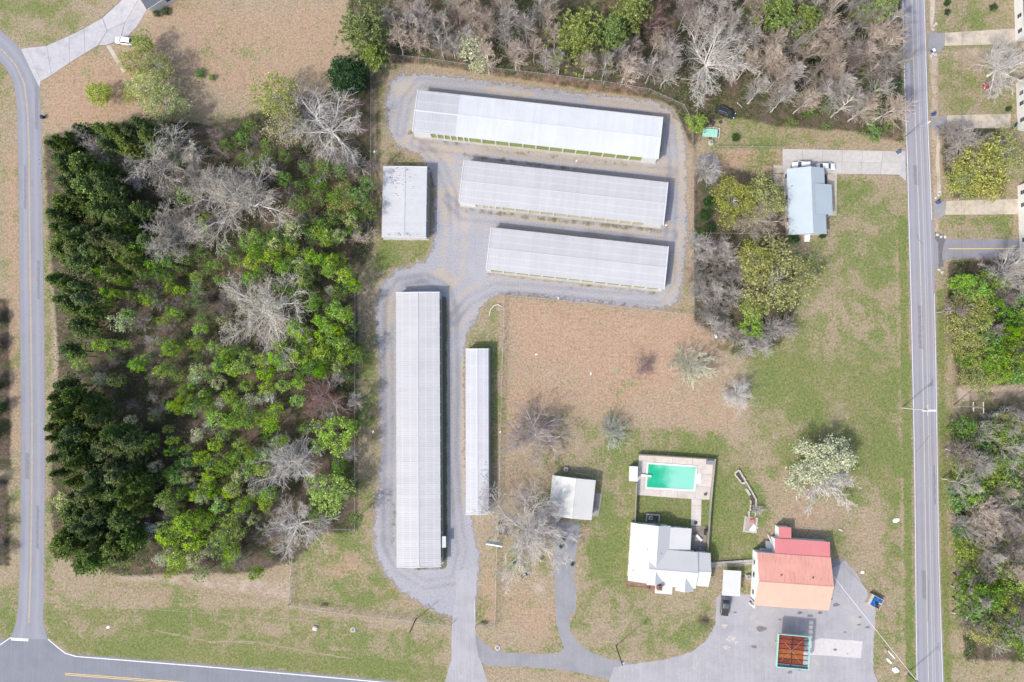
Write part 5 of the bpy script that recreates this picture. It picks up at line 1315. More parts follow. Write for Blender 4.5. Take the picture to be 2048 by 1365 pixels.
# grill, chairs and bundle on the patio behind the white house
gr = Build('barbecue_grill', 'black barbecue grill on the grubby patio behind the white house', 'barbecue', 1409, 1063, 85)
MB().ring([[(-.75,-.32,.75),(.75,-.32,.75),(.75,.32,.75),(-.75,.32,.75)],[(-.72,-.28,1.0),(.72,-.28,1.0),(.72,.28,1.0),(-.72,.28,1.0)],[(-.6,-.12,1.15),(.6,-.12,1.15),(.6,.12,1.15),(-.6,.12,1.15)]]).build('hood', RUBBER, gr.root)
for a in (-.6,.6):
    for b_ in (-.25,.25): MB().tube((a,b_,.03),(a,b_,.75),.03,n=6).build('leg', RUBBER, gr.root)
MB().tube((-.4,-.36,.95),(.4,-.36,.95),.025,n=6).build('handle', GALV, gr.root)
def chair(label, px, py, rz, m):
    g=P(px,py,.3); root=thing('garden_chair', label, 'chair', (g.x,g.y,.03), rz)
    MB().box(-.3,.3,-.3,.3,.38,.44).build('seat', m, root); MB().box(-.3,.3,.26,.32,.44,1.0).build('backrest', m, root)
    for a in (-.27,.27):
        for b_ in (-.27,.27): MB().tube((a,b_,0),(a,b_,.38),.025,n=6).build('leg', m, root)
        MB().box(a-.03,a+.03,-.28,.26,.62,.66).build('armrest', m, root)
chair('dark garden chair on the patio, above the pale lounger', 1390.5, 1069, .9, mat('dark_chair', (.09,.09,.12)))
chair('pale blue garden chair at the lower end of the patio behind the white house', 1399, 1097, .3, mat('pale_blue_chair', (.24,.32,.47)))
lg = thing('lounger', 'pale lounger lying across the patio behind the white house', 'lounger', (*P(1397,1075,.3).xy,.03), -.85)
MB().box(-.8,.5,-.3,.3,.28,.34).build('seat', FRAMEW, lg); MB().add([(.5,-.3,.28),(.5,.3,.28),(1.0,.3,.7),(1.0,-.3,.7),(.5,-.3,.34),(.5,.3,.34),(1.0,.3,.76),(1.0,-.3,.76)],[(0,1,2,3),(4,5,6,7),(0,1,5,4),(1,2,6,5),(2,3,7,6),(3,0,4,7)]).build('backrest', FRAMEW, lg)
for a in (-.7,.4):
    for b_ in (-.26,.26): MB().tube((a,b_,0),(a,b_,.28),.025,n=6).build('leg', FRAMEW, lg)
cb_ = Build('storage_box', 'grey storage box in the upper right corner of the pool deck', 'box', 1420, 925, -3)
MB().box(-1.0,1.0,-.45,.45,.0,.55).build('body', mat('slate_plastic',(.19,.20,.24)), cb_.root); MB().box(-1.05,1.05,-.5,.5,.55,.63).build('lid', mat('slate_plastic',(.19,.20,.24)), cb_.root)
br = tag(MB().tube((0,0,0),(0,0,.5),.35,.28,n=12).tube((0,0,.5),(0,0,.62),.05,n=8).build('fire_pit', mat('charred_iron',(.10,.09,.09))), 'charred fire pit in the lower right corner of the pool deck', 'fire pit')
br.location = P(1410.5, 989, .0) + Vector((0,0,.05))

# broken planter wall and slab
BLK = mat('pale_block', (.42,.39,.34), .9, .15, 2.0, dirt=(.20,.18,.15), dirt_amt=.5, rand=.15)
pw = thing('planter_wall', 'crumbling pale block planter wall bending down the lawn right of the pool', 'wall', tuple(P(1490,990,0)), 0)
o0 = P(1490,990,0)
def wl(p, q, n, w=.42, hh=.42, jit=.05):
    a=P(*p)-o0; b_=P(*q)-o0; u=(b_-a); L=u.length; ang=math.atan2(u.y,u.x); r=random.Random(int(p[0]))
    for i in range(n):
        c=a.lerp(b_,(i+.5)/n); h_=hh+r.uniform(-.10,.05)
        bk=MB().box(-L/n/2+.015,L/n/2-.015,-w/2,w/2,0,h_).build('block', BLK, pw); bk.location=(c.x+r.uniform(-jit,jit),c.y+r.uniform(-jit,jit),0); bk.rotation_euler=(0,0,ang+r.uniform(-.05,.05))
wl((1478,941),(1512,999),12,.35); wl((1512,999),(1510.5,1013),3,.35); wl((1468.5,946),(1477,940),2)
wl((1469,948),(1483,967),5,.30); wl((1483,967),(1489,966),1); wl((1491,977),(1499,990),4,.55); wl((1501,1000),(1500,1022),5,.22); wl((1498,1022),(1497.5,1034),3,.3); wl((1510.5,1023),(1509.5,1034),3,.2)
SOIL = mat('dark_planter_soil',(.075,.062,.055),.95,.4,1.5,world=True)
for q in ([(1470,946),(1477,942),(1487,963),(1483,966)],[(1499,990),(1504,988),(1511,1000),(1509,1023),(1501,1023),(1502,1002)]):
    sheet('soil',[(x,y) for x,y in q],.06,SOIL).parent=pw
for o in pw.children:
    if o.name.startswith('soil'): o.location=(-o0.x,-o0.y,0)
cs = tag(sheet('concrete_slab', [(1491,1033),(1515.5,1036),(1513,1067),(1487,1064)], .12, conc('worn_slab',(.33,.285,.255),(.20,.17,.15),.7), thick=.2), 'worn concrete slab with a pale rim below the planter wall', 'slab')
for q in ([(1490,1032),(1493,1032.3),(1490,1064.5),(1486,1064)],[(1512.6,1035.6),(1516,1036),(1513.6,1067.5),(1510.6,1067)],[(1490,1061),(1511,1063.6),(1510.6,1067),(1490,1064.5)]): sheet('rim', q, .20, BLK, cs, thick=.2)
rd = tag(MB().ring([[(-.8,-.5,0),(.8,-.6,0),(.7,.6,0),(-.7,.5,0)],[(-.5,-.3,.35),(.5,-.35,.28),(.5,.35,.3),(-.4,.3,.4)]]).build('crumpled_cover', mat('faded_red_cover',(.42,.17,.15),.8,.2,2.)), 'crumpled faded red cover lying on the worn concrete slab', 'cover'); rd.location=P(1504,1042,.12)
wb_ = tag(MB().box(-.9,.9,-.7,.7,0,.06).build('white_board', FRAMEW), 'white board lying on the lower corner of the worn concrete slab', 'board'); wb_.location=P(1507,1058,.13); wb_.rotation_euler=(0,0,.9)

# litter and debris on the grass
def scrap(name, label, cat, px, py, sx_, sy_, hh, col, rz=0, group=None, z=0.0):
    r=random.Random(int(px*7+py)); k=7
    ring=lambda f,zz:[(sx_*f*math.cos(a)*r.uniform(.75,1.1),sy_*f*math.sin(a)*r.uniform(.75,1.1),zz) for a in np.linspace(0,2*math.pi,k,endpoint=False)]
    o=MB().ring([ring(1,0),ring(1.02,hh*.55),ring(.6,hh)]).build(name, mat(col[0],col[1],.8,.15,3.0)); g=P(px,py,0); o.location=(g.x,g.y,z); o.rotation_euler=(0,0,rz)
    return tag(o,label,cat,group)
WHT=('litter_white',(.66,.67,.68)); GRY=('rubble_grey',(.40,.385,.37))
scrap('debris','white sheet of debris on the grass right of the red store','debris',1792,1041,.9,.55,.2,WHT,.4)
scrap('debris','white scrap in the straw grass, upper right of the blue skip','debris',1725,1145,.55,.4,.2,WHT,.2)
scrap('rock','pale rock on the grass right of the red store annex','rock',1681,1060,.65,.35,.25,('rock_tan',(.42,.38,.30)),-.4)
scrap('debris','white bathtub shaped scrap at the bottom of the grass by the paved lot','debris',1791,1340,.85,.75,.35,WHT,-.2)
scrap('board','long white board in the grass, upper one of the scrap heap by the paved lot','board',1783,1310,1.35,.22,.1,WHT,-.85)
scrap('debris','pale curved scrap in the grass left of the long white board','debris',1778,1322,1.0,.35,.2,WHT,-.8)
scrap('debris','rusty scrap heap at the top of the pile by the paved lot','debris',1771,1301,.45,.6,.3,('rusty_scrap',(.32,.22,.17)),.1)
scrap('debris','brown scrap between the paved lot corner and the east road','debris',1813,1345,.7,.6,.3,('rusty_scrap',(.32,.22,.17)),.5)
scrap('boulder','pale grey boulder on the roadside grass below the white sign board','boulder',630,1257,.75,.65,.45,('pale_stone',(.50,.49,.47)),.3)
scrap('board','small white board on the roadside grass near the left lane','board',216,1255,.45,.35,.08,WHT,.5)
scrap('debris','white scrap at the end of the tan lawn fence','debris',1432,673,.35,.6,.4,WHT,.2)
scrap('rubble','pale rubble spread by the ditch at the right road, under the yellow tree','rubble',1897,621,.9,1.1,.2,GRY,0)
scrap('stone','pale stone in the tan field left of centre','stone',1073,709,.35,.25,.2,WHT,.3)
scrap('stone','white stone in the middle of the tan field','stone',1182,747,.22,.35,.2,WHT,0)
for i,(x,y) in enumerate([(1866,60),(1868,52),(1872,48),(1866,108),(1871,110),(1862,112)]): scrap('rubble','pale rubble lump beside the highest tan driveway','rubble',x,y,.45,.35,.3,GRY,i,'rubble lumps beside the tan driveway at the top')
for i,(x,y) in enumerate([(1872,396),(1877,391),(1880,384),(1875,470),(1882,474),(1890,474),(1878,540),(1884,545)]): scrap('rubble','rubble lump along the ditch by the side street','rubble',x,y,.5,.4,.3,GRY,i,'rubble lumps along the ditch by the side street')
mh = lambda px,py,l: tag(MB().tube((0,0,-.1),(0,0,.14),.62,n=18).build('manhole', conc('manhole_concrete',(.46,.44,.41))), l, 'manhole')
for px,py,l in ((706,1260,'round concrete manhole on the roadside grass left of the leaning pole'),(995,1296,'round concrete manhole above the link lane')):
    o=mh(px,py,l); o.location=P(px,py,0); MB().tube((0,0,.141),(0,0,.17),.40,n=14).build('cover', mat('manhole_iron',(.20,.19,.18)), o)
mo = Build('motorcycle', 'dark motorcycle with a green panel beside the white house on the right edge', 'motorcycle', 2028, 252, 55)
for xx in (-.65,.65): MB().tube((xx,-.07,.32),(xx,.07,.32),.32,n=14).build('wheel', RUBBER, mo.root)
MB().ring([[(-.6,-.1,.5),(.5,-.12,.5),(.5,.12,.5),(-.6,.1,.5)],[(-.7,-.14,.85),(.35,-.15,.95),(.35,.15,.95),(-.7,.14,.85)]]).build('body', mat('navy_paint',(.03,.05,.12)), mo.root)
MB().box(-.7,-.1,-.16,.16,.86,.94).build('seat', RUBBER, mo.root); MB().tube((.45,-.38,1.08),(.45,.38,1.08),.025,n=6).tube((.45,0,1.08),(.65,0,.32),.04,n=6).build('handlebar', GALV, mo.root)
MB().box(-.9,-.6,-.25,.25,.5,.62).build('rear_panel', mat('bright_green_panel',(.05,.42,.12)), mo.root)

# ------------------------------------------------------------------ poles, lights, cables, sign
POLE = mat('weathered_pole', (.23,.205,.175), .9, .2, 1.5)
POLE_P = mat('pale_pole', (.46,.45,.42), .9, .15, 1.5)
DARKM = mat('dark_pole', (.075,.07,.065), .8, .2, 1.5)
def upole(label, px, py, hh, arms=(), m=POLE, trans=False, rz=0.0, name='utility_pole'):
    root = thing(name, label, 'utility pole', tuple(P(px,py,0)), rz, 'utility poles')
    MB().tube((0,0,0),(0,0,hh),.16,.11,n=10).build('pole', m, root)
    for za, ln in arms:
        MB().box(-.06,.06,-ln/2,ln/2,za-.06,za+.06).build('crossarm', POLE_P, root).location=(.14,0,0)
        for k in (-.46,-.2,.2,.46): MB().tube((.14,k*ln,za+.06),(.14,k*ln,za+.24),.05,n=8).build('insulator', FRAMEW, root)
    if trans: MB().tube((.35,0,hh-2.0),(.35,0,hh-1.0),.26,n=12).build('transformer', GALV, root)
    return root
upole('dark utility pole at the bottom lawn edge above the parking lot lane', 1232, 1292, 11, m=DARKM, trans=True)
upole('pale utility pole leaning out over the right road, above the painted stop bar', 1803, 816, 11, ((10.6,2.4),), POLE_P, True)
upole('utility pole with a white crossarm in the straw clearing right of the road', 1907, 811, 11, ((10.7,2.6),(7.2,2.2)), POLE)
upole('thin dark pole in the roadside grass just left of the paved entrance', 831, 1240, 8, (), DARKM)
upole('dark utility pole at the very bottom beside the right road', 1814, 1347, 11, ((10.6,2.0),), DARKM)
slp = thing('street_light', 'street light reaching out over the right road near the concrete driveway', 'street light', tuple(P(1808,275,0)), .52)
MB().tube((0,0,0),(0,0,7.0),.13,.09,n=8).build('pole', POLE, slp); MB().tube((0,0,6.8),(2.0,0,7.3),.04,n=6).build('arm', GALV, slp); MB().ring([[(1.9,-.14,7.25),(2.6,-.10,7.28),(2.6,.10,7.28),(1.9,.14,7.25)],[(1.9,-.16,7.42),(2.6,-.10,7.38),(2.6,.10,7.38),(1.9,.16,7.42)]]).build('lamp_head', FRAMEW, slp)
for px,py,l in ((749,299,'yard light by the west fence above the squarish storage building'),(1150,325,'yard light between the two upper storage buildings'),(1337,448,'yard light at the right end of the middle storage building'),(1116,592,'yard light on the tan lawn fence'),(745,868,'yard light on the grass strip left of the long upright building'),(998,868,'yard light on the fence right of the narrow storage building')):
    g=P(px,py,5.2); yl=thing('yard_light', l, 'lamp post', (g.x,g.y,0), random.Random(px).uniform(0,6), 'yard lights of the storage yard')
    MB().tube((0,0,0),(0,0,5.0),.06,.045,n=6).build('post', GALV, yl); MB().tube((0,0,4.95),(.45,0,5.1),.03,n=5).build('arm', GALV, yl); MB().ring([[(.3,-.14,5.02),(.8,-.14,5.02),(.8,.14,5.02),(.3,.14,5.02)],[(.36,-.1,5.22),(.74,-.1,5.22),(.74,.1,5.22),(.36,.1,5.22)]]).build('lamp_head', FRAMEW, yl)
def cable(label, a, b_, m, r_=.02, sag=.6, name='overhead_cable'):
    a,b_=Vector(a),Vector(b_); mb=MB(); n=14; pts=[a.lerp(b_,i/n)-Vector((0,0,sag*4*(i/n)*(1-i/n))) for i in range(n+1)]
    o=bpy.data.objects
    for p,q in zip(pts[:-1],pts[1:]): mb.tube(p-a,q-a,r_,n=5)
    c=mb.build(name, m); c.location=a; return tag(c,label,'cable')
WIREW = mat('white_wire',(.62,.62,.62)); WIRED = mat('dark_wire',(.10,.10,.10))
cable('white service cable running from the red store corner down to the road', P(1660,1144,4.3), P(1832,1360,10.4), WIREW, .055, .5)
cable('dark overhead cable crossing the lawns of the white houses on the right', P(1926,-60,8), P(1924,522,8), WIRED, .025, .4)
cable('thin wire over the roadside grass at the lower left', P(80,1205,5), P(640,1243,5), mat('pale_grey_wire',(.42,.42,.40)), .018, .3)
sg = Build('sign', 'weathered pale blue board sign on two posts by the exit lane under a leafless tree', 'sign', 990, 1080, -9)
for x in (-1.5,1.5): MB().tube((x,0,0),(x,0,2.25),.07,n=8).build('post', GALV, sg.root)
m, nt, bs = newmat('weathered_sign_face')
o_=objco(nt); n1=noise(nt,o_,1.6,5,.7); n2=noise(nt,o_,3.5,3,.6)
c=mix(nt, smooth(nt,n1,.42,.58),(.42,.60,.72),(.62,.66,.68)); c=mix(nt, smooth(nt,n2,.58,.66,0,.6),c,(.16,.27,.36)); nt.links.new(c,bs.inputs['Base Color'])
MB().box(-1.85,1.85,-.12,.12,2.3,5.4).build('sign_face', m, sg.root); MB().box(-1.95,1.95,-.17,.17,5.4,5.5).box(-1.95,-1.85,-.17,.17,2.2,5.4).box(1.85,1.95,-.17,.17,2.2,5.4).build('sign_frame', FRAMEW, sg.root)
# logs and a brush heap
brushm = mat('brush_brown',(.17,.13,.105),.9,.3,2.)
def brush_heap(label, px, py, R_, n=60, tall=.7):
    r=random.Random(int(px)); mb=MB()
    for i in range(n):
        a=r.uniform(0,6.28); d=abs(r.gauss(0,.55))*R_; x,y=math.cos(a)*d,math.sin(a)*d*.8; t=r.uniform(0,6.28); l=r.uniform(.4,1.1)
        z=r.uniform(.02,tall)*(1-min(1,d/R_)*.8); mb.tube((x-math.cos(t)*l,y-math.sin(t)*l,max(.02,z-.1)),(x+math.cos(t)*l,y+math.sin(t)*l,z+.1),.03,.012,n=4,cap=False)
    o=mb.build('brush_heap', brushm); o.location=P(px,py,0); return tag(o,label,'brush heap')
brush_heap('heap of dark brushwood on the lawn left of the parking lot', 1409, 1243, 2.2, 90)
brush_heap('brushwood heap at the end of the tan field fence', 1400, 640, 2.5, 90, .9)
lgm = mat('pale_dead_log',(.50,.47,.42),.9,.15,1.5)
def log(label, pts, r0):
    o=MB(); c=P(*pts[0])
    for a,b_ in zip(pts[:-1],pts[1:]): o.tube(P(*a)-c+Vector((0,0,r0)),P(*b_)-c+Vector((0,0,r0)),r0,r0*.8,n=7)
    o=o.build('fallen_log', lgm); o.location=c; return tag(o,label,'log')
log('pale fallen log with a fork beside the fence corner above the tan lawn', [(979,632),(981,620),(988,612),(996,609),(1004,614)], .16)
log('short dead limb lying near the black car', [(1474,206),(1484,216)], .13)

# ------------------------------------------------------------------ vegetation: prototypes
def bark_mat(name, col, var=.18):
    m, nt, bs = newmat(name)
    v = objco(nt); n1 = noise(nt, v, .5, 3, .6)
    c = mix(nt, lin(nt, n1, .3, .7), tuple(x*(1-var) for x in col), tuple(x*(1+var) for x in col))
    r = nt.nodes.new('ShaderNodeObjectInfo').outputs['Random']
    c = scalec(nt, c, lin(nt, r, 0, 1, .84, 1.14))
    nt.links.new(c, bs.inputs['Base Color']); bs.inputs['Roughness'].default_value = .95; bs.inputs['Specular IOR Level'].default_value = .1
    return m
def leaf_mat(name, a, b, hue=.02, val=.18, trans=.25):
    """a = deep leaf colour, b = fresh leaf colour; varies leaf by leaf clump and tree by tree"""
    m, nt, bs = newmat(name)
    v = objco(nt); n1 = noise(nt, v, .9, 3, .7); n2 = noise(nt, v, 3.0, 2, .6)
    c = mix(nt, smooth(nt, M_(nt,'ADD',M_(nt,'MULTIPLY',n1,.6),M_(nt,'MULTIPLY',n2,.4)), .36, .64), a, b)
    r = nt.nodes.new('ShaderNodeObjectInfo').outputs['Random']
    isl = nt.nodes.new('ShaderNodeNewGeometry').outputs['Random Per Island']
    c = scalec(nt, c, lin(nt, isl, 0, 1, .45, 1.6))
    hs = nd(nt, 'ShaderNodeHueSaturation', {'Hue': lin(nt, r, 0, 1, .5-hue, .5+hue), 'Saturation': lin(nt, M_(nt,'FRACT',M_(nt,'MULTIPLY',r,7.31)), 0, 1, .82, 1.1), 'Value': lin(nt, M_(nt,'FRACT',M_(nt,'MULTIPLY',r,3.77)), 0, 1, 1-val, 1+val), 'Color': c})
    c = hs.outputs[0]
    nt.links.new(c, bs.inputs['Base Color']); bs.inputs['Roughness'].default_value = .7; bs.inputs['Specular IOR Level'].default_value = .15
    tr = nd(nt, 'ShaderNodeBsdfTranslucent', {0: c})
    mx = nd(nt, 'ShaderNodeMixShader', {0: trans, 1: bs.outputs[0], 2: tr.outputs[0]})
    nt.links.new(mx.outputs[0], nt.nodes['Material Output'].inputs['Surface'])
    return m
BK_PALE = bark_mat('pale_grey_bark', (.60,.58,.55)); BK_GREY = bark_mat('grey_bark', (.46,.435,.40)); BK_BROWN = bark_mat('brown_bark', (.240,.200,.178)); BK_TWIG = bark_mat('grey_brown_twigs', (.47,.435,.40)); BK_SILV = bark_mat('silvery_twigs', (.52,.475,.425))
BK_TAN = bark_mat('tan_twig_bark', (.46,.38,.31)); BK_PINK = bark_mat('reddish_twig_bark', (.30,.19,.17)); BK_TRUNK = bark_mat('dark_trunk_bark', (.11,.09,.075)); BK_MAUVE = bark_mat('mauve_twig_bark', (.385,.35,.32))
LF_PINE = leaf_mat('pine_needles', (.080,.128,.030), (.195,.255,.072), .02)
LF_PINE2 = leaf_mat('light_pine_needles', (.130,.185,.045), (.255,.315,.105), .02)
LF_EVER = leaf_mat('glossy_dark_leaves', (.020,.055,.016), (.050,.110,.028), .015)
LF_BRIGHT = leaf_mat('bright_spring_leaves', (.165,.300,.018), (.335,.490,.055), .022, .16)
LF_MID = leaf_mat('mid_green_leaves', (.080,.155,.022), (.180,.285,.052), .022)
LF_PALE = leaf_mat('pale_spring_leaves', (.24,.29,.09), (.42,.46,.21), .02)
LF_YEL = leaf_mat('yellow_green_buds', (.210,.235,.045), (.390,.395,.120), .02, .12)
LF_OLIVE = leaf_mat('olive_buds', (.22,.215,.115), (.35,.335,.20), .02, .12)
LF_BLOS = leaf_mat('white_blossom', (.33,.355,.19), (.56,.57,.40), .01, .06)
LF_WHITE = leaf_mat('pure_white_blossom', (.50,.52,.51), (.68,.69,.68), .01, .06)
LF_RED = leaf_mat('red_buds', (.17,.075,.06), (.27,.13,.105), .02, .12)

def tubes(segs, n):
    s = np.asarray(segs, float)                         # p0 p1 r0 r1
    p0, p1, r0, r1 = s[:, :3], s[:, 3:6], s[:, 6], s[:, 7]
    d = p1-p0; d /= np.linalg.norm(d, axis=1, keepdims=True)+1e-9
    ref = np.where(np.abs(d[:, 2:3]) > .9, np.array([[1.,0,0]]), np.array([[0,0,1.]]))
    a = np.cross(d, ref); a /= np.linalg.norm(a, axis=1, keepdims=True)+1e-9
    b = np.cross(d, a)
    t = np.arange(n)*2*math.pi/n
    ring = a[:,None,:]*np.cos(t)[None,:,None] + b[:,None,:]*np.sin(t)[None,:,None]
    V = np.concatenate([p0[:,None,:]+ring*r0[:,None,None], p1[:,None,:]+ring*r1[:,None,None]], 1)   # (m,2n,3)
    base = (np.arange(len(s))*2*n)[:, None]
    i = np.arange(n)[None, :]; j = (i+1) % n
    F = np.stack([base+i, base+j, base+n+j, base+n+i], -1).reshape(-1, 4)
    return V.reshape(-1, 3), F
def leaves(rng, C, size, flat=.5, aspect=.6):
    """C: (m,3) leaf centres -> quads"""
    m = len(C)
    nrm = rng.normal(size=(m,3)); nrm[:,2] = np.abs(nrm[:,2]) + flat; nrm /= np.linalg.norm(nrm, axis=1, keepdims=True)
    t = rng.normal(size=(m,3)); u = np.cross(nrm, t); u /= np.linalg.norm(u, axis=1, keepdims=True); v = np.cross(nrm, u)
    s = (size*rng.uniform(.6, 1.35, m))[:, None]
    u = u*s; v = v*s*aspect
    V = np.stack([C-u, C-v*.9+u*.1, C+u, C+v*.9+u*.1], 1).reshape(-1, 3)
    F = np.arange(m*4).reshape(-1, 4)
    return V, F
def grow(r, p, d, L, rad, lvl, maxl, steps, kids, wob, up, out, spread, ratio, fine):
    """recursive limb; appends (p0,p1,r0,r1,level)"""
    d = d.normalized(); n = steps[lvl]; q = p
    for i in range(n):
        d = (d + Vector((r.gauss(0,wob), r.gauss(0,wob), r.gauss(0,wob*.7)+up))).normalized()
        q2 = q + d*(L/n)*r.uniform(.85,1.15)
        ra = rad*(1-.75*i/n); rb = rad*(1-.75*(i+1)/n)
        out.append((*q, *q2, max(ra,fine), max(rb,fine*.8), lvl))
        if lvl < maxl:
            k = kids[lvl]; k = int(k) + (1 if r.random() < k-int(k) else 0)
            for _ in range(k):
                ax = d.orthogonal().normalized(); ax.rotate(Matrix.Rotation(r.uniform(0,6.283), 3, d))
                nd_ = d.copy(); nd_.rotate(Matrix.Rotation(math.radians(r.uniform(spread*.6,spread*1.25)), 3, ax))
                grow(r, q.lerp(q2, r.uniform(.3,1)), nd_, L*ratio*(1-.45*i/n)*r.uniform(.75,1.2), max(rb*.55,fine), lvl+1, maxl, steps, kids, wob*1.15, up, out, spread, ratio, fine)
        q = q2
def skeleton(seed, Hh, R, limbs, trunk_f, maxl=3, steps=(5,4,3,2), kids=(1.6,1.5,1.5), wob=.13, up=.02, spread=48, ratio=.55, fine=.03, elev=(12,70), rad=None, leader=False):
    r = random.Random(seed); out = []
    rad = rad or Hh*.020
    th = Hh*trunk_f; q = Vector((0,0,0)); nt_ = 4
    for i in range(nt_):
        q2 = Vector((r.gauss(0,.05), r.gauss(0,.05), th*(i+1)/nt_)); out.append((*q, *q2, rad*(1.15-.1*i), rad*(1.05-.1*i), 0)); q = q2
    if leader:
        top = Vector((r.gauss(0,.4), r.gauss(0,.4), Hh))
        for i in range(5):
            a = q.lerp(top, i/5); b = q.lerp(top, (i+1)/5); out.append((*a, *b, rad*(.8-.15*i), rad*(.8-.15*(i+1))+.01, 0))
    for k in range(limbs):
        az = k*2.39996 + r.uniform(-.45,.45); el = math.radians(r.uniform(*elev)) if k else math.radians(82)
        zt = r.uniform(.85,1.0)*th if not leader else r.uniform(th, Hh*.85)
        st = Vector((0,0,zt)) if not leader else q.lerp(top, (zt-th)/max(.1,Hh-th))
        d = Vector((math.cos(az)*math.cos(el), math.sin(az)*math.cos(el), math.sin(el)))
        # length so the limb reaches the crown ellipsoid
        hz = max(.5, Hh-zt); L = 1/math.sqrt((math.cos(el)/R)**2 + (math.sin(el)/hz)**2)*r.uniform(.72,1.0)*.9
        if leader: L *= max(.35, 1-(zt-th)/(Hh-th)*.7)
        grow(r, st, d, L, rad*r.uniform(.45,.65), 0, maxl, steps, kids, wob, up, out, spread, ratio, fine)
    return out
class Proto:
    def __init__(s, name, trunk, crown, R, Hh, zc): s.name, s.trunk, s.crown, s.R, s.H, s.zc = name, trunk, crown, R, Hh, zc
def make(name, sk, tm, cm_wood, leaf=None, seed=0, zc=None, lf=None):
    """sk: segments with level; leaf: (V,F) in the crown with own material"""
    arr = np.array(sk); lv = arr[:,8]
    cut = 2 if lv.max() >= 3 else 1
    tv, tf = tubes(arr[lv < cut][:, :8], 6)
    tme = np_mesh('trunk', tv, [tf]); tme.materials.append(tm)
    Vs, Fs, mi = [], [], []
    off = 0
    br_ = arr[lv >= cut]
    if len(br_):
        v, f = tubes(br_[:, :8], 3); Vs.append(v); Fs.append(f+off); off += len(v); mi += [0]*len(f)
    if leaf is not None:
        v, f = leaf; Vs.append(v); Fs.append(f+off); off += len(v); mi += [1 if len(br_) else 0]*len(f)
    cme = np_mesh('crown', np.concatenate(Vs), [np.concatenate(Fs)])
    if len(br_): cme.materials.append(cm_wood)
    if leaf is not None: cme.materials.append(lf)
    cme.polygons.foreach_set('material_index', np.array(mi[:len(cme.polygons)], np.int32))
    allv = np.concatenate(Vs); rr = np.hypot(allv[:,0], allv[:,1])
    return Proto(name, tme, cme, float(np.percentile(rr, 96)), float(allv[:,2].max()), zc if zc else float(np.percentile(allv[:,2], 60)))
def tips_of(sk, lv):
    a = np.array(sk); return a[a[:,8] >= lv][:, 3:6]
def remat(p, tm=None, mats=None, name=None):
    t = p.trunk; c = p.crown.copy()
    if tm: t = p.trunk.copy(); t.materials[0] = tm
    for i, m in enumerate(mats or []):
        if m and i < len(c.materials): c.materials[i] = m
    return Proto(name or p.name, t, c, p.R, p.H, p.zc)

BIG = []                                                # wide leafless shade trees
for sd, lim, tf in ((1,9,.22),(2,11,.20),(3,8,.26),(4,10,.18)):
    BIG.append(skeleton(sd, 15, 8.0, lim, tf, 3, (6,5,4,2), (1.6,1.6,1.9), .13, .012, 44, .56, .017, (6,64), .30))
P_BIG = [make('leafless_tree', s, BK_PALE, BK_TWIG) for s in BIG]
P_GIANT = make('leafless_tree', skeleton(9, 15, 8.0, 13, .2, 3, (6,5,3,2), (1.4,1.4,1.2), .16, .012, 42, .56, .022, (4,60), .34), BK_PALE, BK_GREY)
P_BIGB = []                                             # the same habit with swelling buds
for i, s in enumerate(BIG):
    rg = np.random.default_rng(40+i); tp = tips_of(s, 3)
    C_ = tp[rg.integers(0, len(tp), 3200)] + rg.normal(size=(3200,3))*.18
    P_BIGB.append(make('budding_tree', s, BK_GREY, BK_TWIG, leaves(rg, C_, .115, .3), lf=LF_OLIVE))
SM = [skeleton(20+i, 13, 2.9, 20, .30, 2, (4,4,2), (1.7,1.9,1), .11, .07, 34, .62, .017, (40,74), .105, True) for i in range(5)]
P_SM = [make('leafless_tree', s, BK_MAUVE, BK_BROWN) for s in SM]
P_SMG = [remat(p, BK_GREY, [BK_MAUVE]) for p in P_SM]
P_SMT = [remat(p, BK_TWIG, [BK_TAN]) for p in P_SM]
BU = [skeleton(60+i, 5.0, 3.2, 24, .06, 2, (4,4,2), (1.5,1.6,1), .14, .02, 38, .58, .019, (8,75), .06) for i in range(3)]
P_BU = [make('bare_shrub', s, BK_BROWN, BK_BROWN) for s in BU]
P_BUG = [remat(p, BK_GREY, [BK_GREY]) for p in P_BU]
P_BUM = [remat(p, BK_MAUVE, [BK_MAUVE]) for p in P_BU]
P_RED = []
for i, s in enumerate(BIG[:2]):
    rg = np.random.default_rng(70+i); tp = tips_of(s, 3); C_ = tp[rg.integers(0, len(tp), 2600)] + rg.normal(size=(2600,3))*.15
    P_RED.append(make('red_budding_tree', s, BK_GREY, BK_PINK, leaves(rg, C_, .10, .3), lf=LF_RED))
P_BLOSB = []
def clump_crown(seed, R, z0, z1, nclump, nleaf, cr, size, shell=.55, flat=.4, squash=1.0, core=.0, lobes=.22):
    rg = np.random.default_rng(seed); C_ = []
    ph = rg.uniform(0, 6.28, 4)
    for _ in range(nclump):
        d = rg.normal(size=3); d /= np.linalg.norm(d)
        rad = (shell + (1-shell)*rg.random()**.6) if rg.random() > core else rg.random()*shell
        az = math.atan2(d[1], d[0])
        lob = 1 + lobes*math.sin(3*az+ph[0]) *.6 + lobes*math.sin(5*az+ph[1])*.4 + rg.normal()*.07
        c = d*rad*np.array([R*lob, R*lob, (z1-z0)/2]) + np.array([0,0,(z0+z1)/2])
        C_.append(c + rg.normal(size=(nleaf,3))*cr*np.array([1,1,.7]))
    return leaves(rg, np.concatenate(C_), size, flat)
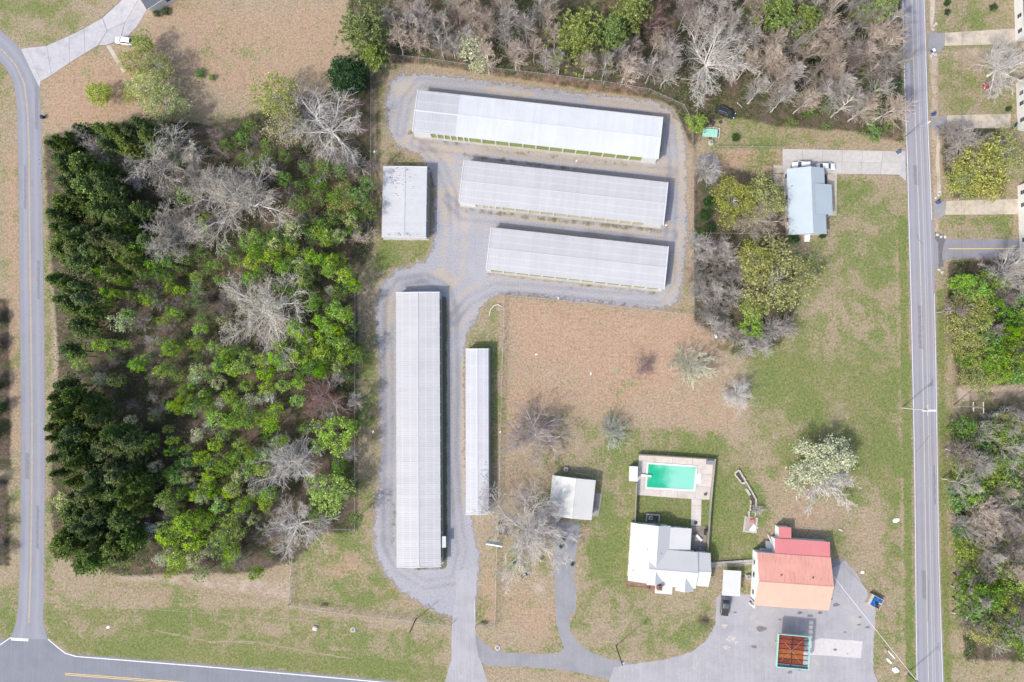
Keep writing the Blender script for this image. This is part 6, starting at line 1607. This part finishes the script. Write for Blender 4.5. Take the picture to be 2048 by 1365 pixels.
def leafy(name, seed, Hh, R, z0, nc, nl, cr, size, lf, tm=BK_TRUNK, wood=BK_GREY, limbs=7, **k):
    s = skeleton(seed, Hh*.92, R*.85, limbs, .3, 1, (4,3), (1.2,1), .14, .04, 42, .5, .02, (25,75), Hh*.011, True)
    return make(name, s, tm, wood, clump_crown(seed, R, z0, Hh, nc, nl, cr, size, **k), lf=lf, zc=(z0+Hh)/2+.1*(Hh-z0))
P_COL = [leafy('young_leafy_tree', 100+i, 9.5, 1.7, 3.2, 46, 17, .25, .165, LF_BRIGHT, shell=.6) for i in range(4)]
P_COLM = [remat(p, None, [None, LF_MID], 'green_sapling') for p in P_COL]
P_COLP = [remat(p, None, [None, LF_PALE]) for p in P_COL]
P_THIN = [leafy('half_leafed_tree', 120+i, 9.5, 1.9, 3.5, 40, 12, .30, .145, LF_MID, shell=.5, lobes=.35) for i in range(3)]
P_THINB = [remat(p, None, [None, LF_BRIGHT]) for p in P_THIN]
P_RND = [leafy('leafy_tree', 140+i, 10, 4.0, 2.5, 150, 20, .36, .20, LF_MID, shell=.55, limbs=9, lobes=.3) for i in range(3)]
P_RNDB = [remat(p, None, [None, LF_BRIGHT]) for p in P_RND]
P_RNDY = [leafy('budding_tree', 150+i, 10, 4.0, 2.5, 230, 17, .36, .15, LF_YEL, tm=BK_GREY, shell=.5, limbs=13, lobes=.35) for i in range(3)]
P_EVER = [leafy('evergreen_tree', 160+i, 11, 4.2, 1.5, 260, 26, .42, .24, LF_EVER, shell=.6, lobes=.22) for i in range(2)]
P_BLO = [leafy('blossoming_tree', 170+i, 8.0, 1.7, 3.4, 46, 20, .34, .14, LF_BLOS, shell=.5, lobes=.3) for i in range(3)]
P_WHT = [leafy('dogwood_tree', 180+i, 8.0, 1.4, 4.2, 26, 14, .28, .15, LF_WHITE, shell=.4, lobes=.4, flat=1.4) for i in range(2)]
def pine(seed, Hh=15.0, R=2.7, lf=LF_PINE, z0=.42, nb=84, ntuft=9, nn=12):
    r = random.Random(seed); rg = np.random.default_rng(seed); sk = []; C_ = []
    for i in range(6): sk.append((0,0,Hh*i/6,.0,0,Hh*(i+1)/6,.19*(1-i/7),.19*(1-(i+1)/7),0))
    for k in range(nb):
        t = (k/nb)**.85; z = Hh*(z0 + (1-z0)*t); az = k*2.39996 + r.uniform(-.4,.4)
        L = R*(1-t**2.4*.80)*r.uniform(.5,1.15); el = .10 + .75*t + r.uniform(-.12,.15)
        d = np.array([math.cos(az)*math.cos(el), math.sin(az)*math.cos(el), math.sin(el)])
        a = np.array([0,0,z]); b = a + d*L
        sk.append((*a, *b, .045, .015, 1))
        for q in range(ntuft):
            f = r.uniform(.25, 1.08); side = np.array([-d[1], d[0], 0])*r.gauss(0,.50)*L*.6
            c = a + d*L*f + side + np.array([0,0,r.uniform(-.05,.25)])
            C_.append(c)
    C_ = np.repeat(np.array(C_), nn, 0); m_ = len(C_)
    u = rg.normal(size=(m_,3)); u[:,2] = u[:,2]*.7 + .35; u /= np.linalg.norm(u, axis=1, keepdims=True)
    w_ = np.cross(u, rg.normal(size=(m_,3))); w_ /= np.linalg.norm(w_, axis=1, keepdims=True)
    ln_ = rg.uniform(.22, .5, m_)[:,None]; wd_ = rg.uniform(.05, .10, m_)[:,None]
    V = np.stack([C_ - w_*wd_, C_ + u*ln_*.6 - w_*wd_*1.2, C_ + u*ln_, C_ + u*ln_*.5 + w_*wd_*1.2], 1).reshape(-1,3); F = np.arange(m_*4).reshape(-1,4)
    return make('pine_tree', sk, BK_TRUNK, BK_TRUNK, (V, F), lf=lf, zc=Hh*.78)
P_PINE = [pine(200+i) for i in range(5)]
P_PINL = [remat(p, None, [None, LF_PINE2]) for p in P_PINE]
P_PINW = [pine(220+i, 16, 4.4, LF_PINE2, .5, 70, 8, 16) for i in range(2)]
P_SHR = [leafy('evergreen_shrub', 230+i, 2.6, 1.5, .2, 60, 26, .26, .11, LF_MID, shell=.5, limbs=5) for i in range(2)]
P_SHRD = [remat(p, None, [None, LF_EVER]) for p in P_SHR]
# white pear: blossom only upper left on bare twigs, shaping in the sunlit side
s_pear = skeleton(301, 9.5, 5.6, 20, .16, 3, (5,4,3,2), (1.6,1.5,1.4), .12, .04, 40, .5, .022, (12,78), .16)
rg = np.random.default_rng(301); tp = tips_of(s_pear, 2); tp = tp[(tp[:,1]*.8 - tp[:,0]*.45 > -.3) & (tp[:,2] > 3.0)]
P_PEAR = make('blossoming_tree', s_pear, BK_GREY, BK_GREY, leaves(rg, tp[rg.integers(0,len(tp),8000)] + rg.normal(size=(8000,3))*.34, .14, .5), lf=LF_BLOS)

NT = [0]
def put(proto, px, py, r_px, hgt, label, group=None, rz=None, cat='tree', name=None):
    """crown centre as seen at (px,py), crown radius in photo pixels, height in metres"""
    sz = hgt/proto.H; zc = proto.zc*sz
    g = P(px, py, zc); s = r_px*MPP*(H-zc)/H/proto.R
    root = thing(name or proto.name, label, cat, (g.x, g.y, 0), rnd.uniform(0, 6.283) if rz is None else rz, group)
    root.scale = (s, s, sz)
    link('trunk', proto.trunk, None, root); link('crown', proto.crown, None, root)
    NT[0] += 1
    return root
def part_of(px, py):
    if px < 730:
        rows = ((330,'at the top'),(430,'in the upper rows'),(540,'above the middle'),(650,'in the middle rows'),(760,'below the middle'),(870,'in the lower rows'),(990,'near the bottom'),(9999,'at the very bottom'))
        cols = ((175,'far left'),(270,'left'),(370,'left of centre'),(480,'right of centre'),(590,'right'),(9999,'far right'))
    elif py < 300 and px < 1810:
        rows = ((60,'at the top edge'),(130,'in the middle'),(9999,'at the lower edge'))
        cols = ((860,'far left'),(980,'left'),(1110,'left of centre'),(1250,'centre'),(1370,'right of centre'),(1480,'right'),(1580,'further right'),(1690,'near the road'),(9999,'nearest the road'))
    elif px > 1850:
        rows = ((420,'top'),(640,'upper part'),(780,'lower part'),(920,'top rows'),(1020,'middle rows'),(1140,'lower rows'),(9999,'bottom rows'))
        cols = ((1960,'nearest the road'),(2020,'middle'),(9999,'right edge'))
    else:
        rows = ((560,'upper part'),(640,'middle'),(9999,'lower end')); cols = ((1440,'by the fence'),(1510,'middle'),(9999,'lawn side'))
    f = lambda v, t: next(n for k, n in t if v < k)
    return f(py, rows) + ', ' + f(px, cols)
def fill(poly, n, md, seed, avoid=()):
    r = random.Random(seed); xs_ = [p[0] for p in poly]; ys_ = [p[1] for p in poly]; out = []
    pa = np.array(poly, float)
    for _ in range(n*40):
        if len(out) >= n: break
        x, y = r.uniform(min(xs_), max(xs_)), r.uniform(min(ys_), max(ys_))
        if poly_sd(np.array([x]), np.array([y]), poly)[0] < 0: continue
        if any((x-a)**2 + (y-b)**2 < md*md for a, b in out): continue
        if any((x-a)**2 + (y-b)**2 < c*c for a, b, c in avoid): continue
        out.append((x, y))
    return out

# ------------------------------------------------------------------ vegetation: single trees
big = [  # proto, x, y, r, height, label
 (P_GIANT,1424,112,84,17,'huge pale leafless tree with spreading limbs above the black car'),
 (remat(P_BIGB[0],BK_PALE,[BK_SILV,LF_OLIVE]),478,392,108,18,'largest greyish leafless tree in the upper middle of the wood'),
 (remat(P_BIGB[1],BK_PALE,[BK_SILV,LF_OLIVE]),530,626,104,17,'wide leafless tree standing alone among bright green saplings in the middle of the wood'),
 (P_BIG[2],655,255,98,17,'pale leafless tree at the upper right corner of the wood by the west fence'),
 (P_BIGB[2],338,325,92,16,'grey green budding tree left of the largest leafless tree in the wood'),
 (remat(P_BIGB[3],BK_PALE,[BK_SILV,LF_OLIVE]),345,470,66,15,'greyish leafless tree below the grey green budding tree in the wood'),
 (remat(P_BIG[3],BK_GREY,[BK_MAUVE]),186,305,52,15,'mauve grey leafless tree among the pines at the top left of the wood'),
 (remat(P_BIG[0],BK_PALE,[BK_GREY]),583,925,76,14,'grey leafless tree near the lower right of the wood'),
 (remat(P_BIG[2],BK_PALE,[BK_SILV]),592,1052,68,12,'tan leafless tree at the lower right tip of the wood beside the short fence'),
 (P_RED[0],645,790,62,12,'dark reddish budding tree on the right edge of the wood'),
 (remat(P_BIG[1],BK_GREY,[bark_mat('pinkish_grey_twigs',(.40,.34,.32))]),1068,872,66,10,'pale leafless tree in the lower left of the tan field by the fence'),
 (remat(P_BIG[0],BK_GREY,[BK_TWIG]),1060,1068,104,15,'tall sprawling leafless tree with dark limbs between the sign and the cream garage'),
 (P_BIG[3],2030,540,52,16,'white limbed leafless tree at the right edge below the side street'),
 (P_BIG[2],2010,130,64,15,'pale leafless tree over the red car at the right edge'),
 (remat(P_BIG[1],BK_PALE,[BK_MAUVE]),2010,1035,62,15,'pale leafless tree with fallen looking trunks in the right hand wood'),
]
for p, x, y, r_, h_, l in big: put(p, x, y, r_, h_, l)
mistletoe = [(1000,1047),(1042,1065),(1128,1078),(1145,1130),(1122,1094),(1090,1096),(1040,1127),(1028,1124),(1045,1152),(1082,1118),(1055,1148)]
for x, y in mistletoe: put(P_SHRD[rnd.randrange(2)], x, y, 4.2, 1.0, 'small dark green grass clump below the sprawling leafless tree', 'green clumps below the sprawling leafless tree', cat='plant', name='grass_clump')
singles = [
 (P_PEAR,1652,948,72,9.5,'white blossoming tree in the green field left of the right road',0.0),
 (remat(P_BU[0],BK_GREY,[bark_mat('greenish_twigs',(.46,.46,.34))]),1382,732,46,6,'greenish grey twiggy round tree in the tan field',None),
 (remat(P_BU[1],BK_GREY,[bark_mat('green_grey_twigs',(.42,.44,.37))]),1226,862,34,5,'grey green twiggy round tree above the pool, on its own',None),
 (remat(P_BIG[3],BK_PALE,[BK_PALE]),1478,788,32,6,'small pale leafless tree at the right of the tan field',None),
 (remat(P_BIG[0],BK_PALE,[BK_PINK]),1285,738,26,5,'small pinkish leafless tree in the tan field left of the greenish twiggy tree',None),
 (P_EVER[0],692,152,40,10,'dark glossy round evergreen at the upper left corner of the gravel yard',None),
 (P_RNDB[0],1507,622,27,7,'vivid green leafy tree, upper half of the bright pair in the thicket',None),
 (P_RNDB[1],1505,655,24,6,'vivid green leafy tree, lower half of the bright pair in the thicket',None),
 (P_RNDY[0],1552,552,78,11,'large yellow green tree below the blue roofed house',None),
 (remat(P_RNDY[1],None,[None,LF_YEL]),1512,520,40,9,'yellow green tree behind the large one below the blue roofed house',None),
 (P_RNDY[1],1470,400,50,9,'yellow green tree left of the blue roofed house, the one nearest the tan fence strip',None),
 (P_RNDY[2],1530,395,44,10,'yellow green tree touching the left wall of the blue roofed house',None),
 (remat(P_BIGB[1],BK_GREY,[BK_TAN,LF_OLIVE]),1512,435,56,10,'budding leafless tree among yellow green trees left of the blue roofed house',None),
 (P_RNDB[2],195,186,27,6,'small round yellow green tree alone on the tan lawn at the top left',None),
 (P_RNDB[0],283,85,24,8,'bright green tree beside the white car at the top left',None),
 (P_RNDY[1],262,125,30,9,'yellow green tree, upper left of the row by the white car',None),
 (P_RNDY[2],312,130,34,9,'yellow green tree, upper right of the row by the white car',None),
 (remat(P_RNDY[0],None,[None,LF_PALE]),290,175,40,9,'pale green tree in the middle of the row below the white car',None),
 (remat(P_RNDY[1],None,[None,LF_PALE]),330,205,46,8,'pale green tree with its trunk showing, lowest of the row by the white car',None),
 (P_RNDY[2],258,190,16,5,'small yellow green tree left of the pale green row on the tan lawn',None),
 (P_RNDY[0],550,190,50,11,'yellow green tree at the top edge of the wood, left of the pale leafless one',None),
 (remat(P_RNDY[2],None,[None,LF_OLIVE]),572,250,46,11,'olive budding tree at the top edge of the wood',None),
 (P_RNDY[2],1965,340,62,10,'largest yellow green tree on the right, above the lowest tan driveway',None),
 (P_RNDY[1],2015,305,46,9,'yellow green tree at the right edge behind the largest one',None),
 (P_RNDY[0],1930,360,34,8,'yellow green tree nearest the road above the lowest tan driveway',None),
 (remat(P_BIG[2],BK_GREY,[BK_MAUVE]),1925,292,42,10,'greyish leafless tree beside the middle tan driveway on the right',None),
 (P_RNDY[1],1942,610,40,10,'yellow green tree at the top of the right hand thicket',None),
 (remat(P_RNDY[0],None,[None,LF_YEL]),1945,655,44,10,'yellow green tree at the left side of the right hand thicket',None),
 (P_RNDY[2],1938,690,36,9,'yellow green tree low in the right hand thicket',None),
 (P_RNDB[0],1990,690,20,8,'bright green tree inside the right hand thicket',None),
 (P_RNDY[0],1960,750,40,7,'yellow green tree at the bottom of the right hand thicket',None),
 (P_RNDB[1],2035,730,40,9,'bright green tree at the right edge of the thicket',None),
 (P_BLO[0],942,92,30,10,'creamy white blossoming tree at the top edge of the gravel yard',None),
 (P_BLO[1],958,128,20,8,'small creamy white blossoming tree beside the gravel yard fence',None),
 (P_PINW[0],725,60,52,15,'light green pine at the top, left of the leafless row',None),
 (P_PINL[1],745,105,26,12,'small light green pine at the corner of the gravel yard',None),
 (P_PINW[1],1160,75,66,14,'broad light green pine above the longest storage building',None),
 (P_PINL[2],1228,62,30,15,'narrow light green pine right of the broad one at the top',None),
 (P_PINL[3],1265,15,40,17,'light green pine at the top edge above the longest storage building',None),
 (P_PINW[0],1560,25,50,17,'grey green pine at the top of the right hand wood, left one',None),
 (P_PINW[1],1610,40,36,17,'grey green pine at the top of the right hand wood, right one',None),
 (P_PINL[0],1770,5,34,15,'light green pine overhanging the top of the right road',None),
 (remat(P_RED[1],None,[BK_PINK,LF_RED]),1303,40,34,14,'reddish budding tree at the top beside the light green pines',None),
 (P_RNDB[2],1393,245,22,5,'bright green shrub by the pale green trailer',None),
 (remat(P_BU[2],BK_PALE,[BK_GREY]),1416,338,30,6,'grey twiggy tree standing on the grey gravel patch',None),
 (P_COLP[0],130,1005,24,6,'pale green tree at the left edge of the wood by the lane',None),
 (P_RNDB[1],668,868,42,11,'large bright green tree on the right edge of the wood',None),
 (P_RNDB[2],655,985,46,11,'yellow green leafy tree at the lower right of the wood by the fence',None),
 (remat(P_RNDY[1],None,[None,LF_YEL]),686,395,32,5.5,'yellow green tree by the west fence left of the squarish storage building',None),
 (P_SMT[0],716,470,26,7,'tan twiggy tree over the fence line left of the squarish storage building',None),
 (remat(P_RED[1],None,[BK_PINK,LF_RED]),1535,120,14,8,'small red budding tree in the top right wood',None),
 (remat(P_BU[0],BK_PALE,[BK_PALE]),1516,1020,12,2.5,'small pale twiggy shrub by the planter wall',None),
]
for t in singles: put(t[0], t[1], t[2], t[3], t[4], t[5], None, t[6])
for x, y, r_, l in ((1988,15,9,'dark round shrub at the top of the right hand lawns'),(1896,24,7,'dark clipped shrub by the highest tan driveway'),(1895,6,7,'dark clipped shrub at the top edge of the right hand lawns'),(2017,218,6,'dark round shrub beside the white house and the middle tan driveway'),(399,148,11,'olive shrub on the tan lawn at the top left'),(424,155,7,'small grey green shrub on the tan lawn at the top left'),(1588,478,14,'dark shrub at the lower left corner of the blue roofed house'),(1646,470,8,'dark shrub at the lower right corner of the blue roofed house'),(1472,276,9,'dark green shrub on the grass yard right of the green trailer'),(1410,430,14,'dark ivy covered shrub at the bottom left of the yellow green trees'),(1421,455,13,'dark green shrub below the ivy covered one'),(1402,470,14,'green shrub at the low wire fence'),(1415,405,11,'dark shrub at the top of the ivy covered row'),(330,22,10,'dark green shrub along the wall of the dark roofed house'),(312,27,8,'low shrub at the corner of the dark roofed house')):
    put(P_SHRD[rnd.randrange(2)] if 'dark' in l else P_SHR[rnd.randrange(2)], x, y, r_, 1.6, l, None, cat='shrub')
# ------------------------------------------------------------------ vegetation: the wood
AV = [(478,392,60),(530,626,58),(655,255,52),(340,325,48),(345,470,32),(186,305,30),(583,925,42),(592,1052,40),(645,790,38),(668,868,30),(655,985,32),(550,190,30),(572,250,25)]
def zone(poly, n, md, seed, protos, r_, h_, label, group, avoid=AV, cat='tree'):
    rr = random.Random(seed+500)
    for x, y in fill(poly, n, md, seed, avoid):
        put(protos[rr.randrange(len(protos))], x, y, rr.uniform(*r_), rr.uniform(*h_), label + ', ' + part_of(x, y), group + ', ' + part_of(x, y), cat=cat)
LP = 'dark pine of the upper wood'
zone([(92,282),(135,268),(215,250),(300,240),(305,275),(215,300),(225,400),(250,480),(150,545),(108,500),(100,430),(140,350)], 54, 17, 1, P_PINE+P_PINL[:3]+P_PINE[:2], (14,26), (9,17), LP, 'dark pines in the upper left of the wood')
zone([(110,560),(150,545),(190,600),(160,700),(125,720),(118,640)], 9, 20, 2, P_PINE+P_PINL[:1], (15,21), (11,15), 'pine by the lane half way down the wood', 'pines on the left edge of the wood')
zone([(118,745),(160,790),(230,830),(270,880),(290,960),(300,1010),(270,1080),(235,1140),(180,1145),(112,1100),(135,1040),(150,1000),(108,930),(104,860)], 74, 17, 3, P_PINE+P_PINL[:2]+P_PINE, (14,26), (10,18), 'dark pine of the lower wood', 'dark pines in the lower left of the wood')
zone([(255,380),(300,420),(300,500),(240,560),(200,540),(215,450)], 10, 24, 4, P_PINL, (15,21), (11,14), 'mid green pine beside the dark ones', 'mid green pines inside the wood')
# bright young trees picked one by one from the survey
for x, y, r_ in [(238,645,22),(200,690,15),(178,668,11),(160,668,11),(247,563,11),(215,585,14),(236,588,10),(292,600,14),(275,732,15),(340,698,19),(292,715,11),(150,712,14),(160,730,15),(248,868,12),(360,810,20),(372,780,14),(298,890,13),(340,905,11),(372,898,8),(352,950,25),(270,1000,13),(250,1015,10),(330,1075,21),(345,1000,15),(365,1050,25),(405,1040,20),(385,1085,24),(350,1115,20),(268,1080,11),(340,1145,12),(400,1150,16),(440,1105,19),(510,1148,13),(455,1128,10),(460,985,17),(478,955,17),(485,1010,19),(505,905,14),(430,890,15),(428,840,18),(412,810,17),(470,835,16),(520,835,15),(455,925,22),(400,915,15),(420,950,15),(445,870,12),(480,890,15),(530,990,15),(505,1040,12),(430,1070,12),(395,990,17),(368,985,14),(445,640,12),(470,700,12),(390,690,14),(395,745,20),(440,725,16),(480,735,18),(520,720,14),(560,725,16),(600,712,20),(620,735,20),(640,700,22),(680,690,20),(668,625,18),(640,745,16),(690,630,19),(630,600,13),(655,660,15),(585,460,20),(560,530,14),(600,530,16),(640,520,14),(660,535,14),(510,510,18),(470,520,12),(430,530,11),(440,560,11),(610,560,14),(650,480,14),(680,470,14),(700,440,16),(205,545,13),(195,480,14),(180,460,13),(232,500,13),(262,460,14),(272,495,16)]:
    q = rnd.random()
    pr = P_COL if q < .58 else (P_COLP if q < .72 else (P_COLM if q < .86 else P_RNDB))
    put(pr[rnd.randrange(len(pr))], x, y, r_*.95, rnd.uniform(9, 12.5), 'bright fresh green young tree, ' + part_of(x, y), 'bright green young trees in the wood, ' + part_of(x, y))
for x, y, r_ in [(392,870,16),(375,790,13),(500,800,14),(520,800,12),(540,790,12),(280,1085,0),(395,718,0),(145,645,9),(200,760,14),(432,730,8),(415,752,8),(500,820,10),(608,512,11),(612,532,10),(660,580,11),(260,840,11),(310,935,14),(318,1120,14),(440,805,13),(465,1110,14),(505,985,13),(298,850,0),(388,760,10),(330,1010,12),(260,1110,11),(690,990,10)]:
    if r_: put(P_BLO[rnd.randrange(3)], x, y, r_, rnd.uniform(7, 9), 'creamy blossoming young tree, ' + part_of(x, y), 'creamy blossoming trees in the wood, ' + part_of(x, y))
for x, y, r_ in [(302,1058,14),(289,1082,11),(284,1026,14),(392,760,8),(427,733,7),(492,530,6),(417,752,6),(540,800,9),(605,530,7),(148,995,9)]:
    put(P_WHT[rnd.randrange(2)], x, y, r_, rnd.uniform(6, 8), 'small pure white flowering tree, ' + part_of(x, y), 'pure white flowering trees in the wood, ' + part_of(x, y))
WOOD_MID = [(200,560),(300,520),(420,520),(480,560),(430,700),(450,900),(560,960),(560,1120),(420,1140),(300,1130),(300,940),(250,800),(150,740),(170,620)]
zone(WOOD_MID, 70, 24, 6, P_SM+P_BU[:1]+P_SMG[:1], (13,20), (5,8), 'brown leafless sapling in the wood', 'brown leafless saplings in the wood', AV[:9])
zone([(480,470),(600,440),(712,420),(712,760),(600,760),(560,700),(560,560)], 44, 22, 7, P_THIN+P_THINB[:1]+P_COLM, (13,19), (7,11), 'thinly leafed green tree', 'thinly leafed trees in the right part of the wood')
zone([(480,470),(712,430),(712,760),(600,770),(560,990),(440,1140),(320,1130),(330,960),(420,840),(420,700),(470,640)], 92, 19.5, 31, P_COL+P_COLM[:2]+P_COL+P_COLP[:1]+P_THINB[:1], (12,18), (9,13), 'leafy green sapling', 'leafy saplings in the right half of the wood')
zone([(160,560),(300,520),(470,520),(420,700),(420,840),(330,960),(290,900),(250,800),(150,740)], 52, 20, 32, P_COL+P_COLM+P_COL+P_THIN, (9,15), (8,11), 'scattered sapling among brown ones', 'scattered saplings among the brown ones')
zone([(250,480),(330,500),(420,430),(470,500),(330,560),(200,560)], 16, 22, 33, P_COLM+P_THIN+P_COL[:1], (12,18), (7,10), 'shaded green sapling by the pines', 'green saplings beside the upper pines')
zone([(1905,850),(2075,840),(2075,1140),(1930,1140)], 40, 24, 34, P_THIN+P_COLM+P_RNDB+P_RNDY[:1], (18,32), (6,10), 'low green tree of the right wood', 'low green trees in the lower right wood', [(2010,1035,40)])
zone([(300,560),(480,540),(450,760),(560,800),(560,1000),(430,1120),(330,1100),(330,800)], 22, 30, 8, P_THIN+P_THINB+P_COLM, (11,16), (6,9), 'small half leafed green tree', 'half leafed trees in the middle of the wood')
zone([(420,250),(500,225),(600,330),(740,320),(738,440),(600,460),(560,360),(420,300)], 34, 23, 9, P_THIN+P_COLM+P_SM[:2], (13,20), (7,11), 'half leafed shaded tree', 'half leafed trees at the top right of the wood', AV[:1]+AV[2:4])
zone([(600,740),(712,700),(712,1050),(610,1050)], 16, 26, 10, P_THIN+P_SMG+P_COLM, (13,20), (7,10), 'half leafed tree by the fence', 'half leafed trees along the right edge of the wood')
zone([(240,250),(330,260),(430,330),(420,480),(300,430),(260,340)], 20, 26, 11, P_SMG+P_SM+P_THIN, (15,22), (8,12), 'greyish leafless tree', 'greyish leafless trees in the upper wood', [])
# top and right woods
N1 = [(765,0),(900,-25),(1110,-20),(1120,50),(1090,112),(1000,105),(880,88),(770,72)]
zone(N1, 28, 28, 12, P_SMG+P_SMT, (19,30), (11,15), 'pinkish leafless tree above the yard fence', 'leafless trees above the gravel yard fence', [(942,92,24)])
zone([(1110,112),(1340,150),(1350,165),(1340,50),(1250,85)], 18, 26, 13, P_SMG+P_SMT+P_SM[:1], (20,32), (10,15), 'leafless tree above the longest building', 'leafless trees above the right half of the longest storage building', [(1424,118,50),(1160,75,45)])
zone([(1350,-30),(1800,-30),(1795,225),(1700,200),(1600,200),(1500,165),(1490,90),(1360,10)], 50, 31, 14, P_SM[:2]+P_SMT+P_SMG+P_SMG[:2]+[remat(P_BIG[1],BK_PALE,[BK_GREY]),remat(P_BIG[3],BK_PALE,[BK_MAUVE])], (22,38), (13,18), 'tall brownish leafless tree', 'tall leafless trees left of the right road', [(1424,118,56),(1560,25,34)])
zone([(1480,-20),(1790,-20),(1790,270),(1560,250),(1490,180)], 40, 32, 15, P_THIN+P_SHRD+P_COLM, (12,20), (3,6), 'green understorey tree', 'green understorey left of the right road', [])
zone([(1395,480),(1470,480),(1480,560),(1460,650),(1500,690),(1550,690),(1545,655),(1590,655),(1500,712),(1440,672),(1398,630)], 22, 24, 16, P_BUM+P_BUG+P_SMG[:2], (19,30), (4.5,7.5), 'mauve grey twiggy tree in the thicket', 'twiggy trees in the thicket right of the gravel yard', [(1507,640,22)])
zone([(1915,545),(2010,560),(2060,600),(2060,760),(1990,760),(1930,720)], 30, 22, 17, P_SM[:2]+P_THIN+P_COLM+P_RNDB, (17,27), (7,12), 'tree in the tangled right hand thicket', 'tangled trees in the right hand thicket', [])
zone([(1915,850),(2075,840),(2075,1290),(1950,1290),(1925,1150)], 26, 38, 18, P_SM+P_SMG+P_BUG+P_SMT, (22,36), (9,14), 'leafless tree of the lower right wood', 'leafless trees in the lower right wood', [(2010,1035,30)])
zone([(1920,850),(2070,840),(2070,1000),(1960,960)], 12, 28, 19, P_THIN+P_COLM+P_THINB, (18,28), (6,10), 'half leafed tree of the lower right wood', 'green trees at the top of the lower right wood')
zone([(1935,1170),(2060,1150),(2060,1280),(1960,1275)], 22, 22, 20, P_RNDB+P_RNDY+P_COLM, (20,34), (8,12), 'yellow green tree of the right hand wood', 'yellow green trees at the bottom of the right wood')
zone([(-50,620),(-6,620),(2,940),(-50,940)], 8, 24, 21, P_PINE[:2]+P_SHRD, (13,18), (3.5,5.5), 'low tree cut by the left edge', 'trees cut by the left edge')
zone([(-40,960),(-4,960),(0,1120),(-40,1130)], 6, 24, 22, P_SM+P_BUM, (12,18), (3.5,5.5), 'small leafless tree at the left edge', 'leafless trees at the left edge')
zone([(1895,255),(2010,270),(2020,330),(1905,330)], 7, 26, 23, P_SMG+P_BUM, (18,26), (5,8), 'greyish shrub tree by the middle driveway', 'greyish shrub trees by the middle tan driveway', [])

# ------------------------------------------------------------------ undergrowth
rg = np.random.default_rng(77)
def scatter(polys, n, seed):
    g_ = np.random.default_rng(seed); out = []
    A = [abs(sum(p[i][0]*p[(i+1)%len(p)][1]-p[(i+1)%len(p)][0]*p[i][1] for i in range(len(p))))/2 for p in polys]
    for p, a in zip(polys, A):
        k = int(n*a/sum(A)); pa = np.array(p, float)
        X = g_.uniform(max(-60,pa[:,0].min()), min(2110,pa[:,0].max()), k*2); Y = g_.uniform(max(-60,pa[:,1].min()), min(1430,pa[:,1].max()), k*2)
        ok = poly_sd(X, Y, p) > -3; x, y = PA(X[ok][:k], Y[ok][:k]); out.append(np.stack([x, y], -1))
    return np.concatenate(out)
xy = scatter(WOODS, 42000, 5); m_ = len(xy)
ang = rg.uniform(0, 6.283, m_); tl = rg.uniform(.1, 1.2, m_); L_ = rg.uniform(.35, 1.5, m_)
p0 = np.c_[xy, rg.uniform(0, .5, m_)]
p1 = p0 + np.c_[np.cos(ang)*np.cos(tl)*L_, np.sin(ang)*np.cos(tl)*L_, np.sin(tl)*L_]
V, F = tubes(np.c_[p0, p1, np.full(m_, .024), np.full(m_, .008)], 3)
tag(link('brushwood_undergrowth', np_mesh('brushwood_undergrowth', V, [F]), bark_mat('undergrowth_twigs', (.165,.130,.110), .4)), kind='stuff')
xy = scatter(WOODS[:5], 90000, 6); cl_ = noise_ = np.sin(xy[:,0]*.31+1.3)*np.sin(xy[:,1]*.27+.4)+np.sin(xy[:,0]*.11)*np.sin(xy[:,1]*.13+2)
xy = xy[cl_ > -.12]
V, F = leaves(rg, np.c_[xy, rg.uniform(.1, 2.2, len(xy))], .20, .6)
tag(link('leafy_undergrowth', np_mesh('leafy_undergrowth', V, [F]), leaf_mat('undergrowth_leaves', (.065,.110,.026), (.135,.190,.052), 0, 0)), kind='stuff')
print('trees', NT[0])
